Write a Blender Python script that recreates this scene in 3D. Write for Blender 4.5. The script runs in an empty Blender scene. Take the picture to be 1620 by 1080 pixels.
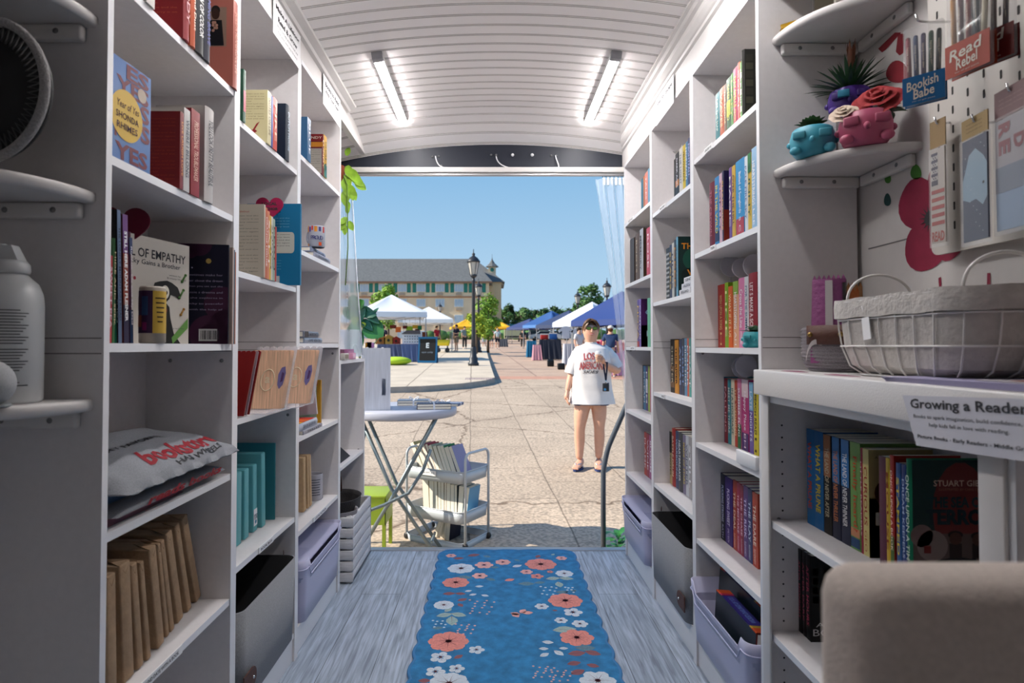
import bpy, bmesh, math, random
from mathutils import Matrix, Vector, noise
random.seed(7)
R = math.radians
sc = bpy.context.scene
COL = sc.collection
# ------------------------------------------------------------------ camera
W_, H_, F_ = 1620.0, 1080.0, 960.0
PITCH = R(1.2)
EYE = 1.13
cd = bpy.data.cameras.new('camera')
cam = bpy.data.objects.new('camera', cd); COL.objects.link(cam)
cd.sensor_width = 36.0; cd.lens = 36.0 * F_ / W_
cam.location = (0, 0, EYE); cam.rotation_euler = (math.pi/2 + PITCH, 0, 0)
CX, CY = 780.0, 547.0 - F_*math.tan(PITCH)
cd.shift_x = (810 - CX)/W_; cd.shift_y = -(540 - CY)/W_
cd.clip_start = 0.02; cd.clip_end = 900
cd.dof.use_dof = True; cd.dof.focus_distance = 2.3; cd.dof.aperture_fstop = 5.0
sc.camera = cam
# ------------------------------------------------------------------ sky, sun, exposure
sc.view_settings.view_transform = 'Standard'; sc.view_settings.look = 'None'
sc.view_settings.gamma = 1.0; sc.view_settings.exposure = 0.0
sc.view_settings.use_curve_mapping = False
wd = bpy.data.worlds.new('sky'); sc.world = wd; wd.use_nodes = True
nt = wd.node_tree; nt.nodes.clear()
wo = nt.nodes.new('ShaderNodeOutputWorld'); bg = nt.nodes.new('ShaderNodeBackground')
tc = nt.nodes.new('ShaderNodeTexCoord'); sx = nt.nodes.new('ShaderNodeSeparateXYZ')
rp = nt.nodes.new('ShaderNodeValToRGB')
nt.links.new(tc.outputs['Generated'], sx.inputs[0]); nt.links.new(sx.outputs['Z'], rp.inputs[0])
nt.links.new(rp.outputs[0], bg.inputs[0]); nt.links.new(bg.outputs[0], wo.inputs[0])
el = rp.color_ramp.elements
el[0].position = 0.0; el[0].color = (0.48, 0.69, 0.87, 1)
el[1].position = 1.0; el[1].color = (0.06, 0.20, 0.55, 1)
e = el.new(0.12); e.color = (0.42, 0.64, 0.85, 1)
e = el.new(0.30); e.color = (0.24, 0.49, 0.78, 1)
bg.inputs[1].default_value = 1.0
sd = bpy.data.lights.new('sun', 'SUN'); sun = bpy.data.objects.new('sun', sd); COL.objects.link(sun)
sd.energy = 7.6; sd.angle = R(0.6); sd.color = (1.0, 0.90, 0.76)
_a = Vector((0.95, 0.085, -0.66)).normalized()
sun.rotation_euler = _a.to_track_quat('-Z', 'Y').to_euler(); sun.location = (-20, -10, 20)
LED = 94.0
# ------------------------------------------------------------------ helpers
def yof(px, X, z=EYE):
    """depth of a point at sideways distance X, height z, seen at pixel column px"""
    d = F_*X/(px - CX)
    return (d - (z-EYE)*math.sin(PITCH))/math.cos(PITCH)
def at(px, py, Y):
    u = (px-CX)/F_; v = -(py-CY)/F_
    dy = math.cos(PITCH) - v*math.sin(PITCH); dz = math.sin(PITCH) + v*math.cos(PITCH)
    t = Y/dy
    return Vector((u*t, Y, EYE + dz*t))
def zx(px, py, X):
    return EYE - abs(X)*(py-547)/abs(px-CX)
MATS = {}
def mat(name, col=(0.8,0.8,0.8), rough=0.6, metal=0.0, var=0.0, vscale=20.0, bump=0.0, bscale=60.0, emit=None, estr=0.0,
        alpha=None, trans=0.0, spec=0.5, coat=0.0, sheen=0.0, stretch=None):
    if name in MATS: return MATS[name]
    m = bpy.data.materials.new(name); MATS[name] = m; m.use_nodes = True
    n = m.node_tree; b = n.nodes['Principled BSDF']
    c = (col[0], col[1], col[2], 1)
    b.inputs['Base Color'].default_value = c; b.inputs['Roughness'].default_value = rough
    b.inputs['Metallic'].default_value = metal; b.inputs['Specular IOR Level'].default_value = spec
    b.inputs['Coat Weight'].default_value = coat; b.inputs['Sheen Weight'].default_value = sheen
    b.inputs['Transmission Weight'].default_value = trans
    if alpha is not None: b.inputs['Alpha'].default_value = alpha
    if emit: b.inputs['Emission Color'].default_value = (*emit, 1); b.inputs['Emission Strength'].default_value = estr
    if var > 0 or bump > 0:
        t = n.nodes.new('ShaderNodeTexCoord'); mp = n.nodes.new('ShaderNodeMapping')
        n.links.new(t.outputs['Object'], mp.inputs[0])
        if stretch: mp.inputs['Scale'].default_value = stretch
    if var > 0:
        nz = n.nodes.new('ShaderNodeTexNoise'); nz.inputs['Scale'].default_value = vscale; nz.inputs['Detail'].default_value = 5
        n.links.new(mp.outputs[0], nz.inputs['Vector'])
        r = n.nodes.new('ShaderNodeValToRGB')
        r.color_ramp.elements[0].position = .3; r.color_ramp.elements[1].position = .7
        r.color_ramp.elements[0].color = (*[x*(1-var) for x in col], 1)
        r.color_ramp.elements[1].color = (*[min(1, x*(1+var)) for x in col], 1)
        n.links.new(nz.outputs['Fac'], r.inputs[0]); n.links.new(r.outputs[0], b.inputs['Base Color'])
    if bump > 0:
        nb = n.nodes.new('ShaderNodeTexNoise'); nb.inputs['Scale'].default_value = bscale; nb.inputs['Detail'].default_value = 4
        n.links.new(mp.outputs[0], nb.inputs['Vector'])
        bp = n.nodes.new('ShaderNodeBump'); bp.inputs['Strength'].default_value = bump; bp.inputs['Distance'].default_value = 0.01
        n.links.new(nb.outputs['Fac'], bp.inputs['Height']); n.links.new(bp.outputs[0], b.inputs['Normal'])
    return m
def srgb(h):
    """'a1b2c3' -> linear triple"""
    o = []
    for i in (0, 2, 4):
        v = int(h[i:i+2], 16)/255
        o.append(v/12.92 if v <= .04045 else ((v+.055)/1.055)**2.4)
    return tuple(o)
def hm(h, rough=0.55, pre='card_', **k):
    c = srgb(h)
    k.setdefault('spec', .3)
    return mat(pre + h, tuple(v**1.18*.86 for v in c), rough, **k)
def tag(o, label=None, cat=None, group=None, kind=None):
    if label: o['label'] = label
    if cat: o['category'] = cat
    if group: o['group'] = group
    if kind: o['kind'] = kind
    return o
def empty(name, loc=(0,0,0), label=None, cat=None, group=None, rz=0.0, rot=None, kind=None):
    o = bpy.data.objects.new(name, None); COL.objects.link(o)
    o.location = loc; o.rotation_euler = rot if rot else (0, 0, rz); o.empty_display_size = .05
    return tag(o, label, cat, group, kind)
def copy_tree(o, parent=None):
    c = o.copy(); COL.objects.link(c); c.parent = parent
    for ch in list(o.children): copy_tree(ch, c)
    return c
_tx = {}
def glyphs(s, bold=0.0, shear=0.0):
    k = (s, bold, shear)
    if k not in _tx:
        cu = bpy.data.curves.new('t', 'FONT'); cu.body = s; cu.size = 1; cu.align_x = 'CENTER'; cu.align_y = 'CENTER'
        cu.offset = bold; cu.shear = shear; cu.resolution_u = 2
        o = bpy.data.objects.new('t', cu); me = bpy.data.meshes.new_from_object(o)
        vs = [v.co.copy() for v in me.vertices]; fs = [tuple(p.vertices) for p in me.polygons]
        bpy.data.objects.remove(o); bpy.data.meshes.remove(me); bpy.data.curves.remove(cu)
        if vs:
            x0 = min(v.x for v in vs); x1 = max(v.x for v in vs); y0 = min(v.y for v in vs); y1 = max(v.y for v in vs)
            cx, cy = (x0+x1)/2, (y0+y1)/2
            vs = [Vector((v.x-cx, v.y-cy, 0)) for v in vs]; w, h = x1-x0, y1-y0
        else: w = h = 1
        _tx[k] = (vs, fs, w, h)
    return _tx[k]
class MB:
    def __init__(s, M=None): s.v = []; s.f = []; s.mi = []; s.sm = []; s.mats = []; s.M = M or Matrix()
    def m(s, mt):
        if mt not in s.mats: s.mats.append(mt)
        return s.mats.index(mt)
    def add(s, vs, fs, mt, smooth=False, M=None):
        T = s.M @ M if M is not None else s.M
        b = len(s.v); s.v += [T @ Vector(v) for v in vs]; i = s.m(mt)
        for f in fs: s.f.append(tuple(b+k for k in f)); s.mi.append(i); s.sm.append(smooth)
        return s
    def box(s, x0, x1, y0, y1, z0, z1, mt, M=None, c=0.0):
        if c > 0:
            return s.rbox(x0, x1, y0, y1, z0, z1, mt, M, c)
        vs = [(x0,y0,z0),(x1,y0,z0),(x1,y1,z0),(x0,y1,z0),(x0,y0,z1),(x1,y0,z1),(x1,y1,z1),(x0,y1,z1)]
        return s.add(vs, [(0,3,2,1),(4,5,6,7),(0,1,5,4),(1,2,6,5),(2,3,7,6),(3,0,4,7)], mt, False, M)
    def rbox(s, x0, x1, y0, y1, z0, z1, mt, M=None, c=0.002):
        bm = bmesh.new(); bmesh.ops.create_cube(bm, size=1)
        for v in bm.verts: v.co = Vector(((x0+x1)/2+v.co.x*(x1-x0), (y0+y1)/2+v.co.y*(y1-y0), (z0+z1)/2+v.co.z*(z1-z0)))
        bmesh.ops.bevel(bm, geom=bm.edges[:]+bm.verts[:], offset=c, segments=2 if c < .006 else 3, profile=.5, affect='EDGES')
        bm.verts.index_update()
        s.add([v.co.copy() for v in bm.verts], [tuple(v.index for v in f.verts) for f in bm.faces], mt, True, M); bm.free(); return s
    def prism(s, pts, z0, z1, mt, M=None, smooth=False):
        n = len(pts); vs = [(p[0],p[1],z0) for p in pts] + [(p[0],p[1],z1) for p in pts]
        fs = [tuple(range(n-1,-1,-1)), tuple(range(n,2*n))]
        s.add(vs, fs, mt, False, M)
        return s.add(vs, [(i,(i+1)%n,n+(i+1)%n,n+i) for i in range(n)], mt, smooth, M)
    def quad(s, a, b, c, d, mt): return s.add([a,b,c,d], [(0,1,2,3)], mt)
    def lathe(s, prof, mt, M=None, n=24, smooth=True, cap=True):
        vs = []; fs = []
        for r, z in prof:
            for k in range(n): a = 2*math.pi*k/n; vs.append((r*math.cos(a), r*math.sin(a), z))
        for i in range(len(prof)-1):
            for k in range(n): k2 = (k+1)%n; fs.append((i*n+k, i*n+k2, (i+1)*n+k2, (i+1)*n+k))
        s.add(vs, fs, mt, smooth, M)
        if cap:
            if prof[0][0] > 1e-5: s.add(vs[:n], [tuple(range(n-1,-1,-1))], mt, False, M)
            if prof[-1][0] > 1e-5: s.add(vs[-n:], [tuple(range(n))], mt, False, M)
        return s
    def tube(s, pts, r, mt, n=8, closed=False, M=None, cap=True):
        pts = [Vector(p) for p in pts]; L = len(pts); rs = r if isinstance(r, (list, tuple)) else [r]*L
        vs = []; fs = []; prev = None
        for i, p in enumerate(pts):
            a = pts[(i-1)%L] if (closed or i > 0) else p; b = pts[(i+1)%L] if (closed or i < L-1) else p
            t = (b-a).normalized() if (b-a).length > 1e-9 else Vector((0,0,1))
            if prev is None:
                u = t.cross(Vector((0,0,1)))
                if u.length < 1e-3: u = t.cross(Vector((0,1,0)))
                u.normalize()
            else:
                u = prev - t*prev.dot(t); u.normalize()
            prev = u; w = t.cross(u)
            for k in range(n):
                q = 2*math.pi*k/n; vs.append(p + (u*math.cos(q) + w*math.sin(q))*rs[i])
        for i in range(L if closed else L-1):
            j = (i+1)%L
            for k in range(n): k2 = (k+1)%n; fs.append((i*n+k, i*n+k2, j*n+k2, j*n+k))
        s.add(vs, fs, mt, True, M)
        if not closed and cap: s.add(vs, [tuple(range(n-1,-1,-1)), tuple(range((L-1)*n, L*n))], mt, False, M)
        return s
    def ball(s, c, r, mt, n=16, M=None, sz=(1,1,1)):
        prof = []
        h = n//2
        vs = []; fs = []
        for i in range(h+1):
            a = math.pi*i/h
            for k in range(n):
                q = 2*math.pi*k/n
                vs.append((c[0]+r*sz[0]*math.sin(a)*math.cos(q), c[1]+r*sz[1]*math.sin(a)*math.sin(q), c[2]-r*sz[2]*math.cos(a)))
        for i in range(h):
            for k in range(n): k2 = (k+1)%n; fs.append((i*n+k, i*n+k2, (i+1)*n+k2, (i+1)*n+k))
        return s.add(vs, fs, mt, True, M)
    def grid(s, fn, nu, nv, mt, smooth=True, M=None, closed_u=False):
        vs = [fn(i/nu if closed_u else i/nu, j/nv) for j in range(nv+1) for i in range(nu if closed_u else nu+1)]
        w = nu if closed_u else nu+1; fs = []
        for j in range(nv):
            for i in range(nu):
                i2 = (i+1) % w if closed_u else i+1
                fs.append((j*w+i, j*w+i2, (j+1)*w+i2, (j+1)*w+i))
        return s.add(vs, fs, mt, smooth, M)
    def text(s, txt, mt, o, u, v, h=None, w=None, bold=0.0, shear=0.0, lift=0.0006, fit=None):
        """txt centred at o, reading along u, up along v; h = cap height or w = width; fit=(w,h) box"""
        vs, fs, tw, th = glyphs(txt, bold, shear)
        if not vs: return s
        u = Vector(u).normalized(); v = Vector(v).normalized(); n = u.cross(v)
        if fit: sx_ = fit[0]/tw; sy_ = fit[1]/th
        elif h and w: sx_ = w/tw; sy_ = h/th
        elif h: sx_ = sy_ = h/th
        else: sx_ = sy_ = w/tw
        o = Vector(o) + n*lift
        return s.add([o + u*p.x*sx_ + v*p.y*sy_ for p in vs], fs, mt)
    def poly(s, pts, mt, M=None): return s.add(pts, [tuple(range(len(pts)))], mt, False, M)
    def disc(s, o, u, v, r, mt, n=20, lift=0.0005, ry=None):
        u = Vector(u).normalized(); v = Vector(v).normalized(); nn = u.cross(v); o = Vector(o)+nn*lift; ry = ry or r
        return s.poly([o + u*r*math.cos(2*math.pi*k/n) + v*ry*math.sin(2*math.pi*k/n) for k in range(n)], mt)
    def build(s, name, parent=None, loc=None, recalc=True, label=None, cat=None, group=None, kind=None, rz=None, rot=None):
        me = bpy.data.meshes.new(name)
        me.from_pydata([tuple(v) for v in s.v], [], s.f)
        for m_ in s.mats: me.materials.append(m_)
        me.polygons.foreach_set('material_index', s.mi); me.polygons.foreach_set('use_smooth', s.sm)
        me.update()
        if recalc:
            bm = bmesh.new(); bm.from_mesh(me)
            bmesh.ops.remove_doubles(bm, verts=bm.verts, dist=1e-6)
            bmesh.ops.recalc_face_normals(bm, faces=bm.faces); bm.to_mesh(me); bm.free()
        o = bpy.data.objects.new(name, me); COL.objects.link(o)
        if parent is not None: o.parent = parent
        if loc is not None: o.location = loc
        if rz is not None: o.rotation_euler = (0,0,rz)
        if rot is not None: o.rotation_euler = rot
        return tag(o, label, cat, group, kind)
def struct(name, mb): return mb.build(name, kind='structure')
def bezier(p0, p1, p2, p3, n=12):
    p0, p1, p2, p3 = map(Vector, (p0, p1, p2, p3)); o = []
    for i in range(n+1):
        t = i/n; o.append(p0*(1-t)**3 + p1*3*t*(1-t)**2 + p2*3*t*t*(1-t) + p3*t**3)
    return o
ORD = ['first','second','third','fourth','fifth','sixth','seventh','eighth','ninth','tenth','eleventh','twelfth','thirteenth','fourteenth','fifteenth','sixteenth']
# ------------------------------------------------------------------ shared materials
WHITE = mat('white_melamine', (.70,.675,.68), .5, var=.025, vscale=60)
EDGEM = mat('white_edging', (.80,.80,.82), .35)
SEAM = mat('seam_shadow_gap', (.20,.19,.19), .8)
PAINT = mat('white_paint', (.66,.635,.62), .5, var=.02, vscale=30)
BLACK = mat('black_plastic', (.012,.012,.014), .5)
SCREW = mat('screw_metal', (.25,.25,.25), .35, metal=.8)
PAPER = mat('page_paper', (.80,.75,.64), .85, var=.08, vscale=400, stretch=(1,30,1))
PLABEL = mat('paper_label', (.85,.85,.86), .7)
INK = mat('black_ink', (.02,.02,.025), .6)
CHROME = mat('chrome', (.7,.7,.7), .18, metal=1)
# ------------------------------------------------------------------ structure of the trailer
XL, XR = -.966, .994
YB, YF = -1.25, 3.40          # behind the camera, door plane
def planks(name):
    m = bpy.data.materials.new(name); m.use_nodes = True; n = m.node_tree; b = n.nodes['Principled BSDF']
    t = n.nodes.new('ShaderNodeTexCoord'); mp = n.nodes.new('ShaderNodeMapping'); mp.inputs['Rotation'].default_value = (0,0,math.pi/2)
    mp.inputs['Location'].default_value = (.35, .06, 0)
    n.links.new(t.outputs['Object'], mp.inputs[0])
    br = n.nodes.new('ShaderNodeTexBrick'); br.offset = .37; br.inputs['Scale'].default_value = 1
    br.inputs['Brick Width'].default_value = 1.22; br.inputs['Row Height'].default_value = .18; br.inputs['Mortar Size'].default_value = .0012
    br.inputs['Color1'].default_value = (.36,.42,.50,1); br.inputs['Color2'].default_value = (.46,.52,.60,1); br.inputs['Mortar'].default_value = (.08,.09,.10,1)
    n.links.new(mp.outputs[0], br.inputs['Vector'])
    m2 = n.nodes.new('ShaderNodeMapping'); m2.inputs['Scale'].default_value = (38, 2.2, 1); n.links.new(t.outputs['Object'], m2.inputs[0])
    nz = n.nodes.new('ShaderNodeTexNoise'); nz.inputs['Scale'].default_value = 2.2; nz.inputs['Detail'].default_value = 8; nz.inputs['Distortion'].default_value = .6
    n.links.new(m2.outputs[0], nz.inputs['Vector'])
    r = n.nodes.new('ShaderNodeValToRGB'); r.color_ramp.elements[0].position = .32; r.color_ramp.elements[1].position = .66
    r.color_ramp.elements[0].color = (.50,.50,.52,1); r.color_ramp.elements[1].color = (1.12,1.12,1.12,1)
    n.links.new(nz.outputs['Fac'], r.inputs[0])
    mx = n.nodes.new('ShaderNodeMix'); mx.data_type = 'RGBA'; mx.blend_type = 'MULTIPLY'; mx.inputs['Factor'].default_value = 1
    n.links.new(br.outputs['Color'], mx.inputs[6]); n.links.new(r.outputs[0], mx.inputs[7]); n.links.new(mx.outputs[2], b.inputs['Base Color'])
    b.inputs['Roughness'].default_value = .42
    bp = n.nodes.new('ShaderNodeBump'); bp.inputs['Strength'].default_value = .25; bp.inputs['Distance'].default_value = .003
    n.links.new(nz.outputs['Fac'], bp.inputs['Height']); n.links.new(bp.outputs[0], b.inputs['Normal'])
    return m
fl = MB(); fl.box(XL-.05, XR+.05, YB, YF-.02, -.05, 0, planks('grey_oak_vinyl_planks')); struct('floor', fl)
th = MB(); th.box(XL-.05, XR+.05, YF-.03, YF+.02, -.06, .006, mat('sill_aluminium', (.45,.46,.48), .35, metal=.7), c=.003)
th.box(XL-.1, XR+.1, YF+.02, YF+.06, -.16, -.03, BLACK); struct('trim_1', th)
w = MB(); w.box(XL-.06, XL, YB, YF, -.05, 2.42, PAINT); struct('wall_left', w)
w = MB(); w.box(XR, XR+.06, YB, YF, -.05, 2.42, PAINT)
# painted poppies and dots, and the seam between two wall boards, on the right wall
poppy = mat('crimson_wall_paint', srgb('8c1a3c'), .7, var=.12, vscale=25)
poppy2 = mat('red_wall_paint', srgb('8f2430'), .7, var=.12, vscale=25)
def wpoly(px_pts, mt, lift=.0012):
    pts = []
    for px, py in px_pts:
        Y = yof(px, XR, 1.4); z = zx(px, py, XR); pts.append((XR-lift, Y, z))
    w.poly(pts, mt)
def blob(cx, cy, rx, ry, n=22, j=.06, ph=0):
    return [(cx + rx*(1+j*math.sin(3*a+ph))*math.cos(a), cy + ry*(1+j*math.sin(3*a+ph))*math.sin(a)) for a in [2*math.pi*k/n for k in range(n)]]
wpoly(blob(1456, 324, 33, 42), poppy); wpoly(blob(1462, 393, 31, 37, ph=1), poppy, .0016); wpoly(blob(1492, 300, 24, 42, ph=2), poppy, .0014)
wpoly(blob(1500, 372, 30, 40, ph=2), poppy, .0018); wpoly(blob(1473, 346, 9, 12), INK, .0024)
for k in range(14):
    a = k*2*math.pi/14; c_, s_ = math.cos(a), math.sin(a)
    wpoly([(1473+9*c_-1.2*s_, 346+12*s_+1.2*c_), (1473+18*c_, 346+22*s_), (1473+9*c_+1.2*s_, 346+12*s_-1.2*c_)], INK, .0025)
wpoly(blob(1405.5, 316, 5.5, 10), mat('teal_wall_paint', srgb('1d4a48'), .7)); 
gdot = mat('green_wall_paint', srgb('3f7a2a'), .7)
wpoly(blob(1406.5, 281, 5, 9), gdot); wpoly(blob(1451, 272, 8.5, 12), gdot)
wpoly(blob(1424, 112, 18, 18), poppy2)
for (ax, ay, bx, by) in ((1425,48,1400,80),(1430,50,1428,85),(1408,45,1396,58)):
    dx, dy = bx-ax, by-ay; wpoly([(ax-4,ay),(ax+6,ay),(bx+6,by-4),(bx,by),(bx-6,by-6)], poppy2)
wpoly([(1484,440),(1488,438),(1489,458),(1485,458)], poppy); wpoly([(1561,432),(1566,432),(1566,456),(1560,456)], poppy)
w.box(XR-.0015, XR, YB, 1.60, 1.385, 1.388, SEAM)
struct('wall_right', w)
w = MB(); w.box(XL, XR, YB-.06, YB, -.05, 2.42, PAINT); struct('wall_back', w)
# jambs of the big door
for i, (a, b_) in enumerate(((XL, XL+.05), (XR-.05, XR))):
    w = MB(); w.box(a, b_, YF-.04, YF+.03, 0, 2.15, PAINT, c=.004); struct('trim_%d' % (i+2), w)
# arched bead-board ceiling
ZP, SAG, CC = 2.353, .055, .03
def zc(x, y):
    z = ZP - SAG*((x-CC)/.67)**2
    if y > 3.06: t = (y-3.06)/(YF-3.06); z -= .115*t**1.7
    return z
ce = MB(); rows = []
BEAD = mat('ceiling_bead_board', (.95,.915,.90), .42)
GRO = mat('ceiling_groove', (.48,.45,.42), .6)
y = YB; p = .0715
ys = []
while y < YF:
    ys += [(y, 0), (y+.026, 0), (y+.028, .0025), (y+.031, 0), (y+.0345, 0), (y+.0365, .0025), (y+.0395, 0)]; y += p
ys = [q for q in ys if q[0] < YF] + [(YF, 0)]
NX = 26
vs = []; fs = []
for (yy, dz) in ys:
    for i in range(NX+1):
        x = XL-.05 + (XR-XL+.10)*i/NX; vs.append((x, yy, zc(x, yy)+dz))
for j in range(len(ys)-1):
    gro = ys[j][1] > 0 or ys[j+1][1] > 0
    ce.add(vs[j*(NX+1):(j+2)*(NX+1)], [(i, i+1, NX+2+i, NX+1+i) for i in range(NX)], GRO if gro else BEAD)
for j in (0,):
    pass
ce.box(XL-.1, XR+.1, YB-.1, YF+.03, 2.42, 2.46, PAINT)
o = struct('ceiling', ce)
# cornices: fascia + crown profile
def cornice(sgn, xf, zb, prof, y0, y1, name):
    c = MB()
    n = len(prof); vs = [(x, yy, z) for yy in (y0, y1) for x, z in prof]
    c.add(vs, [(i, i+1, n+i+1, n+i) for i in range(n-1)], PAINT)
    c.add(vs, [tuple(range(n)), tuple(range(2*n-1, n-1, -1))], PAINT)
    struct(name, c)
cornice(-1, -.712, 2.195, [(-.74,2.195),(-.712,2.195),(-.712,2.262),(-.698,2.266),(-.692,2.276),(-.684,2.280),(-.668,2.288),(-.660,2.300),(-.645,2.306),(-.640,2.318),(-.630,2.33),(-.63,2.36),(-.74,2.36)], YB, 2.93, 'trim_4')
cornice(-1, -.712, 2.195, [(-.74,2.195),(-.712,2.195),(-.712,2.36),(-.74,2.36)], 2.93, 3.35, 'trim_5')
cornice(1, .72, 2.122, [(.75,2.122),(.72,2.122),(.72,2.205),(.712,2.212),(.710,2.222),(.704,2.228),(.692,2.245),(.690,2.262),(.680,2.270),(.676,2.285),(.668,2.292),(.668,2.36),(.75,2.36)], YB, 3.36, 'trim_6')
# dark header over the door with the rail under it
NAVY = mat('navy_header_vinyl', (.006,.010,.022), .5)
hd = MB()
N = 24; top = [(XL+(XR-XL)*i/N, zc(XL+(XR-XL)*i/N, YF-.02)+.01) for i in range(N+1)]
pts = [(x, z) for x, z in top] + [(XR, 2.10), (XL, 2.10)]
hd.add([(x, YF-.03, z) for x, z in pts] + [(x, YF+.03, z) for x, z in pts],
       [tuple(range(len(pts))), tuple(range(2*len(pts)-1, len(pts)-1, -1))] + [(i, (i+1)%len(pts), len(pts)+(i+1)%len(pts), len(pts)+i) for i in range(len(pts))], NAVY)
struct('trim_7', hd)
sc_ = MB()
for px, py in ((684,248),(694,247),(777,245),(785,245),(811,245),(842,245),(872,246),(880,246),(698,262)):
    q = at(px, py, YF-.035); sc_.lathe([(.0001,.004),(.004,.003),(.006,0)], EDGEM if px in (811,842) else SCREW, M=Matrix.Translation(q) @ Matrix.Rotation(R(90),4,'X'), n=10)
for px, py in ((811,245),(842,245)):
    q = at(px, py, YF-.04); sc_.ball(q, .009, EDGEM, n=10)
sc_.build('header_bolts', kind='structure').name = 'trim_8'
for i, (a, b_, c_) in enumerate((((689,247),(693,263),(702,265)), ((785,247),(790,262),(808,266)), ((879,246),(884,258),(884,265)))):
    pts = bezier(at(*a, YF-.035), at(a[0]+1, a[1]+8, YF-.055), at(*b_, YF-.055), at(*c_, YF-.05), 10)
    k = MB(); k.tube(pts, .0035, EDGEM, n=6)
    k.build('cord_loop', label=['left','middle','right'][i]+'most of the three short white cords hanging from the dark door header', cat='cord')
rl = MB(); rl.box(XL, XR, YF-.07, YF-.03, 2.088, 2.118, PAINT, c=.004); rl.tube([(XL, YF-.055, 2.078),(XR, YF-.055, 2.078)], .009, mat('rail_metal',(.6,.6,.62),.3,metal=.6), n=10)
rl.build('shade_rail', label='white rail spanning the wide doorway under the navy header', cat='rail')
# ------------------------------------------------------------------ ceiling lamps
LEDM = mat('lit_diffuser', (1,1,1), .4, emit=(1.0,.965,.955), estr=LED)
LEDD = mat('unlit_diffuser', (.8,.8,.8), .4)
def lamp(x, y0, L, label, lm=LEDM):
    r_ = empty('ceiling_light', (x, y0, 0), label, 'light', 'slim strip lamps on the ceiling')
    z = zc(x, y0+.1)
    sl = -2*SAG*(x-CC)/.67**2
    T = Matrix.Translation((0,0,z)) @ Matrix.Rotation(-math.atan(sl), 4, 'Y')
    b = MB(T); b.box(-.022,.022, 0, L, -.021, 0.003, mat('lamp_housing',(.75,.75,.75),.4), c=.002); b.box(-.022,.022,-.006,.028,-.030,.003, mat('lamp_cap',(.28,.28,.30),.4), c=.003); b.build('housing', r_)
    b = MB(T); b.box(-.0185,.0185, .03, L-.006, -.0250, -.0205, lm, c=.001); b.build('diffuser', r_)
lamp(-.473, 2.44, .74, 'slim white strip lamp on ceiling left, nearer the open door')
lamp(.503, 2.44, .74, 'slim white strip lamp on ceiling right, nearer the open door')
lamp(-.473, 1.22, .74, 'strip lamp cut by the top edge, above the left bookcases')
lamp(.503, 1.22, .74, 'strip lamp cut by the top edge, above the right bookcases')

for x, s_ in ((-.473,'left'),(.503,'right')): lamp(x, -.02, .74, 'strip lamp further back on the %s ceiling above the aisle' % s_, LEDD)
# ------------------------------------------------------------------ bookcases
T_ = .017
def bookcase(label, side, y0, y1, xf, ztop, shelves, base, zbot=0.0, seam=None, holes=False, marks=(), closed_top=True, depth=None, nolip=False):
    """side -1 left row, +1 right row; y0 near end, y1 far end; shelves = heights of their tops"""
    xb = XL+.012 if side < 0 else XR-.012
    if depth: xb = xf + side*depth
    r_ = empty('bookcase', (xf, y0, 0), label, 'bookcase', 'white bookcases along both walls')
    T0 = Matrix.Translation((-xf, -y0, 0))
    def X(a, b): return (min(a, b), max(a, b))
    for yy in (y0, y1-T_):
        b = MB(T0); xa, xc = X(xf+side*.0012, xb); b.box(xa, xc, yy, yy+T_, zbot, ztop, WHITE)
        xa, xc = X(xf, xf+side*.0014); b.box(xa, xc, yy, yy+T_, zbot, ztop, EDGEM)
        if seam:
            for sz in ((seam, seam+.028) if yy == y0 or True else ()):
                b.box(min(xf+side*.004, xb), max(xf+side*.004, xb), yy-.0006, yy+T_+.0006, sz, sz+.0022, SEAM)
        b.build('side_panel', r_)
    b = MB(T0); xa, xc = X(xb, xb-side*.006); b.box(xa, xc, y0+T_, y1-T_, zbot, ztop, WHITE); b.build('back_panel', r_)
    if closed_top:
        b = MB(T0); xa, xc = X(xf, xb-side*.006); b.box(xa, xc, y0+T_+.0004, y1-T_-.0004, ztop-T_, ztop, WHITE)
        xa, xc = X(xf-side*.0006, xf+side*.001); b.box(xa, xc, y0+T_+.0004, y1-T_-.0004, ztop-T_, ztop, EDGEM); b.build('top_panel', r_)
    for i, zt in enumerate(list(shelves)+([base] if base else [])):
        b = MB(T0); xa, xc = X(xf+side*.004, xb-side*.006); b.box(xa, xc, y0+T_+.0005, y1-T_-.0005, zt-T_, zt, WHITE)
        xa, xc = X(xf+side*.0028, xf+side*.0042); b.box(xa, xc, y0+T_+.0005, y1-T_-.0005, zt-T_, zt, EDGEM)
        o = b.build('shelf', r_)
    if base:
        b = MB(T0); xa, xc = X(xf+side*.008, xf+side*.022); b.box(xa, xc, y0+T_, y1-T_, 0, base-T_, EDGEM); b.build('plinth', r_)
    # screws on the far inner panel
    b = MB(T0)
    for zt in shelves[:1] if not marks else marks:
        for d in (.03, .17):
            b.lathe([(.0001,.0015),(.005,.001),(.0055,0)], SCREW, M=Matrix.Translation((xf+side*d, y1-T_, zt)) @ Matrix.Rotation(R(90),4,'X'), n=10)
    b.build('screws', r_)
    if holes:
        b = MB(T0)
        for k in range(26):
            b.disc((xf+side*.04, y1-T_-.0005, .12+k*.032), (1,0,0), (0,0,1), .0028, INK, n=8)
        b.build('peg_holes', r_)
    return r_
def strip(side, xf, y, z, L, txt, label):
    """small paper label stuck to a shelf edge"""
    b = MB(); x = xf - side*.0006
    b.box(min(x, x+side*.003), max(x, x+side*.003), y, y+L, z-.017, z+.002, PLABEL)
    n = (-side,0,0); u = (0, -side*-1*1, 0)
    u = Vector((0,-1,0)) if side > 0 else Vector((0,1,0))
    b.text(txt, INK, (x, y+L/2, z-.0075), u, (0,0,1), fit=(L*.8, .008), bold=.02)
    b.build('shelf_label', label=label, cat='label')
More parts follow.
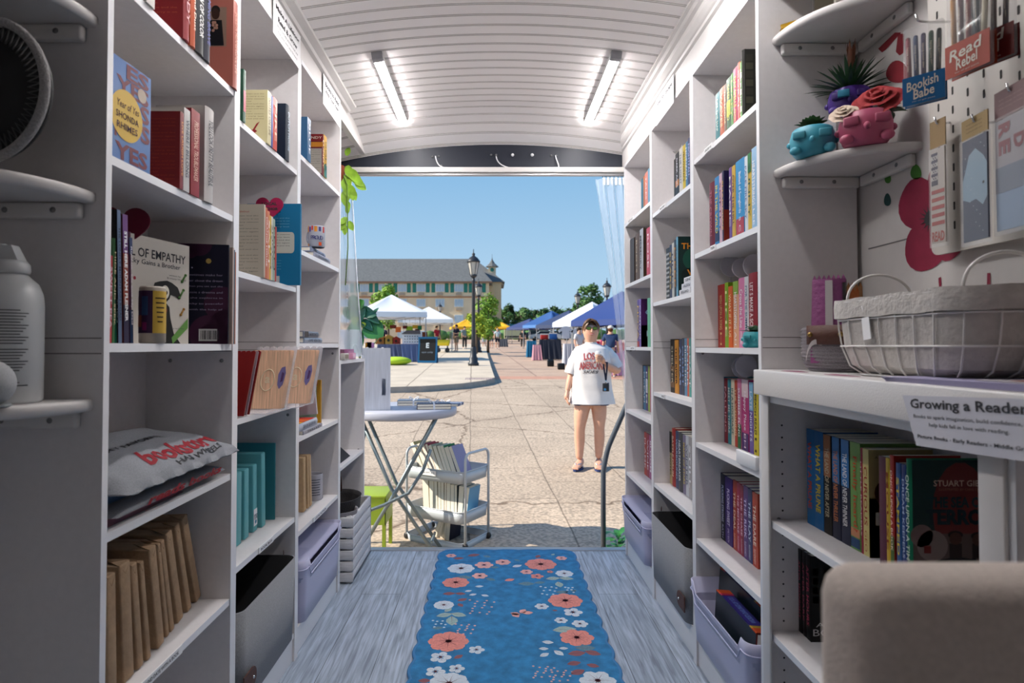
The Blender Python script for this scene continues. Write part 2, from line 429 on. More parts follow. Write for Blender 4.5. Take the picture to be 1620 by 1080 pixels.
RB = ['nearest right', 'middle right', 'farthest right']; LB = ['nearest left', 'middle left', 'third left']
XLF, XRF = -.712, .72
RY = [(1.630, 2.187), (2.187, 2.754), (2.754, 3.322)]
LY = [(1.110, 1.677), (1.677, 2.216), (2.216, 2.824)]
RS = [[1.797,1.458,1.124,.788,.448], [1.725,1.325,.924,.516], [1.796,1.461,1.125,.788,.450]]
LS = [[1.835,1.487,1.135,.783,.445], [1.768,1.341,.926,.514], [1.842,1.488,1.140,.793,.447]]
rl_ = ['white bookcase on the right, nearest, with pale bin of books at its foot', 'white bookcase on the right, middle one, with grey felt bin at foot', 'white bookcase on the right, beside the open door']
ll_ = ['white bookcase on the left holding folded shirts and paper parcels', 'white bookcase on the left holding teal parcels and striped notebooks', 'white bookcase on the left, third along, with mug on a shelf']
for i in range(3):
    bookcase(rl_[i], 1, *RY[i], XRF, 2.122, RS[i], .115, seam=1.124 if i != 1 else 1.12, marks=[RS[i][2]-.02])
    bookcase(ll_[i], -1, *LY[i], XLF, 2.195, LS[i], .10, seam=1.115, marks=[LS[i][2]-.045])
bookcase('low white bookcase on the left beside the door, crate at its foot', -1, 2.824, 3.375, XLF, 1.062, [.56], None)
for (s, xf, y, z, L, t, l) in (
    (1, XRF, 1.98, 1.797, .075, 'GRADES 4-6', 'paper label on top shelf edge of the nearest right bookcase'),
    (1, XRF, 1.96, 1.458, .045, 'TEEN', 'paper label on second shelf edge of the nearest right bookcase'),
    (1, XRF, 2.52, 1.725, .09, 'MYSTERY', 'paper label on top shelf edge of the middle right bookcase'),
    (1, XRF, 2.55, .924, .05, 'FANTASY', 'paper label on third shelf edge of the middle right bookcase'),
    (1, XRF, 3.10, 1.796, .12, 'HISTORY', 'paper label on top shelf edge of the farthest right bookcase'),
    (1, XRF, 3.08, 1.125, .10, 'POETRY', 'paper label on eye level shelf edge, farthest right bookcase'),
    (-1, XLF, 1.235, .445, .17, 'BLIND DATE WITH A BOOK', 'paper label under the brown paper parcels on the left'),
    (-1, XLF, 1.86, .514, .12, 'BOOK BOX', 'paper label under the teal parcels on the left'),
    (-1, XLF, 2.42, .447, .20, 'LOCAL AUTHOR', 'paper label on fifth shelf edge, third left bookcase')):
    strip(s, xf, y, z, L, t, l)
# knots / stains under shelves
# ------------------------------------------------------------------ curtain of paper signs over the rows
def sign(name, side, px0, px1, y0, y1, z0, z1, lines, label, X=None):
    X = X or (XLF+.006 if side < 0 else XRF-.006)
    b = MB(); u = Vector((0,1,0)) if side < 0 else Vector((0,-1,0))
    b.box(min(X, X-side*.0012), max(X, X-side*.0012), y0, y1, z0, z1, PLABEL)
    L = y1-y0; H = z1-z0; zz = z1 - .14*H
    for (t, hh, ww, bo) in lines:
        b.text(t, INK, (X-side*.0013, (y0+y1)/2, zz-hh*H/2), u, (0,0,1), fit=(ww*L, hh*H*.8), bold=bo); zz -= hh*H+.05*H
    return b.build(name, label=label, cat='sign')
SL = [("What To Read Next", .22, .8, .03), ("books we love and", .10, .6, 0), ("stories that stay with you", .10, .7, 0), ("Fiction - Romance - Thriller", .1, .85, .01)]
sign('paper_sign', -1, 0, 0, yof(432,-.706,2.2), yof(475,-.706,2.2), 2.135, 2.262, [("Make A Lifelong", .2, .85, .03), ("Read & Grow", .18, .7, .03), ("Books to help you live, lead and", .1, .75, 0), ("find your own way forward", .1, .7, 0)], 'paper sign over the middle left bookcase, hanging from the cornice')
sign('paper_sign', -1, 0, 0, yof(511,-.706,2.2), yof(538,-.706,2.2), 2.135, 2.262, [("Books to Read", .2, .8, .03), ("With Your Heart", .18, .8, .03), ("Stories from near and far", .1, .75, 0), ("Essays - Memoir", .1, .6, 0)], 'paper sign over the third left bookcase, hanging from the cornice')
sign('paper_sign', 1, 0, 0, yof(1066,.714,2.15), yof(1038,.714,2.15), 2.09, 2.205, [("Read for Escape", .26, .85, .03), ("Stories to carry you away", .12, .8, 0), ("to another world", .12, .55, 0), ("Mystery - Fantasy", .12, .7, 0)], 'paper sign over the middle right bookcase, hanging from the cornice')
# ------------------------------------------------------------------ books
def book_parts(r_, side, t, h, d, cc, hard=False, title='', tc='f0f0f0', band=None, art=None, author='', spine_col=None, bold=.01, lift=0.0):
    """local: spine at x=0 facing -side, depth to +side, thickness 0..t along +y, height z. Near cover is y=0."""
    s = side; c = .0028 if hard else .0012; o_ = .003 if hard else .0
    cm = hm(cc, .45 if hard else .38); sm = hm(spine_col, .4) if spine_col else cm
    b = MB()
    n = 6; spine = []
    bulge = .004 if hard else .0006
    for k in range(n+1):
        a = k/n; spine.append((-bulge*math.sin(math.pi*a)*s + .004*s, t*a))
    x4 = .004*s
    inner = [(s*d, 0)] + spine + [(s*d, t), (s*d, t-c), (x4+s*.004, t-c), (x4+s*.004, c), (s*d, c)]
    b.prism(inner, 0, h, cm)
    n_ = (-s, 0, 0); u = Vector((0,0,-1)); v = Vector(n_).cross(u)
    xs = x4 - s*bulge
    if spine_col:
        b.add([(x4-s*(bulge+.0003), t*.04, .0), (x4-s*(bulge+.0003), t*.96, .0), (x4-s*(bulge+.0003), t*.96, h), (x4-s*(bulge+.0003), t*.04, h)], [(0,1,2,3)], sm)
    if band:
        for (z0, z1, col) in band:
            b.add([(x4-s*(bulge+.0006), t*.06, z0*h), (x4-s*(bulge+.0006), t*.94, z0*h), (x4-s*(bulge+.0006), t*.94, z1*h), (x4-s*(bulge+.0006), t*.06, z1*h)], [(0,1,2,3)], hm(col, .4))
    if title:
        b.text(title, hm(tc, .5), (x4-s*(bulge+.0008), t/2, h*(.56 if author else .52)), u, v, fit=(h*(.55 if author else .7), min(t*.5, h*.10)), bold=bold)
    if author:
        b.text(author, hm(tc, .5), (x4-s*(bulge+.0008), t/2, h*.14), u, v, fit=(h*.2, min(t*.34, h*.06)))
    if art: art(b, s, d, h)
    b.build('cover', r_)
    b = MB(); b.box(min(x4+s*.0045, s*(d-o_)), max(x4+s*.0045, s*(d-o_)), c+.0002, t-c-.0002, o_, h-o_, PAPER); b.build('pages', r_)
def face(b, s, d, h, x0, x1, z0, z1, col, lift=.0006):
    """rectangle on the near cover; x from the left edge as the viewer sees it (0..1), z 0..1"""
    def X(a): return (a*d + .002) if s > 0 else (-(1-a)*d)
    b.add([(X(x0), -lift, z0*h), (X(x1), -lift, z0*h), (X(x1), -lift, z1*h), (X(x0), -lift, z1*h)], [(0,1,2,3)], hm(col, .4))
def facedisc(b, s, d, h, x, z, r, col, lift=.0008, ry=None):
    X = (x*d + .002) if s > 0 else (-(1-x)*d)
    b.disc((X, 0, z*h), (1,0,0), (0,0,1), r, hm(col, .4), lift=lift, n=18, ry=ry)
def facetext(b, s, d, h, x, z, txt, col, w, hh, lift=.001, bold=0, shear=0):
    X = (x*d + .002) if s > 0 else (-(1-x)*d)
    b.text(txt, hm(col, .4), (X, 0, z*h), (1,0,0), (0,0,1), fit=(w*d, hh*h), lift=lift, bold=bold, shear=shear)
LOREM = ['a story of hope and the', 'people who carry it on', 'through every season', 'until the very last', 'page is turned and the', 'lights go down again']
def blurb(col, z0=.25, z1=.85, n=12, x0=.1, x1=.9, head=None, hc=None):
    def f(b, s, d, h):
        if head: facetext(b, s, d, h, (x0+x1)/2, z1+.05, head, hc or col, .6, .035, bold=.02)
        for k in range(n):
            z = z1 - (z1-z0)*k/(n-1); ww = (x1-x0)*(.98 if k % 4 != 3 else .6)
            facetext(b, s, d, h, x0+ww/2, z, LOREM[k % 6], col, ww, (z1-z0)/n*.5)
    return f
def place_book(side, X, y, z, t, h, d, cc, label, cat='book', group=None, lean=0.0, yaw=0.0, tip=0.0, **k):
    r_ = empty('book', (X, y, z), label, cat, group)
    r_.rotation_euler = (lean, tip, yaw)
    book_parts(r_, side, t, h, d, cc, **k)
    return r_
def row(side, X, z, items, shelfname, group, d=.14):
    """items: dicts with px (pixel span of the spine seen from the camera), h, cc, look + book options"""
    n = len(items)
    for i, it in enumerate(items):
        it = dict(it); px0, px1 = it.pop('px'); h = it.pop('h'); look = it.pop('look'); XX = it.pop('X', X); dd = it.pop('d', d)
        zz = z + h/2
        ya, yb = yof(px0, XX*1.0, zz), yof(px1, XX, zz)
        y0, y1 = min(ya, yb), max(ya, yb)
        t = y1-y0-.0006
        # items are listed far to near for the right side, near to far for the left
        if side > 0: pos = ORD[i] + ' from the far end'
        else: pos = ORD[i] + ' from the near end'
        lab = it.pop('label', None) or '%s, %s, %s' % (look, pos, shelfname)
        if len(lab.split()) > 16: lab = '%s, %s' % (look, shelfname)
        place_book(side, XX, y0, z, t, h, dd, it.pop('cc'), lab, group=group, **it)
def B(px0, px1, h, cc, look, title='', tc='f0f0f0', **k):
    return dict(px=(px0, px1), h=h, cc=cc, look=look, title=title, tc=tc, **k)
# ---- nearest right bookcase
g = 'books on the top shelf of the nearest right bookcase'
row(1, .722, 1.797, [
 B(1130,1137,.150,'1f8a93','teal paperback','OFF THE MAP','d8efe8'),
 B(1137,1143.5,.152,'c8642a','burnt orange paperback','WAVES','f5d9a0'),
 B(1143.5,1147.5,.150,'7a5a3a','brown paperback','THE LODGE','e8d8a0'),
 B(1147.5,1154.5,.158,'2c6a34','green paperback with yellow spots','GREENWOOD','e8e060',band=[(.25,.55,'c9d23c')]),
 B(1154.5,1158,.160,'4f9a3c','bright green paperback','LEAFY','f0f080'),
 B(1158,1165,.166,'c21d5c','magenta paperback','DAY SPELLS','ffe070',author='FINCH'),
 B(1165,1168.5,.170,'e0705a','coral pink paperback','CORAL','ffffff'),
 B(1168.5,1172,.165,'6fae4e','green striped paperback','GARDEN','ffffff',band=[(.1,.2,'f0e0d0'),(.4,.5,'f0e0d0'),(.7,.8,'f0e0d0')]),
 B(1172,1176,.190,'23231f','dark plaid hardcover','NIGHT WINDOWS','6a6a58',hard=True,
   art=lambda b,s,d,h:[face(b,s,d,h,.04+.24*i,.22+.24*i,.04+.13*j,.14+.13*j,'4a4a3c' if (i+j)%2 else '33332a') for i in range(4) for j in range(7)]),
], 'top shelf, nearest right bookcase', g, d=.12)
g = 'books on the second shelf of the nearest right bookcase'
row(1, .725, 1.458, [
 B(1120.5,1129,.215,'7c1638','crimson hardcover','THE CROWN','c98090',hard=True),
 B(1129,1136,.222,'3a8fc4','light blue paperback','IN THE WILD','f2e060',band=[(.05,.2,'1c2c5c')]),
 B(1136,1140.5,.224,'d9b8c4','thin pale pink paperback','SOFTLY','7a3050'),
 B(1140.5,1143.5,.226,'2a2350','dark starry book with golden S on its cover','SHADOWS','ffd060',
   art=lambda b,s,d,h:[face(b,s,d,h,0,1,0,.45,'8a3a2a'),facedisc(b,s,d,h,.4,.4,.03,'d98a2a'),facetext(b,s,d,h,.35,.75,'S','e8d060',.3,.13,bold=.02),facetext(b,s,d,h,.35,.42,'Y','ffd050',.3,.12,bold=.05)]),
 B(1151.5,1156,.220,'7b4f9c','purple paperback','MAGIC','ffffff'),
 B(1156,1161.5,.218,'d6b23c','yellow paperback with dark lettering','OVER THE HILL','3a2a50'),
 B(1162,1176,.222,'3f9ed0','thick light blue paperback','Ballad of Songbirds','f0f4ff',band=[(.0,.22,'c04a5a')],author='S C'),
 B(1176,1181,.218,'dfe4ea','white paperback','PALE FIRE SKY','4a78b0'),
 B(1181,1187,.220,'e0c24a','yellow paperback with green top','SUNNY','2a6a4a',band=[(.75,1,'2f8a4e')]),
 B(1187,1195,.226,'a9cdea','pale blue paperback','HEARTSTRINGS','ffffff',author='LEE'),
], 'second shelf, nearest right bookcase', g)
g = 'books on the third shelf of the nearest right bookcase'
row(1, .80, 1.124, [
 B(1134,1145,.222,'b5372f','red patterned paperback','WISH UPON A SONG','f4e0a8',author='H'),
 B(1145,1150.5,.224,'8fb82e','tall lime green paperback','LIME','f8f8c0'),
 B(1150.5,1157,.208,'e07020','orange paperback reading WHAT IF ITS US','WHAT IF IT S US','fff0c0'),
 B(1158,1167,.220,'e9b48c','peach paperback','HEARTSTOPPING','ffffff',author='AH',band=[(.8,1.,'9cc04a')]),
 B(1167,1176,.226,'e289b4','pink paperback','Cross the Line','ffffff',author='S'),
 B(1176,1182.5,.226,'e6e4e4','white paperback','FOR THE SUMMER','5a7aa0'),
 B(1183,1196,.232,'a3142c','red hardcover reading LETS MAKE A SCENE','LET S MAKE A SCENE','fbe8e8',bold=.02,hard=True),
], 'third shelf, nearest right bookcase', g)
g = 'books on the fourth shelf of the nearest right bookcase'
row(1, .82, .788, [
 B(1139,1144,.232,'2f8fa8','blue paperback with orange foot','SUNRISE','ffe070',band=[(0,.3,'d8581f')]),
 B(1144,1149.5,.228,'94203a','crimson paperback','FALLING','f0c0c8'),
 B(1149.5,1155,.226,'3c9aa6','teal paperback','MEET ME THERE','e8f4f0'),
 B(1155,1160.5,.226,'e7ddc6','cream paperback','IN A HOLIDAZE','2a6a6a'),
 B(1160.5,1165,.226,'c14a2c','rust red paperback','THE WEDDING','ffe0b0'),
 B(1165,1171,.232,'d988ac','pink paperback with green foot','SUMMER FLING','ffffff',band=[(0,.35,'2f7f4a')]),
 B(1171.5,1183,.232,'c43a86','thick magenta paperback','Happy Place','fff0f8',band=[(.75,1.,'f0d8dc'),(0,.25,'5a2a7a')],author='EH'),
 B(1183.5,1190.5,.226,'7a62b0','purple and blue paperback','LATE NIGHTS','f0f0ff',band=[(.6,1,'8fc4e0')]),
 B(1190.5,1197.5,.226,'e8d82a','yellow paperback','BEACH READ','4a3a20',author='H'),
], 'fourth shelf, nearest right bookcase', g)
g = 'series paperbacks on the fifth shelf of the nearest right bookcase'
SER = [(1132.5,1139,'2a2f63','navy series paperback reading PUCKING WILD','PUCKING WILD','b9c8f0','RATH'),
 (1139,1145.5,'20243f','near black series paperback reading PUCKING STRONG','PUCKING STRONG','e0e8ff','RATH'),
 (1145.5,1157,'4b2f86','purple series paperback reading PUCKING SWEET','PUCKING SWEET','f0e8ff','EMILY RATH'),
 (1158,1164,'b94a3a','red orange series paperback','THE DEAL','ffe6c8','ELLE KENNEDY'),
 (1164,1169.5,'b93a62','magenta series paperback','THE MISTAKE','ffd8e4','ELLE KENNEDY'),
 (1169.5,1174.5,'9c2f52','dark pink series paperback','THE CHASE','ffd8e4','ELLE KENNEDY'),
 (1174.5,1181.5,'6a4a8e','violet series paperback','THE RISK','ece0ff','ELLE KENNEDY'),
 (1181.5,1188,'3a4a80','slate blue series paperback','THE PLAY','e0e8ff','ELLE KENNEDY'),
 (1188.5,1197,'c8553e','orange series paperback','THE DARE','fff0dc','ELLE KENNEDY')]
row(1, .806, .448, [B(a,b,.232-.002*(i%3),c,l,t,tc,author=au,bold=.02) for i,(a,b,c,l,t,tc,au) in enumerate(SER)], 'fifth shelf, nearest right bookcase', g, d=.14)
# ---- middle right bookcase
g = 'books on the top shelf of the middle right bookcase'
row(1, .722, 1.725, [
 B(1064.5,1067,.150,'3a3530','thin dark brown paperback'),
 B(1067,1073,.165,'20242a','black paperback with orange sparks','DARK AGES','e8e8f0',band=[(.2,.35,'d89030')]),
 B(1073,1078.5,.170,'d9d6cf','off white paperback','THE LIGHT','3a5a80'),
 B(1078.5,1083,.168,'d8c02c','yellow paperback','YELLOWFACE','30302a'),
 B(1083,1086.5,.170,'4a8ab0','blue paperback','HORIZON','ffffff'),
 B(1086.5,1091,.176,'24306a','navy paperback','NIGHTFALL','c0d0ff'),
], 'top shelf, middle right bookcase', g, d=.12)
g = 'books on the second shelf of the middle right bookcase'
row(1, .73, 1.325, [
 B(1052.5,1058,.215,'1c1c1c','black coil bound notebook','',band=[(.05+.09*k,.09+.09*k,'b8b8b8') for k in range(10)]),
 B(1058,1061.5,.222,'26345c','navy paperback','STARS','f0d070'),
 B(1061.5,1065,.225,'c9c9c4','silver grey paperback','TIDES','405060'),
 B(1065,1068.5,.232,'1e2a3a','blue black paperback','DEEP','e0a040'),
 B(1068.5,1072,.238,'7fb0c8','hardcover with dark green cover and orange title','THE THINGS WE WATER','1a3a4a',hard=True,
   art=lambda b,s,d,h:[face(b,s,d,h,0,1,0,1,'123633'),facedisc(b,s,d,h,.45,.62,.045,'1f5a4c'),facedisc(b,s,d,h,.3,.35,.03,'0c2424'),facetext(b,s,d,h,.32,.84,'THE','d8902a',.45,.10,bold=.02),facetext(b,s,d,h,.55,.6,'TW','d8902a',.3,.1,bold=.02),facetext(b,s,d,h,.5,.4,'WA','d8902a',.5,.1,bold=.02)]),
], 'second shelf, middle right bookcase', g)
for k, (zz, col, t) in enumerate(((1.325,'e6e6ea','CHAPTERS'),(1.348,'dfe0e6','POETRY'),(1.371,'eeeef2','LINES'))):
    o = empty('book', (.725, 2.21+.01*k, zz), ['bottom','middle','topmost'][k]+' of three small white books stacked flat beside the dark green cover', 'book', 'white books stacked on the middle right bookcase')
    o.rotation_euler = (R(90), 0, R(0)); o.location = (.722+.006*k, 2.36-.01*k, zz)
    book_parts(o, 1, .021, .13-.01*k, .11, col, title=t, tc='404858')
g = 'books on the third shelf of the middle right bookcase'
row(1, .79, .924, [
 B(1059.5,1066,.236,'2a211c','black paperback with pale blotches','SHELTER','e0d8c0',band=[(.1,.2,'8a6a4a'),(.4,.5,'8a6a4a')]),
 B(1066,1072,.232,'d99a2c','golden yellow paperback','THE RIVER','4a2010'),
 B(1073,1077.5,.234,'27325e','navy paperback','ATLAS','c8d8f8'),
 B(1077.5,1081.5,.238,'1c2848','midnight blue paperback','ORBIT','a0c0f0'),
 B(1081.5,1085.5,.238,'5b93b4','sky blue paperback','HIGH TIDE','ffffff'),
 B(1085.5,1088.5,.238,'d9643a','orange paperback','EMBER','ffffff'),
 B(1088.5,1092.5,.238,'4fa69c','sea green paperback','COAST','ffffff'),
], 'third shelf, middle right bookcase', g)
g = 'books on the fourth shelf of the middle right bookcase'
row(1, .79, .516, [
 B(1058,1062,.232,'cbb98a','tan and black paperback','FIELD NOTES','2a2a2a',band=[(.6,1,'22201c')]),
 B(1062,1067.5,.252,'b23a34','red hardcover reading BATTLE DRUM','BATTLE DRUM','f4d8c0',hard=True,bold=.02),
 B(1067.5,1072,.246,'34507a','blue paperback','WARBOUND','d0dcf0'),
 B(1072,1079,.246,'4f4f54','grey hardcover reading HEARTBREAKER','HEARTBREAKER','f0f0f0',hard=True,bold=.02),
 B(1079,1083.5,.244,'8a7f9c','mauve speckled paperback','MADE OF STARS','f0e060'),
 B(1083.5,1088,.246,'d6d8dc','pale grey paperback','WINTER','50607a'),
 B(1088,1093,.246,'b9b4b4','light taupe paperback','STILL','ffffff'),
], 'fourth shelf, middle right bookcase', g)
# ---- farthest right bookcase
g = 'books on the top shelf of the farthest right bookcase'
row(1, .722, 1.796, [
 B(1013,1016.3,.148,'1f6f86','teal blue paperback'),
 B(1016.3,1019,.150,'b5713a','tan orange paperback'),
 B(1019,1023.5,.156,'dc8c7c','salmon pink paperback','TALES','ffffff'),
 B(1023.5,1027.5,.16,'6fa0b8','dusty blue paperback'),
], 'top shelf, farthest right bookcase', g, d=.12)
g = 'books on the second shelf of the farthest right bookcase'
row(1, .73, 1.461, [
 B(996.5,1004,.232,'57453a','dark brown hardcover with pale edge','',band=[(.0,1.,'4a3a30')],hard=True),
 B(1004,1011,.236,'6a564a','mid brown hardcover','ROOTS','d8c8a8',hard=True),
 B(1011,1017,.245,'b9bcc2','silver grey hardcover','MEMORY','404048',hard=True,art=lambda b,s,d,h:[face(b,s,d,h,0,1,0,1,'4d3c2c'),facedisc(b,s,d,h,.5,.5,.03,'8a7a5a')]),
 B(1021.5,1027.5,.228,'c9506a','raspberry pink paperback','ROSE','ffffff'),
], 'second shelf, farthest right bookcase', g)
g = 'books on the third shelf of the farthest right bookcase'
row(1, .735, 1.125, [
 B(1007,1010.5,.24,'5a3f94','purple paperback with red foot','NOVA','ffe060',band=[(0,.12,'c03a30')]),
 B(1010.5,1013.5,.24,'8a6ac0','lilac paperback','CANYON','ffffff',
   art=lambda b,s,d,h:[face(b,s,d,h,0,1,0,1,'5c2a6a'),face(b,s,d,h,0,1,.0,.45,'b8385a'),facedisc(b,s,d,h,.5,.55,.03,'c8503a'),facetext(b,s,d,h,.3,.72,'C','a8b8e0',.3,.12,bold=.02),facetext(b,s,d,h,.35,.28,'N','d0d8f0',.3,.12,bold=.02),facetext(b,s,d,h,.4,.1,'V','e0e0f0',.3,.1,bold=.02)]),
 B(1023,1027.5,.232,'6fc0a0','mint green paperback'),
], 'third shelf, farthest right bookcase', g)
g = 'books on the fourth shelf of the farthest right bookcase'
row(1, .81, .788, [
 B(1015.5,1016.8,.238,'22242a','thin black paperback'),
 B(1016.8,1020.5,.236,'4a90b8','bright blue paperback','OCEAN','ffffff'),
 B(1020.5,1024,.236,'6a4a8a','violet and white paperback','PLUM','ffffff',band=[(.4,.7,'e8e4f0')]),
 B(1024,1027,.236,'b6cc5a','yellow green paperback'),
 B(1027,1031,.236,'cf6a9c','rosy pink paperback'),
], 'fourth shelf, farthest right bookcase', g)
g = 'books on the fifth shelf of the farthest right bookcase'
row(1, .80, .450, [
 B(1008.5,1013,.236,'1f7f6a','sea green hardcover','KIN','0e4a3e',hard=True,art=lambda b,s,d,h:[facetext(b,s,d,h,.3,.85,'KIN','0d4a3c',.4,.08)]),
 B(1018,1022,.225,'c2503e','brick red paperback','FLAME','ffffff'),
 B(1022,1026,.225,'a5304e','wine red paperback','WINE','ffffff'),
 B(1026,1031,.225,'b56a9c','mauve pink paperback','BLOOM','ffffff'),
], 'fifth shelf, farthest right bookcase', g)
# ---- under the counter
g = 'children books on the shelf under the counter'
def seaofterror(b, s, d, h):
    face(b,s,d,h,0,1,0,1,'1c3c3a'); 
    facedisc(b,s,d,h,.55,.58,.055,'7a3330',.0008,ry=.095)
    face(b,s,d,h,.0,1,.12,.4,'6a5a56',.0009); facedisc(b,s,d,h,.22,.3,.03,'8f7f7a',.0010); facedisc(b,s,d,h,.1,.38,.022,'86716c',.0010)
    facedisc(b,s,d,h,.5,.08,.06,'0d1214',.0011,ry=.03); face(b,s,d,h,0,1,0,.08,'0b0f10',.0012)
    facetext(b,s,d,h,.55,.81,'STUART GIBBS','d8b8a8',.62,.05,.0016,bold=.01)
    facetext(b,s,d,h,.55,.76,'ILLUSTRATED BY CHRIS CHOI','a87868',.5,.02,.0016)
    facetext(b,s,d,h,.5,.655,'THE SEA OF','0f3a42',.66,.09,.0016,bold=.04)
    facetext(b,s,d,h,.54,.535,'TERROR','0d3038',.80,.13,.0016,bold=.05)
    for (x, z, r) in ((.48,.36,.012),(.74,.35,.012)):
        facedisc(b,s,d,h,x,z,r,'5c3a30',.0017); facedisc(b,s,d,h,x,z+.03,r*1.2,'2a1410',.0016,ry=.008)
        face(b,s,d,h,x-.07,x+.07,.2,.32,'33221f',.0015); face(b,s,d,h,x-.08,x-.03,.1,.2,'1c1a24',.0015); face(b,s,d,h,x+.03,x+.09,.12,.2,'1c1a24',.0015)
    face(b,s,d,h,.12,.2,.24,.3,'7a2420',.0015)
row(1, .81, .673, [
 B(1274,1285.5,.243,'2f78ae','blue paperback reading WHAT A PRUNE','WHAT A PRUNE','c85a30',bold=.02),
 B(1285.5,1300,.243,'2d72a8','second blue paperback reading WHAT A PRUNE','WHAT A PRUNE','d8c23a',bold=.02),
 B(1300.5,1313,.240,'22201e','black spine book with tan top and planet','THE LAND OF NEVER AFTER','c8c0a8',band=[(.58,1,'a87a5a')]),
 B(1314,1327,.240,'1c2444','navy spine book with blue top','THE LAND OF NEVER THRILLER','d89060',band=[(.55,1,'3f7fb4')]),
 B(1328,1342,.240,'1d2648','navy spine book with blue top and sun','THE LAND OF NEVER THINNER','f0f0f0',band=[(.55,1,'3f86c0')]),
 B(1342.5,1358.5,.240,'79a35c','green spine book with little boy picture','Finally heard?','c85020',band=[(.12,.2,'c8906a'),(.02,.11,'28507c')]),
 B(1359,1362.5,.232,'a82c4c','thin crimson book','LITTLE READERS','f0d0d0'),
 B(1362.5,1373,.232,'d8cb8c','cream book with round brown yellow picture','CURIOUS','b0442c',author='GEO',
   art=lambda b,s,d,h:[face(b,s,d,h,0,1,0,1,'b7a878'),facetext(b,s,d,h,.5,.93,'A LEARN TO READ STORY','3a3428',.8,.02),face(b,s,d,h,.0,.9,.0,.55,'c8a42c'),facedisc(b,s,d,h,.3,.6,.03,'5a3a20'),face(b,s,d,h,.1,.4,.3,.42,'d8d8c8',.0009)]),
 B(1388,1399,.226,'6a2c4c','dark plum book','','d8b0c0'),
 B(1399,1405.5,.226,'d8b93a','yellow book','MOUSE','a05020'),
 B(1405.5,1412,.234,'b8362c','red book with green foot','ONCE UPON A BOOK','ffe8d0',band=[(0,.3,'5a7a3a')]),
 B(1415,1423,.222,'2c64a0','blue book reading STAMPED','STAMPED','e8d04a',bold=.02),
 B(1424,1431,.222,'2a4f90','deep blue book','DREAM KEEPERS','c0d0f0'),
 B(1431.5,1442,.236,'1f8a68','green hardcover with sea monster cover','ONCE UPON A TIM','e0f0e8',hard=True,art=seaofterror,d=.17),
], 'shelf under counter', g)
for o in list(COL.objects):
    if o.get('label','').startswith('black spine'): pass
g = 'dark books on the lower shelf under the counter'
row(1, .80, .382, [
 B(1260.5,1266,.215,'1c181a','thin black spine book with pink lettering','AFTER MIDNIGHT','d06a80'),
 B(1267,1272,.215,'241c20','black spine book with rose lettering','AFTER DARK','d06a80'),
 B(1272.5,1280,.215,'0f1012','black spine book showing its lit windows cover','AFTER HOURS','d05a78',
   art=lambda b,s,d,h:[face(b,s,d,h,0,1,0,1,'0c0d10'),[face(b,s,d,h,.05+.2*i,.15+.2*i,.45+.11*j,.53+.11*j,'6a4438' if (i*j+j)%3 else '3a2a34') for i in range(4) for j in range(4)] and None,facetext(b,s,d,h,.45,.2,'AFTER','c8c8c8',.7,.05),facetext(b,s,d,h,.45,.11,'BOOKS','d0d0d0',.8,.08)]),
], 'lower shelf under counter', g)
# ------------------------------------------------------------------ left row contents
def portrait(b, s, d, h):
    face(b,s,d,h,0,1,0,1,'a4675c'); face(b,s,d,h,.50,.88,.45,.9,'8a7468',.0008)
    facedisc(b,s,d,h,.69,.82,.011,'3a2018',.0012,ry=.015); facedisc(b,s,d,h,.69,.86,.012,'120c0c',.0011,ry=.014)
    b.poly([((-(1-x)*d), -.0013, z*h) for x, z in ((.58,.75),(.80,.75),(.84,.46),(.56,.46))], hm('14121a', .4))
    for k in range(7): facedisc(b,s,d,h,.65+.03*(k%3),.72-.03*(k//2),.004,'b08a7a',.0016)
g = 'books on the top shelf of the nearest left bookcase'
row(-1, -.706, 1.835, [
 B(236,249,.215,'d8d4ce','white paperback with black capitals','HAVANA','1c1c1c',bold=.03),
 B(293,302.5,.235,'9c2430','red hardcover','MY BODY','f0c0c0',art=blurb('c86a50',n=14),hard=True),
 B(304,312,.235,'c05a24','orange hardcover with script title','Of Light and Dust','f8e8d8',hard=True),
 B(312.5,325,.235,'14141a','black hardcover with white title','A WOMAN OF COLOR','e8e8e8',bold=.02,hard=True),
 B(325.5,335,.235,'1c2038','navy hardcover','BECOMING BRAVE','6a70a8',hard=True),
 B(369,378,.240,'a4675c','dusty pink hardcover with a portrait cover','BUILD A MEANINGFUL LIFE','d8a898',art=portrait,hard=True,d=.155),
], 'top shelf, nearest left bookcase', g, d=.15)
g = 'books on the second shelf of the nearest left bookcase'
row(-1, -.706, 1.487, [
 B(287.5,293,.176,'8c1f2a','red paperback with small gold print','LIVE LAUGH LOVE','f0b070',art=blurb('b8583a',z0=.12,z1=.9,n=18)),
 B(293.5,303,.192,'c9c6c4','white paperback','WHERE I BELONG','505868'),
 B(305,318.5,.204,'9a1e28','brighter red paperback','PROFESSIONAL TROUBLEMAKER','f0c8b8'),
 B(326,340,.236,'c4c0be','tall white hardcover','YOU LOOK PRETTY BEAUTIFUL','383c48',hard=True,bold=.01),
], 'second shelf, nearest left bookcase', g, d=.125)
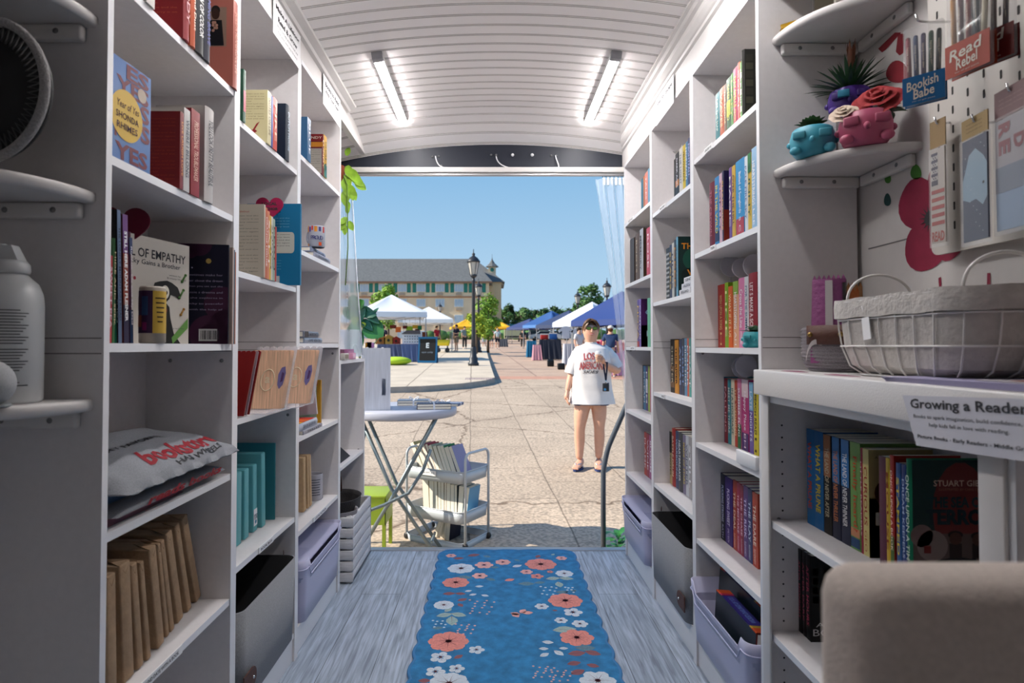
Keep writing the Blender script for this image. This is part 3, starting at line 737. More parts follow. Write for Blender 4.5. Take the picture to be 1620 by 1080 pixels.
# face-out book at the near end: blue cover, yellow circle
o = empty('book', (-.722, 1.13, 1.487), 'blue book with yellow circle reading Year of Yes, facing out', 'book')
o.rotation_euler = (0, 0, R(-3))
b = MB(); BL = hm('5c86c0', .35)
b.box(-.022, 0, 0, .128, 0, .2, BL)
U = (0,1,0); V = (0,0,1); mk = hm('7a1c38', .4)
for i, (t, yy, zz, hh, ww) in enumerate((('ES', .085, .182, .03, .07), ('YES', .07, .15, .032, .10), ('S', .108, .115, .036, .03), ('S', .11, .075, .036, .03), ('YES', .068, .02, .034, .10), ('Y', .02, .06, .03, .03))):
    b.text(t, mk, (0, yy, zz), U, V, fit=(ww, hh), bold=.03)
b.disc((0, .052, .093), U, V, .048, hm('dcb93a', .4), n=40, lift=.001, ry=.05)
b.disc((0, .098, .152), U, V, .014, hm('c8b8a8', .4), n=24, lift=.001)
b.text('Year of Yes', hm('4a2030'), (.0, .055, .112), U, V, fit=(.066, .014), lift=.0016, shear=.2)
b.text('SHONDA', hm('4a2030'), (.0, .053, .090), U, V, fit=(.068, .013), lift=.0016, bold=.01)
b.text('RHIMES', hm('4a2030'), (.0, .053, .070), U, V, fit=(.062, .013), lift=.0016, bold=.01)
b.build('cover', o)
b = MB(); b.box(-.021, -.001, .0005, .1285, .002, .2008, PAPER); b.build('pages', o)
# third shelf of the nearest left bookcase
g = 'books on the third shelf of the nearest left bookcase'
zz = 1.135
row(-1, -.735, zz, [
 B(174,181,.17,'b8323c','thin pink red picture book','SWEET PEA','f0d0d8'),
 B(181.5,186,.205,'4a7a52','thin green picture book','HIDE AND SEEK','f0e8c0'),
 B(186.5,190.5,.235,'1f6f5a','dark teal picture book','GARDEN FRIENDS','d0f0e0'),
], 'third shelf, nearest left bookcase', g, d=.13)
place_book(-1, -.735, 1.19, zz, .012, .262, .14, '101014', 'tall black picture book with blue grey spine, leaning on its neighbour', group=g, lean=R(2.2), spine_col='6a7c98', title='THE LONELY MOUNTAIN ROAD', tc='303848', hard=True)
place_book(-1, -.738, 1.212, zz, .019, .258, .135, '8a4a50', 'book with purple orange spine reading STILL HERE ADAM FLESNER', group=g, lean=R(2.4), title='STILL HERE ADAM FLESNER', tc='f8f8f8', bold=.04, band=[(.0,.3,'3a3050'),(.3,.7,'a0523c'),(.7,1,'7a4a86')], hard=True)
place_book(-1, -.742, 1.240, zz, .012, .228, .13, '5a2a4c', 'slim plum book with star on spine, right of STILL HERE', group=g, lean=R(2.2), title='Ruckus  Us and My Dad', tc='e8e0e8', bold=.02, hard=True, band=[(0,.3,'203a60'),(.8,.95,'2f3a6a')])
def bigpic(label, p0, p1, h, t, base, draw, name='book'):
    """face-out picture book standing between plan points p0 (near) and p1 (far), cover toward the aisle"""
    p0 = Vector(p0); p1 = Vector(p1); dvec = (p1-p0); L = dvec.length
    r_ = empty(name, (p0.x, p0.y, base), label, 'book'); r_.rotation_euler = (0, 0, math.atan2(dvec.y, dvec.x))
    b = MB(); draw(b, L, h)
    b.build('cover', r_)
    b = MB(); b.box(.003, L-.002, .0015, t-.0015, .003, h-.003, PAPER); b.build('pages', r_)
    return r_
def dog_cover(b, L, h):
    wc = hm('cdc8c0', .4)
    b.box(0, L, -.001, .001, 0, h, wc); b.box(0, L, .0105, .0125, 0, h, wc); b.box(-.001, .001, 0, .012, 0, h, wc)
    U, V = (1,0,0), (0,0,1); k = hm('15120f', .5)
    def q(x, z): return (x*L, -.001, z*h)
    b.text('L OF EMPATHY', hm('1c2230'), q(.50,.845), U, V, fit=(.86*L, .085*h), bold=.012)
    b.text('cky Gains a Brother', hm('404450'), q(.45,.755), U, V, fit=(.78*L, .06*h))
    b.text('written by', hm('404450'), q(.75,.67), U, V, fit=(.2*L, .02*h)); b.text('Brittany Howell', hm('404450'), q(.78,.64), U, V, fit=(.32*L, .022*h))
    # black dog sitting, head to the right
    pts = [(.30,.0),(.86,.0),(.74,.1),(.68,.25),(.66,.36),(.60,.40),(.66,.44),(.68,.48),(.76,.47),(.82,.44),(.84,.50),(.80,.56),(.70,.60),(.62,.615),(.50,.60),(.42,.58),(.40,.54),(.46,.50),(.47,.44),(.42,.36),(.36,.2)]
    b.poly([(x*L, -.0018, z*h) for x, z in pts], k)
    b.disc(q(.585,.50), U, V, .013, hm('e0dcd0'), lift=.0016, n=16, ry=.016); b.disc(q(.59,.497), U, V, .006, k, lift=.0022, n=12)
    b.poly([(x*L, -.0024, z*h) for x, z in ((.47,.31),(.62,.34),(.62,.31),(.47,.28))], hm('8c2a28'))
    for x, z, r in ((.90,.66,.006),(.86,.50,.007),(.88,.32,.005)):
        b.tube([(x*L-r, -.002, z*h-r*1.4),(x*L+r, -.002, z*h+r*1.4)], .0022, hm('4f7a3a' if x != .88 else 'a8803a'), n=6)
        for sg in (-1, 1): b.ball((x*L+sg*r, -.002, z*h+sg*r*1.4), .0036, hm('4f7a3a' if x != .88 else 'a8803a'), n=8)
    b.poly([(x*L, -.0022, z*h) for x, z in ((.72,.0),(.98,.16),(.98,.26),(.70,.06))], hm('6c9a50'))
    b.text('for my brother', hm('505860'), q(.80,.15), U, V, fit=(.2*L, .02*h), lift=.003)
    b.disc(q(.12,.60), U, V, .004, hm('b03a4a'), n=10)
bigpic('white picture book with black dog reading OF EMPATHY, facing out', (-.800,1.318), (-.758,1.508), .243, .0125, zz, dog_cover).name = 'picture_book'
def stars_cover(b, L, h):
    nv = hm('1a1a34', .4); b.box(0, L, -.001, .001, 0, h, nv); b.box(0, L, .0085, .0105, 0, h, nv); b.box(L-.001, L+.001, 0, .010, 0, h, nv)
    U, V = (1,0,0), (0,0,1); mv = hm('4c2444', .4)
    for x, z, r in ((.55,1.0,.032),(.40,.95,.026),(.0,.06,.03),(.22,.02,.024),(.92,.40,.046),(.72,.1,.05),(.98,.2,.04),(.8,.02,.05)):
        pts = []
        for k in range(24):
            a = 2*math.pi*k/24; X = min(max(x*L + r*math.cos(a), 0), L); Z = min(max(z*h + r*math.sin(a), 0), h); pts.append((X, -.0016, Z))
        b.poly(pts, mv)
    for k, t in enumerate(('A cat sometimes make her','and tells her about the dream','dreams when you set out the','to visit Rosie s dreams and','ones as she explores in','from tricky to peaceful','for her with the help of')):
        b.text(t, hm('a8a0b8'), (.54*L, -.001, (.69-.058*k)*h), U, V, fit=(.76*L, .022*h), lift=.0018)
    b.disc((.7*L, -.001, .83*h), U, V, .007, hm('b8a060'), n=8, lift=.0016)
    b.disc((.45*L, -.001, .76*h), U, V, .002, hm('c8c0d8'), n=6, lift=.0016)
    b.box(.56*L, .84*L, -.0022, -.0016, .03*h, .15*h, hm('c8c8c8'))
    for k in range(11): b.box(.59*L+k*.0042, .59*L+k*.0042+.0014+.0008*(k%3), -.0028, -.0022, .045*h, .135*h, INK)
bigpic('dark purple picture book back cover with barcode and starry sky', (-.855,1.565), (-.700,1.600), .262, .0105, zz, stars_cover).name = 'picture_book'
for k, (c_, l_) in enumerate((('c9b8b0','thin pale picture book directly behind the starry purple one'),('1f5a6c','thin teal picture book, second behind the starry purple one'),('b86a3a','thin orange picture book against the end panel behind the starry purple one'))):
    place_book(-1, -.692-.002*k, 1.618+.011*k, zz, .0085, .258-.004*k, .15, c_, l_, cat='book', group='thin picture books behind the starry one').name = 'picture_book'
# heart plaque (crimson) leaning behind
def heart(label, loc, rz, s, txt, col, tilt=0, nm='heart_sign'):
    pts = []
    for k in range(48):
        a = 2*math.pi*k/48; x = 16*math.sin(a)**3; y_ = 13*math.cos(a)-5*math.cos(2*a)-2*math.cos(3*a)-math.cos(4*a); pts.append((x*s/16, y_*s/16))
    b = MB(); b.prism(pts, -.002, .002, hm(col, .5), M=Matrix.Rotation(R(90),4,'X'))
    for i, t in enumerate(txt): b.text(t, INK, (0, -.0022, s*.28-i*s*.38), (1,0,0), (0,0,1), fit=(s*(1.1 if i == 0 else 1.25), s*.22), bold=.04)
    b.tube([(0,.003,-s),(0,.003,-s*2.2)], .002, hm('e8e0d8'), n=6)
    o = b.build(nm, label=label, cat='sign'); o.location = loc; o.rotation_euler = (0, tilt, rz); return o
heart('dark crimson heart shaped tag standing behind the leaning picture books', (-.818,1.335,1.395), R(15), .055, [], '7a1c3c')
heart('magenta heart sign reading LOCAL AUTHOR above books, middle left bookcase', (-.760,2.055,1.600), R(3), .046, ['LOCAL','AUTHOR'], 'a8265a')
# printed glass candle / tin in front of the dog book
cn = empty('candle_jar', (-.733, 1.305, zz), 'small printed glass jar with colourful label before the dog book', 'jar')
b = MB(); b.lathe([(.022,0),(.026,.003),(.026,.118),(.024,.122)], hm('b8b0a4', .3), n=28)
b.build('jar', cn)
b = MB()
def wrap(mb, r, a0, a1, z0, z1, m_, n=10):
    vs = []
    for i in range(n+1):
        a = R(a0+(a1-a0)*i/n); vs += [(r*math.cos(a), r*math.sin(a), z0), (r*math.cos(a), r*math.sin(a), z1)]
    mb.add(vs, [(2*i, 2*i+2, 2*i+3, 2*i+1) for i in range(n)], m_)
wrap(b, .0264, -180, -60, .022, .112, hm('4a2c54')); wrap(b, .0264, -60, 20, .022, .112, hm('d8b858'))
wrap(b, .0266, -150, -110, .035, .06, hm('8a4a3a')); wrap(b, .0266, -110, -80, .06, .1, hm('3a5a80')); wrap(b, .0266, -170, -140, .07, .1, hm('7a3a6a')); wrap(b, .0267, -105, -85, .028, .045, hm('8a2a6a'))
for k in range(6): wrap(b, .0267, -50+2*k, 0-3*k, .095-.01*k, .098-.01*k, hm('4a3a20'))
b.build('label', cn, label='printed picture label')
# -- folded shirts
GREYJ = mat('heather_grey_jersey', (.235,.245,.27), .9, var=.2, vscale=500, bump=.25, bscale=700)
def folded(nm, label, cx, cy, z0, lx, ly, hh, mt, seed, front=1.0, group=None):
    b = MB(); nu, nv = 36, 30
    def ht(u, v):
        e = (1-abs(2*u-1)**3.2)*(1-abs(2*v-1)**4)
        nn = noise.noise(Vector((u*3+seed, v*3, seed)))*.16 + noise.noise(Vector((u*9, v*7+seed, 0)))*.05
        return max(.02, e**.42 * (1+nn))
    def top(i, j):
        u, v = i, j; h_ = ht(u, v); sh = 1 + .04*noise.noise(Vector((u*4, v*4, seed+5)))
        # front edge (u=1) is pinched
        return (cx + (u-.5)*lx*sh, cy + (v-.5)*ly*sh, z0 + hh*h_*(1-.60*u*front) + (.0035*math.sin(v*38+u*9)*u**2*(hh > .05)))
    def bot(i, j): p = top(i, j); return (p[0], p[1], z0 + .0005)
    b.grid(top, nu, nv, mt); b.grid(bot, nu, nv, mt)
    rim = [(0,k/nv) for k in range(nv+1)]
    for (fa) in (lambda t: (0,t), lambda t: (1,t), lambda t: (t,0), lambda t: (t,1)):
        vs = []; n = 30
        for k in range(n+1): vs += [bot(*fa(k/n)), top(*fa(k/n))]
        b.add(vs, [(2*k,2*k+2,2*k+3,2*k+1) for k in range(n)], mt, True)
    o = b.build(nm, label=label, cat='t-shirt', group=group); return o, top
gS = 'folded shirts in a pile on the fourth shelf'
folded('folded_shirt', 'folded pink shirt at the bottom of the shirt pile', -.835, 1.30, .783, .20, .30, .022, mat('pink_jersey',(.45,.22,.30),.9,var=.1,vscale=400), 3, front=.1, group=gS)
folded('folded_shirt', 'folded light grey shirt with red lettering, second from the bottom of the pile', -.822, 1.385, .803, .225, .46, .028, GREYJ, 5, front=.1, group=gS)
folded('folded_shirt', 'folded blue shirt in the middle of the shirt pile', -.838, 1.31, .826, .20, .33, .026, mat('blue_jersey',(.13,.24,.42),.9,var=.15,vscale=400), 8, front=.1, group=gS)
TS, tf = folded('folded_shirt', 'heather grey shirt on top of the pile, bookstore in red script', -.815, 1.40, .846, .255, .50, .095, GREYJ, 11, front=.9, group=gS)
# lettering draped over the top shirt
def drape(txt, mt, u0, v0, du, dv, w, h, bold=0, shear=0, dens=1, parent=TS):
    vs, fs, tw, th_ = glyphs(txt, bold, shear)
    b = MB(); P = []
    L = math.hypot(du, dv); du, dv = du/L, dv/L
    for p in vs:
        a = p.x/tw*w; c_ = p.y/th_*h
        u = u0 + (du*a - dv*c_); v = v0 + (dv*a + du*c_)
        u = min(max(u, .02), .985); v = min(max(v, .02), .985)
        q = Vector(tf(u, v)); P.append(q + Vector((.0006, -.0003, .0012)))
    b.add(P, fs, mt); return b.build('shirt_print', parent, recalc=False)
RED = hm('a01830', .6)
# u is across (aisle side = 1), v along the shelf
drape('bookstore', RED, .80, .56, 0, 1, .62, .20, bold=.035, shear=.35)
drape('MY FAVORITE', hm('22242c'), .56, .42, 0, 1, .42, .055, bold=.02)
drape('HAS WHEELS', hm('22242c'), .945, .62, 0, 1, .42, .05, bold=.02)
b = MB()
b.text('reads books', RED, (-.7085, 1.42, .812), (0,1,0), (0,0,1), fit=(.34,.018), bold=.04, shear=.3, lift=.001)
b.build('shirt_print', bpy.data.objects['folded_shirt.001'])
b = MB(Matrix.Translation((-.83,1.20,.915))); b.poly([(-.02,0,0),(.03,-.0,.0),(.03,.03,.006),(-.015,.035,.006)], BLACK); b.build('neck_tag', TS)
# -- brown paper parcels
KRAFT = mat('brown_kraft_paper', (.36,.235,.135), .8, var=.12, vscale=40, bump=.2, bscale=90)
def parcel(side, X, yb, yt, z, t, h, d, label, mt, grp, nm='wrapped_book', fold=True, cat='parcel', tagp=None):
    lean = math.atan2(yb-yt, h)
    r_ = empty(nm, (X, yb, z + math.sin(abs(lean))*0), label, cat, grp); r_.rotation_euler = (lean, 0, 0)
    b = MB(); s = side; x0, x1 = sorted((0, s*d))
    b.rbox(x0, x1, 0, t, 0, h, mt, c=.0035); b.build('wrapping', r_)
    if fold:
        f = MB()
        # folded flap triangles at the top and a seam line down the spine
        f.add([(0,0,h),(0,t,h),(s*.045,t/2,h+.008),(-s*.0008,t/2,h-.022)], [(0,3,2),(3,1,2)], mt)
        f.add([(s*.02,-.0008,h-.002),(s*(d-.02),-.0008,h-.002),(s*d*.5,-.0018,h-.05)], [(0,1,2)], mt)
        f.build('folded_flap', r_)
    if tagp:
        f = MB(); f.box(min(-s*.0006, -s*.0012), max(-s*.0006,-s*.0012), .003, t-.003, .02, .075, PLABEL)
        f.text(tagp, hm('2a5a78'), (-s*.0014, t/2, .05), (0,-s,0), (0,0,1), fit=(t*.7,.018), bold=.03)
        f.disc((-s*.0014, t/2, .033), (0,-s,0), (0,0,1), t*.2, hm('3a8fb0')); f.build('paper_tag', r_)
    return r_
gP = 'brown paper parcels on the fifth shelf'
par = [(186,.010,.250,-.725,.028),(213,.020,.245,-.745,.036),(228,.030,.232,-.748,.022),(240,.034,.225,-.750,.016),(261,.042,.240,-.755,.028),(269,.046,.235,-.765,.014),(277,.052,.236,-.768,.018),(291,.062,.243,-.775,.028),(304,.070,.248,-.783,.022),(319,.085,.255,-.79,.028)]
prev = 0
for i, (pb, dy, h, X, t) in enumerate(par):
    yb = yof(pb, X, .445)-t; yt = yb - dy
    lab = 'brown paper wrapped book, %s' % (['nearest the camera and standing straight','second from the near end of the parcel row','third from the near end, slim','fourth from the near end, very slim','fifth from the near end, thick','sixth from the near end, thin','seventh from the near end, thin','third from the far end','second from the far end','last and most tilted one, by the end panel'][i])
    parcel(-1, X, yb, yt, .4455+.0, t, h, .155, lab, KRAFT, gP)
# -- middle left bookcase
g = 'books on the top shelf of the middle left bookcase'
row(-1, -.706, 1.768, [
 B(387,391,.15,'3f6a58','slim green and pink paperback','',band=[(.2,.6,'c86a7a')]),
 B(425,431,.168,'d6cda6','cream paperback with printed back cover and red arrow','NOTES ON LIFE','6a4a30',d=.125,
   art=lambda b,s,d,h:[blurb('5a4a38',z0=.45,z1=.92,n=11,x0=.06,x1=.9)(b,s,d,h), b.poly([((-(1-x)*d), -.0012, z*h) for x, z in ((.70,.36),(.78,.40),(.66,.25),(.72,.22),(.52,.12),(.52,.26),(.60,.24))], hm('a03038'))]),
 B(431,434,.164,'2c4a9a','thin bright blue paperback'),
 B(434,440.5,.168,'c8442c','red orange paperback','FIRE','ffd8c0'),
 B(453.5,459.5,.192,'1c3044','dark navy hardcover reading DUTCH HOUSE','DUTCH HOUSE','c8d8e8',hard=True,d=.14,art=lambda b,s,d,h:[facetext(b,s,d,h,.3,.78,'*','c8b070',.08,.03)]),
], 'top shelf, middle left bookcase', g)
g = 'books on the second shelf of the middle left bookcase'
row(-1, -.706, 1.341, [
 B(417.5,421.5,.226,'c4bcae','pale hardcover showing a full page of print','',d=.15,hard=True,
   art=lambda b,s,d,h:[face(b,s,d,h,0,1,0,1,'b3aca0'),facetext(b,s,d,h,.4,.90,'a beautiful debut','a03a3a',.6,.025,.0012),blurb('4a4a4c',z0=.62,z1=.84,n=6)(b,s,d,h),blurb('4a4a4c',z0=.38,z1=.56,n=5)(b,s,d,h),blurb('4a4a4c',z0=.08,z1=.3,n=6)(b,s,d,h)]),
 B(421.5,425,.222,'c86a3c','orange paperback','ORANGE HOUSE','ffffff'),
 B(425,428.5,.215,'d8916a','light orange paperback','SALT','ffffff'),
 B(428.5,431,.204,'e0c040','thin yellow paperback','SUN','604020'),
 B(431,433.5,.204,'d8d4cc','thin white paperback','SNOW','604020'),
 B(433.5,437,.200,'a8b8a8','thin grey green paperback','FERN','405040'),
 B(437,439.5,.178,'b8402c','short red orange paperback','','ffffff'),
], 'second shelf, middle left bookcase', g)
def blue_back(b, L, h):
    bl = hm('1f7fa8', .38); b.box(0, L, -.001, .001, 0, h, bl); b.box(0, L, .0105, .0125, 0, h, bl); b.box(L-.001, L+.001, 0, .012, 0, h, bl)
    U, V = (1,0,0), (0,0,1)
    for k in range(4): b.text(LOREM[k], hm('8fc4d8'), (.5*L, -.001, (.82-.035*k)*h), U, V, fit=(.6*L, .016*h))
    b.text('*', hm('103a50'), (.55*L,-.001,.88*h), U, V, fit=(.03,.03), bold=.05)
    pts = []
    for cx_, cz_, a0 in ((.84,.60,0),(.16,.60,90),(.16,.44,180),(.84,.44,270)):
        for k in range(7): a = R(a0+15*k); pts.append((cx_*L+.010*math.cos(a), -.0014, cz_*h+.014*math.sin(a)))
    b.poly(pts, hm('c8ccc4'))
    for k in range(5): b.text(LOREM[(k+2)%6], hm('384850'), (.5*L, -.0014, (.62-.035*k)*h), U, V, fit=(.62*L, .016*h))
    b.box(.1*L, .42*L, -.0018, -.001, .35*h, .385*h, hm('1f6a40'))
    for k in range(4): b.text(LOREM[(k+1)%6], hm('8fc4d8'), (.4*L, -.001, (.30-.035*k)*h), U, V, fit=(.5*L, .012*h))
    b.box(.25*L, .62*L, -.0018, -.001, .02*h, .11*h, hm('c0c4c8'))
    for k in range(12): b.box(.28*L+k*.0045, .28*L+k*.0045+.0018, -.0024, -.0018, .03*h, .1*h, INK)
bigpic('large blue book back cover with speech box, middle left bookcase', (-.855,2.10), (-.670,2.10), .283, .0125, 1.341, blue_back)
# -- striped notebooks with scalloped top edges in clear stands, third shelf
WOODC = mat('striped_wood_print', srgb('e2b898'), .35, var=.22, vscale=16, stretch=(14,.6,14))
REDC = hm('9c2020', .4); LAV = hm('a8a4c0', .35)
ACR = mat('clear_acrylic', (.86,.87,.95), .12, alpha=.35, spec=.6)
def scallop(L, h, n=9, r=.35):
    pts = [(0,0),(L,0)]
    for k in range(n):
        for q in range(5):
            a = math.pi*q/5; x = L - (k+.5)*L/n + math.cos(a)*L/n/2; pts.append((x, h + math.sin(a)*L/n*r))
    pts.append((0, h)); return pts
def notebook(X, Y, z, label, cov, lean, grp, art=False, L=.125, h=.182):
    r_ = empty('notebook', (X, Y, z), label, 'notebook', grp)
    r_.rotation_euler = (R(90)+R(-6), 0, lean)
    # local: x along the width towards the aisle, y up, z thickness toward the camera
    S = Matrix.Shear('XZ', 4, (0,0)); S = Matrix(); S[0][1] = .14
    b = MB(S); b.prism(scallop(L, h), 0, .0035, cov)
    b.build('cover', r_)
    b = MB(S); b.box(.003, L-.002, .002, h-.004, -.004, 0, PAPER); b.build('pages', r_)
    if art:
        b = MB(S)
        ring = [(.53*L+.021*math.cos(2*math.pi*k/24), .5*h+.034*math.sin(2*math.pi*k/24), .0042) for k in range(24)]
        b.tube(ring, .0016, hm('f4e4c8'), n=5, closed=True)
        b.poly([(x*L,y_*h,.0042) for x, y_ in ((.80,.42),(.86,.34),(.94,.42),(.97,.62),(.93,.74),(.84,.72),(.78,.6))], hm('8f86b8'))
        b.poly([(x*L,y_*h,.0048) for x, y_ in ((.86,.46),(.92,.48),(.93,.62),(.87,.64))], hm('6a4a7a'))
        b.text('a', hm('f4e4c8'), (.53*L,.5*h,.004), (1,0,0), (0,1,0), fit=(.016,.02), bold=.02)
        b.build('cover_print', r_)
    return r_
gN = 'scallop topped notebooks on the third shelf of the middle left bookcase'
nb = [(1.700,'red'),(1.712,'red'),(1.725,'lav'),(1.748,'red'),(1.775,'wood'),(1.80,'wood'),(1.825,'wood'),(1.86,'art')]
for k, Y in enumerate((1.735, 1.755, 1.775)):
    notebook(-.835, Y, .930, 'red edged scalloped notebook, %s in the group nearest the camera' % ORD[k], REDC if k != 1 else hm('b8a0a8'), R(0), gN)
for k in range(5):
    notebook(-.800, 1.965-.007*k, .930, 'wood striped scalloped notebook, %s of the nearer group' % ['front one with round emblem','second','third','fourth','hindmost'][4-k], WOODC, 0, gN, art=(k==4))
for k in range(5):
    notebook(-.768, 2.140-.007*k, .930, 'wood striped scalloped notebook, %s of the farther group' % ['front one with round emblem','second','third','fourth','hindmost'][4-k], WOODC, 0, gN, art=(k==4))
for i, Y in enumerate((1.975, 2.150)):
    r_ = empty('acrylic_stand', (-.805+.035*i, Y, .927), ['clear acrylic stand with scalloped back, nearer of the two by the notebooks','clear acrylic stand with scalloped back, farther of the two by the notebooks'][i], 'stand', 'acrylic notebook stands')
    S = Matrix.Rotation(R(84),4,'X'); S2 = Matrix(); S2[0][1] = .14
    b = MB(S @ S2); b.prism(scallop(.135, .192, 6, .5), 0, .003, ACR); b.build('back_plate', r_)
    b = MB(); b.box(0, .13, -.17, 0, 0, .003, ACR); b.build('base_plate', r_)
# -- teal parcels on the fourth shelf
TEAL = mat('teal_wrapping_paper', srgb('5aa8ae'), .5, var=.06, vscale=8)
gT = 'teal wrapped parcels on the fourth shelf of the middle left bookcase'
for i, (px, t, h, X, dy, tg, lab) in enumerate(((382,.04,.225,-.785,.0,None,'teal wrapped parcel nearest the camera, partly behind the upright'),(394,.036,.222,-.788,.004,None,'teal wrapped parcel without tag beside the tagged one'),(407,.034,.222,-.79,.006,'BYOND','teal wrapped parcel with white paper tag, shorter one'),(420.5,.034,.252,-.782,.01,None,'tall teal wrapped parcel between the two tagged ones'),(428,.020,.252,-.80,.006,'UKE','tall teal wrapped parcel with white tag, near the back'))):
    yb = yof(px, X, .514)-t
    parcel(-1, X, yb, yb-dy, .5142, t, h, .15, lab, TEAL, gT, fold=False, tagp=tg)
b = MB(); b.box(-.94, -.775, 2.165, 2.172, .5142, .785, hm('4a98a4')); b.build('teal_board', label='flat teal board standing against the end panel behind parcels', cat='board')
# -- third left bookcase
g = 'books on the top shelf of the third left bookcase'
row(-1, -.706, 1.842, [
 B(488,493.5,.165,'3f6f96','dusty blue paperback','BLUE','ffffff'),
 B(511,514,.168,'7a2432','dark red paperback with printed back','LUNDY','ffe8c0',art=lambda b,s,d,h:[face(b,s,d,h,0,1,.82,1,'8c1f24'),facetext(b,s,d,h,.6,.91,'LUNDY','f0e0d0',.7,.06),face(b,s,d,h,.15,1,.68,.8,'d0902c'),face(b,s,d,h,.15,.95,.02,.64,'b8b2a8'),blurb('505050',z0=.1,z1=.6,n=10,x0=.2)(b,s,d,h)]),
 B(514,518.5,.176,'c8a02c','mustard and teal paperback','GOLD','3a5a50',band=[(0,.3,'2f7f7a')]),
], 'top shelf, third left bookcase', g, d=.10)
mg = empty('mug', (-.722, 2.475, 1.532), 'white mug with bright floral print and PROUD lettering', 'mug')
b = MB(); b.lathe([(.030,0),(.033,.004),(.034,.082),(.032,.086),(.030,.082),(.029,.006),(.0001,.004)], hm('b8bcc8', .2), n=28, cap=False)
for k, (a0, a1, z0, z1, c_) in enumerate(((-170,-150,.055,.08,'d8602c'),(-150,-135,.06,.085,'f0b030'),(-130,-115,.06,.08,'7a4aa0'),(-110,-98,.066,.084,'d8503c'),(-90,-70,.06,.082,'e8a040'),(-60,-45,.062,.08,'4a4a90'),(-30,-15,.058,.082,'c8402c'),(-175,-150,.004,.02,'4a4a90'),(-145,-130,.002,.012,'e8a040'),(-60,-40,.004,.018,'d8602c'))):
    wrap(b, .0346, a0, a1, z0, z1, hm(c_))
for k, ch in enumerate('PROUD'):
    a = R(-105+k*16); b.text(ch, hm('404888'), (.0347*math.cos(a), .0347*math.sin(a), .036), (-math.sin(a), math.cos(a), 0), (0,0,1), h=.016)
b.build('cup', mg)
b = MB(); b.tube(bezier((.033,.0,.07),(.062,.0,.075),(.062,0,.015),(.033,0,.02),10), .004, hm('b8bcc8', .2), M=Matrix.Rotation(R(150),4,'Z')); b.build('handle', mg)
def flat_book(X, Y, z, t, L, d, col, label, title='', tc='303848', rz=0, side=-1, grp=None, hard=False, band=None):
    """lying flat, spine toward the aisle"""
    o = empty('book', (X, Y, z), label, 'book', grp); o.rotation_mode = 'XYZ'
    M_ = Matrix.Rotation(rz,4,'Z') @ Matrix.Rotation(R(-90),4,'X')
    o.rotation_euler = M_.to_euler()
    # after -90 about X: local z -> +y world, local y -> -z ; lift by t
    o.location.z += t
    book_parts(o, side, t, L, d, col, title=title, tc=tc, hard=hard, band=band); return o
flat_book(-.716, 2.435, 1.4885, .022, .23, .15, 'a8acbc', 'lower of two pale books lying under the floral mug', 'THE GREAT BOOK OF DAYS', hard=True)
flat_book(-.728, 2.43, 1.511, .019, .20, .14, '9aa6c0', 'upper of two pale books lying under the floral mug', 'WHAT WE CARRY', hard=True)
flat_book(-.722, 2.33, 1.141, .022, .235, .15, '9aa4b4', 'lower silver book lying on the empty middle shelf, third left bookcase', 'SILVER BAY', hard=True)
flat_book(-.722, 2.325, 1.1635, .024, .19, .14, '8a8f9c', 'upper book with brown cover edge lying on the silver book', 'DESERT', hard=True, band=[(0,.25,'4a3a2c')])
# fourth shelf
flat_book(-.712, 2.30, .794, .014, .25, .17, 'b4b4c0', 'lowest thin white book of the flat stack by the picture board', 'LETTERS')
flat_book(-.722, 2.27, .8085, .028, .235, .17, 'c8cdd8', 'thick white book lying in the flat stack, red and yellow top', 'THE ANSWERS ARE HERE', tc='405070', hard=True)
b = MB(); b.box(-.885,-.728, 2.275, 2.49, .8370, .8376, hm('c8402c')); b.box(-.885,-.728,2.30,2.33,.8378,.8382,hm('e8c03c')); b.box(-.885,-.728,2.36,2.42,.8378,.8382,hm('d8702c')); b.build('flyer', label='red and yellow printed card lying on the thick white book', cat='card')
def framec(b, L, h):
    b.box(0, L, -.001, .012, 0, h, hm('c89a30')); b.box(.0, L*.88, -.002, -.001, .88*h, .98*h, hm('b02038')); b.box(.0, L*.86, -.002, -.001, .02*h, .86*h, hm('a0b09a'))
    for k in range(9): b.text(LOREM[k%6], hm('586058'), (.45*L,-.002,(.8-.08*k)*h), (1,0,0), (0,0,1), fit=(.6*L,.015*h))
bigpic('upright book with mustard edge, red header and pale green page', (-.87,2.63), (-.745,2.63), .19, .012, .793, framec)
b = MB(); b.box(0,.14,0,.004,0,.17, hm('c8c0c4')); b.box(.14,.143,-.001,.006,0,.17, hm('e0e0e4'))
b.build('leaning_plaque', label='plain pinkish white plaque leaning before the mustard edged book', cat='plaque', loc=(-.87,2.52,.838), rot=(R(6), R(-4), 0))
# fifth shelf: kraft books and mug
TAN = mat('tan_kraft_cover', (.50,.33,.17), .7, var=.1, vscale=60)
for k, (px, t, h) in enumerate(((483,.03,.225),(489,.022,.225),(493,.026,.222))):
    yb = yof(px, -.775, .447)-t*.6
    parcel(-1, -.775, yb, yb-.012-.006*k, .4475, t, h, .12, 'tan paper wrapped book, %s on the third left bookcase' % ['nearest of three','middle of three','farthest of three'][k], TAN, 'tan parcels on the third left bookcase', fold=False)
m2 = empty('mug', (-.80, 2.72, .4475), 'white mug with fine print standing behind the tan parcels', 'mug')
b = MB(); b.lathe([(.036,0),(.040,.004),(.040,.11),(.038,.115),(.036,.11),(.035,.006),(.0001,.004)], hm('c8c8d0', .25), n=24, cap=False)
for k in range(7): wrap(b, .0405, -110+4*(k%3), -30-5*(k%2), .09-.011*k, .0935-.011*k, hm('606470'))
b.build('cup', m2)
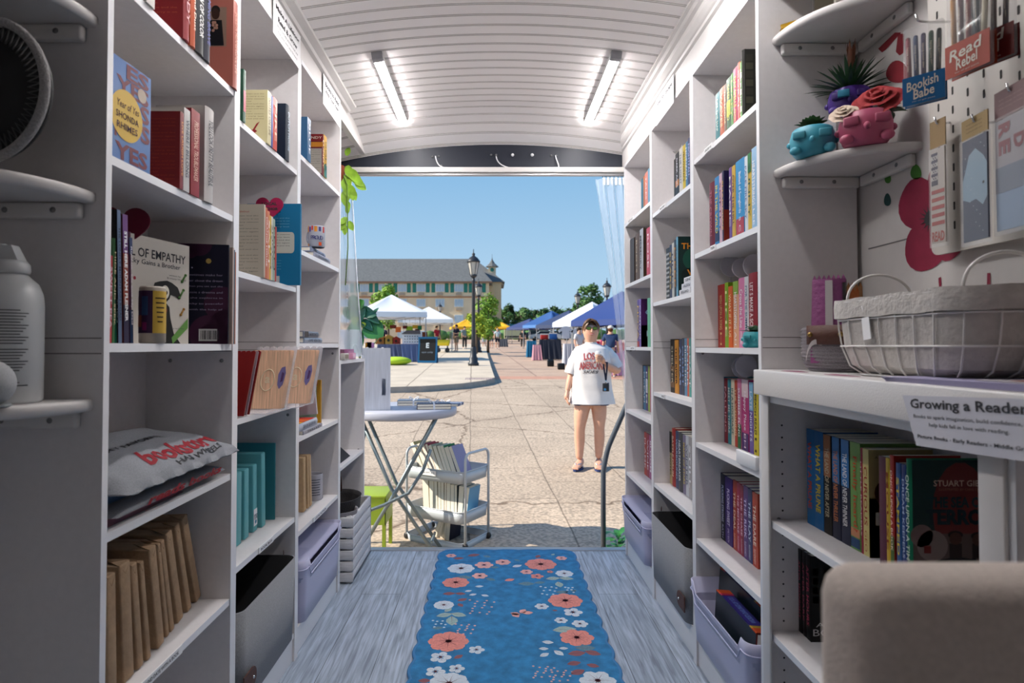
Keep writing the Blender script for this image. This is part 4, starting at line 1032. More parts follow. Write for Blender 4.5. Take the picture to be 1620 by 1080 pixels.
b = MB(); b.tube(bezier((.04,0,.095),(.07,0,.1),(.07,0,.025),(.04,0,.03),10), .0045, hm('c8c8d0',.25), M=Matrix.Rotation(R(200),4,'Z')); b.build('handle', m2)
# ------------------------------------------------------------------ bins
FELT = mat('grey_felt', (.22,.225,.24), .95, var=.12, vscale=200, bump=.3, bscale=400, sheen=.3)
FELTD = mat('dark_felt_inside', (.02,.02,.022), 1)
LEATH = mat('brown_leather', (.075,.024,.014), .6, bump=.15, bscale=120)
def rrect(x0, x1, y0, y1, r, n=5):
    o = []
    for cx_, cy_, a0 in ((x1-r,y1-r,0),(x0+r,y1-r,90),(x0+r,y0+r,180),(x1-r,y0+r,270)):
        for k in range(n+1): a = R(a0+90*k/n); o.append((cx_+r*math.cos(a), cy_+r*math.sin(a)))
    return o
def shell(b, x0, x1, y0, y1, z0, z1, mt, mti, r=.03, wall=.004, taper=.93, rimf=None, M=None):
    """open box with round corners; rimf(x,y)->height offset of the rim"""
    out = rrect(x0,x1,y0,y1,r); cx_, cy_ = (x0+x1)/2, (y0+y1)/2; n = len(out)
    rf = rimf or (lambda x, y: 0)
    bot = [(cx_+(x-cx_)*taper, cy_+(y-cy_)*taper, z0) for x, y in out]
    top = [(x, y, z1+rf(x,y)) for x, y in out]
    inn = [(cx_+(x-cx_)*(1-2*wall/(x1-x0)), cy_+(y-cy_)*(1-2*wall/(y1-y0)), z1+rf(x,y)) for x, y in out]
    ib = [(cx_+(x-cx_)*(taper-.03), cy_+(y-cy_)*(taper-.03), z0+.004) for x, y in out]
    q = [(i, (i+1)%n, n+(i+1)%n, n+i) for i in range(n)]
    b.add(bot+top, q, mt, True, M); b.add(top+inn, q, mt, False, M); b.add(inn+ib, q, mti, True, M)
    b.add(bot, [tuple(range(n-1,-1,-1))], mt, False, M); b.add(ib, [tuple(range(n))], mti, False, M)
def felt_bin(side, xf, y0, y1, z0, z1, label):
    r_ = empty('felt_bin', (xf, y0, z0), label, 'bin', 'grey felt storage bins'); T = Matrix.Translation((-xf,-y0,-z0))
    x0, x1 = sorted((xf, xf+side*.235)); b = MB(T)
    shell(b, x0, x1, y0, y1, z0, z1, FELT, FELTD, r=.035, wall=.004, taper=.95); b.build('body', r_)
    for yy, zz in ((y0, z0+.06), (y1, z1-.01)):
        b = MB(T); xm = xf+side*.10
        pts = bezier((xm-.05, yy, zz-.004), (xm-.045, yy+(.03 if yy==y1 else -.03), zz+.055), (xm+.045, yy+(.03 if yy==y1 else -.03), zz+.055), (xm+.05, yy, zz-.004), 14)
        for a, c_ in zip(pts[:-1], pts[1:]):
            pass
        vs = []
        for p_ in pts: vs += [(p_.x, p_.y-.0015, p_.z-.014), (p_.x, p_.y-.0015, p_.z+.014), (p_.x, p_.y+.0015, p_.z+.014), (p_.x, p_.y+.0015, p_.z-.014)]
        fs = []
        for k in range(len(pts)-1):
            for q in range(4): fs.append((4*k+q, 4*k+(q+1)%4, 4*k+4+(q+1)%4, 4*k+4+q))
        fs += [(0,1,2,3), (4*len(pts)-1,4*len(pts)-2,4*len(pts)-3,4*len(pts)-4)]
        b.add(vs, fs, LEATH, True); h_ = b.build('handle', r_, label='brown leather handle')
    # leather tab with rivet on the aisle face
    b = MB(T); pts = [(0,0)]+[( .06+.028*math.sin(R(a)), .028-.028*math.cos(R(a))) for a in range(0,181,20)]+[(0,.056)]
    yo = y0-.0; zt = z0+.045
    x_ = xf - side*.002
    b.prism([(yo+.01+u_, zt+v_) for u_, v_ in pts], 0, .004, LEATH, M=Matrix(((0,0,-side*1.0,x_),(1,0,0,0),(0,1,0,0),(0,0,0,1))))
    b.ball((x_-side*.005, yo+.07, zt+.028), .005, CHROME, n=10); b.build('leather_tab', r_, label='brown leather tab with steel rivet')
felt_bin(1, .700, 2.215, 2.728, .116, .392, 'grey felt bin with leather tab at the foot of the middle right bookcase')
felt_bin(-1, -.700, 1.705, 2.192, .101, .382, 'grey felt bin with leather handles at the foot of the middle left bookcase')
LAVM = mat('lavender_plastic', (.50,.50,.68), .38, coat=.15); 
def plastic_bin(side, xf, y0, y1, z0, z1, label, lid=False, d=.24):
    r_ = empty('plastic_bin', (xf, y0, z0), label, 'bin', 'lavender plastic bins'); T = Matrix.Translation((-xf,-y0,-z0))
    x0, x1 = sorted((xf, xf+side*d)); b = MB(T)
    def rim(x, y):
        near = abs(x-xf) < .04
        if not near: return 0
        t = (y-y0)/(y1-y0)
        if .12 < t < .88: return -.034
        return 0
    # finer outline on the aisle side for the scooped rim
    def rr():
        base = rrect(x0,x1,y0,y1,.03,6); o=[]
        for i, p in enumerate(base):
            q = base[(i+1)%len(base)]; o.append(p)
            if abs(p[0]-q[0]) < 1e-6 and abs(p[0]-xf) < 1e-6:
                for t in (.04,.09,.10,.5,.90,.91,.96): o.append((p[0], p[1]+(q[1]-p[1])*t))
        return o
    out = rr(); n = len(out); cx_, cy_ = (x0+x1)/2, (y0+y1)/2
    lv = [(.90, z0), (.925, z0+(z1-z0)*.3), (.955, z0+(z1-z0)*.72), (.985, z1-.034+0), (1.0, z1)]
    rings = []
    for k, (s_, z) in enumerate(lv):
        rings.append([(cx_+(x-cx_)*s_, cy_+(y-cy_)*s_, z+(rim(x,y) if k == 4 else (-.006 if k == 3 and rim(x,y) < 0 else 0))) for x, y in out])
    rings.append([(cx_+(x-cx_)*.97, cy_+(y-cy_)*.985, z1+rim(x,y)) for x, y in out])
    rings.append([(cx_+(x-cx_)*.89, cy_+(y-cy_)*.89, z0+.004) for x, y in out])
    for a, c_ in zip(rings[:-1], rings[1:]): b.add(a+c_, [(i,(i+1)%n,n+(i+1)%n,n+i) for i in range(n)], LAVM, True)
    b.add(rings[0], [tuple(range(n-1,-1,-1))], LAVM); b.add(rings[-1], [tuple(range(n))], LAVM)
    b.build('body', r_)
    rb_ = MB(T); pts = [(p[0], p[1], p[2]-.032) for p in [(cx_+(x-cx_)*1.004, cy_+(y-cy_)*1.004, z1+rim(x,y)) for x, y in out]]
    rb_.tube(pts, .0022, LAVM, n=6, closed=True); rb_.build('rim_band', r_)
    if lid:
        b = MB(T); b.add([(p[0], p[1], z1-.012+.0) for p in [(cx_+(x-cx_)*.965, cy_+(y-cy_)*.97) for x, y in out]] + [(p[0], p[1], z1-.016) for p in [(cx_+(x-cx_)*.965, cy_+(y-cy_)*.97) for x, y in out]], [tuple(range(n)), tuple(range(2*n-1,n-1,-1))], LAVM)
        b.box(min(xf+side*.05, xf+side*.09), max(xf+side*.05, xf+side*.09), y0+.06, y0+.2, z1-.0125, z1-.011, mat('lavender_shade',(.42,.42,.6),.5))
        b.build('lid', r_)
    return r_
plastic_bin(1, .692, 1.668, 2.166, .116, .315, 'lavender plastic bin holding upright books, nearest right bookcase')
plastic_bin(1, .690, 2.79, 3.298, .116, .325, 'lavender plastic bin at the foot of the bookcase by the door, right', lid=True)
plastic_bin(-1, -.690, 2.246, 2.80, .101, .335, 'lavender plastic bin with flat lid at the foot of the third left bookcase', lid=True)
for k, (x, y, ti, l_) in enumerate(((.718,1.70,R(0),'purple spined hardcover nearest the aisle in lavender bin'),(.775,1.80,R(0),'purple spined hardcover behind another in the lavender bin'))):
    o = empty('book', (x, y, .165 + .03*k), l_, 'book', 'purple hardcovers in the lavender bin')
    # spine up, running along the aisle
    o.rotation_euler = (Matrix.Rotation(R(-7),4,'Y') @ Matrix.Rotation(R(-90),4,'X') @ Matrix.Rotation(R(90),4,'Z')).to_euler() if False else (0,R(4),0)
    b = MB(); L, D, t = .30 if k == 0 else .32, .17, .042
    b.box(0, .003, 0, L, 0, D, hm('1c2c34', .35)); b.box(t-.003, t, 0, L, 0, D, hm('1c2238', .35)); b.box(0, t, 0, L, D-.003, D, hm('4a3a94', .3))
    for (a, c_, col) in ((0,.03,'d8602c'),(.03,.045,'c0a040'),(L-.045,L-.03,'c03a60'),(L-.03,L,'d8602c')): b.box(-.0003, t+.0003, a, c_, D-.0028, D+.0005, hm(col,.35))
    b.text('WICKED DARLINGS OF YOU', hm('8fa8e8'), (t/2, L/2, D), (0,1,0), (-1,0,0), fit=(L*.6,t*.4), lift=.0008, bold=.02)
    b.box(.0005, t-.0005, -.0008, .0008, .002, D-.002, hm('7a2c20')); b.build('cover', o)
    b = MB(); b.box(.0045, t-.0045, -.0016, L-.004, .004, D-.005, PAPER); b.build('pages', o)
flat_book(.735, 1.672, .245, .02, .17, .13, '3a2a6a', 'small purple book with white letters lying at the near end of lavender bin', 'WANDER ROUND', tc='e8e0f8', side=1)
# ------------------------------------------------------------------ slatted crate, baskets, low unit top
CRW = mat('chalky_white_wood', (.62,.61,.62), .7, var=.12, vscale=14, stretch=(1,8,8), bump=.2, bscale=40)
cr = empty('slatted_crate', (-.665, 2.915, 0), 'distressed white slatted wooden crate at the foot of the low bookcase', 'crate')
T = Matrix.Translation((.665,-2.915,0))
for k in range(6):
    z0 = .008+.052*k
    b = MB(T); b.box(-.679,-.667, 2.917, 3.335, z0, z0+.044, CRW, c=.002); b.build('slat', cr)
    b = MB(T); b.box(-.95,-.664, 2.905, 2.917, z0, z0+.044, CRW, c=.002); b.build('slat', cr)
b = MB(T)
for (x, y) in ((-.69,2.925),(-.69,3.32),(-.94,2.925),(-.94,3.32)): b.box(x-.011, x+.011, y-.008, y+.012, .0, .315, CRW)
b.box(-.95,-.667,3.325,3.337,.01,.31,CRW); b.box(-.95,-.667,2.917,3.33,.012,.02,CRW); b.build('frame', cr)
DK = mat('charcoal_wicker', (.05,.045,.045), .8, bump=.5, bscale=160)
def tub(nm, label, x, y, z, rx, ry, h, mt, mti, hm_=None, hang=0):
    r_ = empty(nm, (x,y,z), label, 'basket'); b = MB()
    n = 28; prof = [(.82,0),(.9,h*.3),(1.0,h),(1.03,h*1.02),(.98,h*1.02),(.93,h*.9),(.8,.012)]
    for (a, z0), (c_, z1) in zip(prof[:-1], prof[1:]):
        b.add([(rx*a*math.cos(2*math.pi*k/n), ry*a*math.sin(2*math.pi*k/n), z0) for k in range(n)]+[(rx*c_*math.cos(2*math.pi*k/n), ry*c_*math.sin(2*math.pi*k/n), z1) for k in range(n)], [(k,(k+1)%n,n+(k+1)%n,n+k) for k in range(n)], mt, True)
    b.add([(rx*.82*math.cos(2*math.pi*k/n), ry*.82*math.sin(2*math.pi*k/n), 0) for k in range(n)], [tuple(range(n))], mt)
    b.add([(rx*.8*math.cos(2*math.pi*k/n), ry*.8*math.sin(2*math.pi*k/n), .012) for k in range(n)], [tuple(range(n))], mti); b.build('body', r_)
    if hm_:
        b = MB(); b.tube(bezier((-.02,ry*.99,h*.9),(-.02,ry*.9,h*1.9),(.02,-ry*.9,h*1.9),(.02,-ry*.99,h*.9),16), .007, hm_); b.build('handle', r_, label='brown leather handle')
    return r_
tub('wicker_basket', 'dark oval basket with leather handle sitting in the slatted crate', -.79, 3.10, .185, .115, .15, .18, DK, mat('basket_lining',(.22,.12,.07),.8), LEATH)
tub('wicker_basket', 'pale grey rimmed bowl basket in the front of the slatted crate', -.765, 2.99, .20, .10, .09, .13, mat('grey_weave',(.32,.30,.31),.8,bump=.4,bscale=200), DK)
b = MB(); b.add([(0,0,0),(.19,0,0),(.19,.26,0),(0,.26,0),(.03,.06,.155),(.07,.06,.13),(.07,.2,.13),(.03,.2,.155)], [(0,3,2,1),(4,5,6,7),(0,1,5,4),(1,2,6,5),(2,3,7,6),(3,0,4,7)], mat('black_felt',(.02,.02,.025),.95)); b.build('felt_bag', label='slumped black felt bag on the inner shelf of the low bookcase', cat='bag', loc=(-.93,2.90,.5605))
for k, (x, y, z, sx_, sy_, sz_, c_, l_) in enumerate(((-.80,2.90,1.063,.10,.16,.048,'7a3a52','dark pink box on the low bookcase, behind the two small packets'),(-.79,3.09,1.063,.10,.14,.050,'b07aa0','mauve pink box on the low bookcase, nearer the door'),(-.712,2.87,1.063,.02,.09,.032,'d0ccc4','small cream packet in front of the dark pink box'),(-.715,3.05,1.063,.02,.07,.032,'e0a8c4','small light pink packet in front of the mauve box'))):
    r_ = empty('small_box', (x-.0, y, z), l_, 'box', 'small boxes on the low bookcase')
    b = MB(); b.box(-sx_/2, sx_/2, 0, sy_, 0, sz_, hm(c_), c=.0015); b.build('carton', r_)
    b = MB(); b.box(sx_/2, sx_/2+.0006, sy_*.12, sy_*.88, sz_*.2, sz_*.8, hm('8a4a62' if k == 0 else 'c890b0' if k == 1 else 'a89a8a' if k == 2 else 'f4d0e0')); b.build('front_print', r_)
# ------------------------------------------------------------------ corner shelves
def corner_shelf(side, yp, z, label, r=.236, th=.022):
    xw = XL if side < 0 else XR
    o = empty('corner_shelf', (xw, yp, z), label, 'shelf', 'round corner shelves'); T = Matrix()
    pts = [(0,0)] + [(-side*r*math.cos(R(a)), -r*math.sin(R(a))) for a in range(0, 91, 5)]
    b = MB()
    n = len(pts)
    def ins(d): return [(0,0)]+[(-side*(r-d)*math.cos(R(a)), -(r-d)*math.sin(R(a))) for a in range(0,91,5)]
    rings = [[(x,y,-th) for x,y in ins(.005)],[(x,y,-th+.005) for x,y in ins(0)],[(x,y,-.006) for x,y in ins(0)],[(x,y,-.0015) for x,y in ins(.002)],[(x,y,0) for x,y in ins(.006)]]
    for a, c_ in zip(rings[:-1], rings[1:]): b.add(a+c_, [(i,(i+1)%n,n+(i+1)%n,n+i) for i in range(n)], PAINT, True)
    b.add(rings[0], [tuple(range(n-1,-1,-1))], PAINT); b.add(rings[-1], [tuple(range(n))], PAINT); b.build('board', o)
    b = MB(); x0, x1 = sorted((-side*.012, -side*(r-.02))); b.rbox(x0, x1, -.018, -.0005, -th-.03, -th-.0004, PAINT, c=.005)
    for k in (.35, .72): b.lathe([(.0001,.0008),(.005,.0006),(.0055,0)], SCREW, M=Matrix.Translation((-side*r*k,-.0182,-th-.015)) @ Matrix.Rotation(R(90),4,'X'), n=10)
    b.build('batten', o)
    b = MB(); x0, x1 = sorted((-side*.0005, -side*.018)); b.rbox(x0, x1, -(r-.02), -.02, -th-.03, -th-.0004, PAINT, c=.005)
    for k in (.35, .72): b.lathe([(.0001,.0008),(.005,.0006),(.0055,0)], SCREW, M=Matrix.Translation((-side*.0182,-r*k,-th-.015)) @ Matrix.Rotation(-side*R(90),4,'Y'), n=10)
    b.build('batten', o)
YPL, YPR = 1.110, 1.630
corner_shelf(-1, YPL, 1.740, 'round fronted white corner shelf on the left, topmost of three')
corner_shelf(-1, YPL, 1.413, 'round fronted white corner shelf on the left, holding the round mirror')
corner_shelf(-1, YPL, 1.033, 'round fronted white corner shelf on the left, holding bottle and speaker')
corner_shelf(1, YPR, 1.966, 'round fronted white corner shelf at right, higher one')
corner_shelf(1, YPR, 1.605, 'round fronted white corner shelf at right, holding three planters')
# round woven framed mirror / basket standing on the middle left shelf
mr = empty('round_mirror', at(-28, 143, .985), 'round dark mirror in a grey woven ring with black zigzag rim, left edge', 'mirror')
mr.rotation_euler = (0,0,R(-8))
GW = mat('grey_woven_rim', (.30,.29,.29), .9, var=.2, vscale=300, bump=.6, bscale=260)
b = MB(); b.tube([(.116*math.cos(2*math.pi*k/60), 0, .116*math.sin(2*math.pi*k/60)) for k in range(60)], .0075, GW, n=10, closed=True); b.build('rim', mr)
b = MB(); b.lathe([(.0001,0),(.112,0),(.112,.006),(.0001,.006)], mat('black_mesh',(.006,.006,.007),.7), M=Matrix.Rotation(R(90),4,'X') @ Matrix.Translation((0,0,-.02)), n=48); b.build('backing', mr)
b = MB(); pts = []
for k in range(120): a = 2*math.pi*k/120; rr_ = .110 if k % 2 else .086; pts.append((rr_*math.cos(a), -.001, rr_*math.sin(a)))
b.tube(pts, .0016, mat('dark_grey_cord',(.10,.10,.10),.7), n=5, closed=True); b.build('zigzag_wire', mr)
# spray bottle
bt = empty('spray_bottle', (-.822, 1.035, 1.0335), 'white spray bottle with small print on the lower left corner shelf', 'bottle')
BOT = mat('matte_white_plastic', (.60,.62,.63), .35, coat=.2)
b = MB(); b.lathe([(.0001,0),(.043,.0),(.046,.004),(.046,.165),(.044,.185),(.037,.203),(.027,.213),(.022,.218),(.022,.222)], BOT, n=40)
for k in range(26):
    if k in (2,3,4,13): continue
    wrap(b, .0463, -86, -22-5*((k*7)%4), .030+.0050*k, .0316+.0050*k, hm('3c4046'))
    wrap(b, .0463, -175, -112-4*((k*5)%4), .030+.0050*k, .0316+.0050*k, hm('3c4046'))
b.build('body', bt)
b = MB(); b.lathe([(.024,.219),(.026,.224),(.025,.236),(.020,.242),(.0001,.244)], BOT, n=28)
b.add([(-.02,-.011,.232),(.022,-.011,.232),(.022,.011,.232),(-.02,.011,.232),(-.030,-.008,.268),(.004,-.009,.268),(.004,.009,.268),(-.030,.008,.268)], [(0,3,2,1),(4,5,6,7),(0,1,5,4),(1,2,6,5),(2,3,7,6),(3,0,4,7)], BOT)
b.tube([(-.012,0,.262),(-.028,0,.263),(-.042,0,.262)], [.009,.009,.007], BOT, n=12)
b.tube([(-.025,0,.253),(-.034,0,.243),(-.036,0,.232)], [.006,.005,.004], BOT, n=10)
b.build('trigger_head', bt)
sp = empty('smart_speaker', (-.788, .945, 1.0335), 'small round fabric covered speaker in front of the spray bottle', 'speaker')
b = MB(); b.ball((0,0,.038), .038, mat('grey_knit_fabric',(.42,.43,.44),.95,var=.15,vscale=700,bump=.5,bscale=900), n=32); b.build('body', sp)
b = MB(); b.lathe([(.030,.006),(.033,.003),(.028,0)], hm('a0a4a6'), n=28); b.build('base', sp)
# things above the top right shelf
g = 'objects on the higher right corner shelf'
place_book(1, .80, 1.50, 1.966, .022, .20, .12, '6a6458', 'patterned brown book on the higher right corner shelf', group=g, yaw=R(-20), band=[(.02,.2,'2c2824')])
place_book(1, .83, 1.46, 1.966, .026, .2, .12, 'b8b4ac', 'pale book on the higher right corner shelf', group=g, yaw=R(-20))
b = MB(); b.tube([(-.03,0,.0),(0,-.01,.006),(.03,0,.002),(.02,.02,.004),(-.02,.02,.003)], .007, hm('c8a020'), n=8, closed=True); b.build('ribbon_loop', label='yellow ribbon loop lying on the higher right corner shelf', cat='ribbon', loc=(.795,1.59,1.974))
# ------------------------------------------------------------------ face planters
def planter(name, label, loc, r, col, s=1, rz=0, glasses=True, cat='planter'):
    o = empty(name, loc, label, cat, None, rz); C_ = mat('glazed_'+name+col, srgb(col), .45); b = MB()
    b.lathe([(.0001,0),(r*.70,0),(r*.86,r*.2),(r,r*.62),(r*1.0,r*.95),(r*.9,r*1.32),(r*.86,r*1.36),(r*.8,r*1.3),(r*.78,r*1.1),(.0001,r*1.1)], C_, n=28)
    b.build('pot', o)
    # face: brow glasses, nose, hands. faces local -y
    b = MB(); y = -r*.98
    for sg in (-1, 1): b.rbox(sg*r*.42-r*.28, sg*r*.42+r*.28, y-.006, y+.010, r*.72, r*1.08, mat('planter_glass_'+col, tuple(x*.8 for x in srgb(col)), .5), M=Matrix.Rotation(sg*R(8),4,'Z'), c=.003); b.build('spectacle_lens', o); b = MB()
    b = MB(); b.ball((0,y-.002,r*.62), r*.13, C_, n=12, sz=(1,1,1.2)); b.build('nose', o)
    for sg in (-1, 1):
        b = MB(); b.ball((sg*r*.72,y*.74,r*.22), r*.22, C_, n=12, sz=(1.2,.8,1)); b.build('hand', o); b = MB(); b.ball((sg*r*.98,0,r*.72), r*.16, C_, n=10); b.build('ear', o)
    return o
SOIL = mat('potting_soil', (.03,.022,.016), .95)
def leafy(b, base, direction, L, w, mt, curl=.0, n=5, fold=.25, up=(0,0,1)):
    d = Vector(direction).normalized(); up = Vector(up); side_ = d.cross(up)
    if side_.length < 1e-3: side_ = d.cross(Vector((1,0,0)))
    side_.normalize(); nn = side_.cross(d); base = Vector(base); vs = []; fs = []
    for i in range(n+1):
        t = i/n; c_ = base + d*L*t - Vector((0,0,1))*curl*L*t*t; ww = w*math.sin(math.pi*min(t*.92+.08,1))**.7
        if i == n: ww = w*.03
        vs += [c_ - side_*ww + nn*fold*ww, c_, c_ + side_*ww + nn*fold*ww]
    for i in range(n): fs += [(3*i,3*i+1,3*i+4,3*i+3),(3*i+1,3*i+2,3*i+5,3*i+4)]
    b.add(vs, fs, mt, True)
def rosette(o, r, z, mt, rings=((12,.95,70),(10,.8,50),(7,.6,30),(4,.4,10)), name='leaves', tw=.22, L=1.0, curl=.1):
    b = MB(); b.lathe([(.0001,z+.002),(r*.8,z)], SOIL, n=18)
    for i, (n, l, tilt) in enumerate(rings):
        for k in range(n):
            a = 2*math.pi*k/n + i*.4; t = R(tilt + random.uniform(-6, 6))
            leafy(b, (0,0,z), (math.sin(t)*math.cos(a), math.sin(t)*math.sin(a), math.cos(t)), r*l*L*random.uniform(.9,1.1), r*tw, mt, curl)
    b.build(name, o, recalc=False)
GR1 = mat('succulent_green', (.055,.15,.055), .5, var=.2, vscale=60); GR2 = mat('dark_spiky_green', (.015,.06,.022), .5, var=.3, vscale=60)
p = planter('face_planter', 'turquoise face shaped planter with low green succulent, corner shelf', (.808, 1.525, 1.6055), .052, '3f9aae', rz=R(-28)); rosette(p, .052, .072, GR1, rings=((12,.85,62),(10,.8,42),(7,.7,24),(4,.6,8)), tw=.2)
p = planter('face_planter', 'pink face shaped planter topped by red and cream cloth roses', (.893, 1.445, 1.6055), .057, 'b0506e', rz=R(-28))
def rose(o, c, r, mt, name):
    c = Vector(c); b = MB(); ax = Vector((-.15,-.75,.65)).normalized(); e1 = ax.cross(Vector((0,0,1))).normalized(); e2 = ax.cross(e1)
    for ring, (n, rad, out, hgt) in enumerate(((3,.28,.12,.55),(5,.50,.28,.50),(6,.74,.5,.38),(8,1.0,.85,.18))):
        for k in range(n):
            a0 = 2*math.pi*k/n + ring*.7
            def f(u, v):
                a = a0 + (u-.5)*2*math.pi/n*1.45; rr_ = r*rad*(.35+.65*v) + r*out*.18*v*v; z = r*(hgt*math.sin(v*1.9) - .25*ring*.3) - .12*r*abs(2*u-1)**2*v
                return c + e1*rr_*math.cos(a) + e2*rr_*math.sin(a) + ax*z
            b.grid(f, 6, 5, mt)
    b.ball(c+ax*r*.15, r*.3, mt, n=10); b.build(name, o, recalc=False)
rose(p, (.024,-.010,.108), .048, mat('red_cloth_rose',(.32,.02,.025),.8,var=.15,vscale=80), 'rose')
rose(p, (-.046,-.028,.082), .028, mat('cream_cloth_rose',(.62,.50,.40),.8), 'rose')
b = MB(); b.lathe([(.0001,.07),(.045,.07)], SOIL, n=16)
for k in range(12): leafy(b, (.04,.02,.08), (math.cos(k), math.sin(k*1.7), .3), .05, .012, GR2, .3)
b.build('leaves', p, recalc=False)
rs = empty('acrylic_riser', (.915, 1.555, 1.6055), 'clear acrylic riser box lifting the purple planter', 'riser')
ACR2 = mat('clear_acrylic_riser', (.8,.8,.84), .06, alpha=.18)
b = MB(); b.box(-.055,.055,-.05,.05,.105,.109,ACR2); b.box(-.055,-.051,-.05,.05,0,.105,ACR2); b.box(.051,.055,-.05,.05,0,.105,ACR2); b.build('panels', rs)
b = MB(); b.box(-.0555,-.0545,-.0505,-.0465,0,.109,hm('9a9490')); b.build('bright_edge', rs)
p = planter('face_planter', 'purple face shaped planter with spiky dark plant, raised on clear riser', (.915, 1.545, 1.7148), .050, '40207c', rz=R(-28))
b = MB(); b.rbox(-.028,-.002,-.062,-.052,.036,.054,hm('3f8fae'), c=.002, M=Matrix.Rotation(R(0),4,'Z')); b.build('spectacle_lens', p, label='light blue lens')
rosette(p, .05, .062, GR2, rings=((20,2.1,72),(16,2.2,50),(12,2.1,30),(6,2.0,12)), tw=.10, curl=.15)
b = MB()
for k in range(6): leafy(b, (.005,.0,.07), (.1*math.cos(k*1.1), .1*math.sin(k*1.1), 1), .13, .006, mat('reddish_leaf',(.16,.05,.02),.6), .0)
b.build('red_leaves', p, recalc=False)
p = planter('face_planter', 'teal face shaped planter with succulent before books, nearest right bookcase', (.762, 1.765, 1.1245), .034, '2f97a0', rz=R(-25)); rosette(p, .038, .044, mat('pale_succulent',(.13,.24,.15),.5,var=.2,vscale=60), L=1.15)
# ------------------------------------------------------------------ round tags, star, price tray
TAGM = mat('white_round_tag', (.50,.48,.53), .7)
for (px, py, Y, r, l) in ((1156.4,421,2.13,.038,'round pale tag above the books, leftmost on the third shelf of the nearest right bookcase'),(1174,424,2.02,.034,'round pale tag above the books, middle one on the third shelf, partly hidden'),(1194,420,1.93,.038,'round pale tag above the books, rightmost on the third shelf'),(1180.5,579,2.00,.037,'round pale tag above the books, front one on the fourth shelf'),(1174,581,2.06,.036,'round pale tag above the books, hind one on the fourth shelf')):
    q = at(px, py, Y); base = 1.124 if py < 500 else .788
    o = empty('round_tag', q, l, 'tag', 'round pale tags on sticks')
    b = MB(); b.lathe([(r-.002,-.002),(r,0),(r-.002,.002)], TAGM, M=Matrix.Rotation(R(90),4,'X') , n=36); b.build('disc', o)
    b = MB(); b.box(-.004,.004,.002,.004,base-q.z+.0005,0,TAGM); b.build('stick', o)
b = MB(); pts = []
for k in range(10): a = math.pi/2 + math.pi*k/5; rr_ = .040 if k % 2 == 0 else .017; pts.append((rr_*math.cos(a), rr_*math.sin(a)))
b.prism(pts, -.004, .004, hm('c9c6c2'), M=Matrix.Rotation(R(90),4,'X')); b.box(-.003,.003,.003,.005,-.185,-.01,hm('c9c6c2'))
b.build('star_ornament', label='white star ornament standing behind books on top shelf, middle right bookcase', cat='ornament', loc=(.772,2.46,1.911))
b = MB(); b.box(.712,.7225, yof(1197,.715,.8), yof(1166,.715,.8), .790, .828, PLABEL, c=.002); b.build('card_holder', label='blank white card holder clipped to fourth shelf, nearest right bookcase', cat='holder')
# ------------------------------------------------------------------ counter
PAINTG = mat('white_gloss_paint', (.72,.70,.69), .28, bump=.12, bscale=300)
ct = empty('counter', (.70, .30, 0), 'long white painted counter top with deep front lip, right side', 'counter'); T = Matrix.Translation((-.70,-.30,0))
b = MB(T); b.rbox(.702, XR-.002, .15, 1.6285, 1.045, 1.067, PAINTG, c=.003); b.build('top', ct)
b = MB(T); b.rbox(.694, .715, .15, 1.622, 1.002, 1.0675, PAINTG, c=.004); b.build('front_lip', ct)
b = MB(T); pk = hm('a85a80', .5)
for (x, y, rx, ry) in ((.745,1.50,.022,.05),(.745,1.30,.016,.06),(.80,1.12,.02,.03)):
    b.poly([(x+rx*(1+.15*math.sin(3*a))*math.cos(a), y+ry*(1+.15*math.sin(3*a))*math.sin(a), 1.0672) for a in [2*math.pi*k/20 for k in range(20)]], pk)
b.build('painted_petals', ct)
bookcase('white cabinet under the counter holding children books', 1, .865, 1.628, .724, .999, [.673,.382], .10, holes=True)
bookcase('white cabinet under the counter at the right edge, empty', 1, .10, .862, .724, .999, [.60], .10)
b = MB()
for (y0, y1) in ((1.587,1.6285),(.856,.902)): b.rbox(.7165,.7235,y0,y1,0,1.001,PAINT,c=.002)
o = b.build('cabinet_posts'); bpy.data.objects.remove(o)
for (y0, y1, l) in ((1.587,1.6285,'white post at the far end of the counter cabinet'),(.856,.902,'white post between the two counter cabinets')):
    b = MB(); b.rbox(.7165,.7235,y0,y1,0,1.001,PAINT,c=.002); b.build('face_post', label=l, cat='post')
# sign on the lip
sg_ = empty('paper_sign', (.692, .89, 1.02), 'white sign reading Growing a Reader on the counter lip', 'sign'); sg_.rotation_euler = (R(-3.5), 0, 0)
b = MB(); b.add([(-.0006,.135,.035),(-.0006,-.14,.035),(-.0006,-.14,-.046),(-.0006,.108,-.046)]+[(.0006,.135,.035),(.0006,-.14,.035),(.0006,-.14,-.046),(.0006,.108,-.046)], [(0,1,2,3),(7,6,5,4),(0,3,7,4),(0,4,5,1),(1,5,6,2),(2,6,7,3)], mat('sign_card',(.62,.62,.68),.5))
U, V = (0,-1,0), (0,0,1)
b.text('Growing a Reader', INK, (-.0007,.005,.020), U, V, fit=(.222,.020), bold=.02)
b.text('Books to spark imagination, build confidence, and', hm('404448'), (-.0007,-.003,.001), U, V, fit=(.225,.0075))
b.text('help kids fall in love with reading.', hm('404448'), (-.0007,0,-.011), U, V, fit=(.15,.0075))
b.text('Picture Books - Early Readers - Middle Grade', INK, (-.0007,-.005,-.031), U, V, fit=(.215,.0075), bold=.015)
b.build('card', sg_)
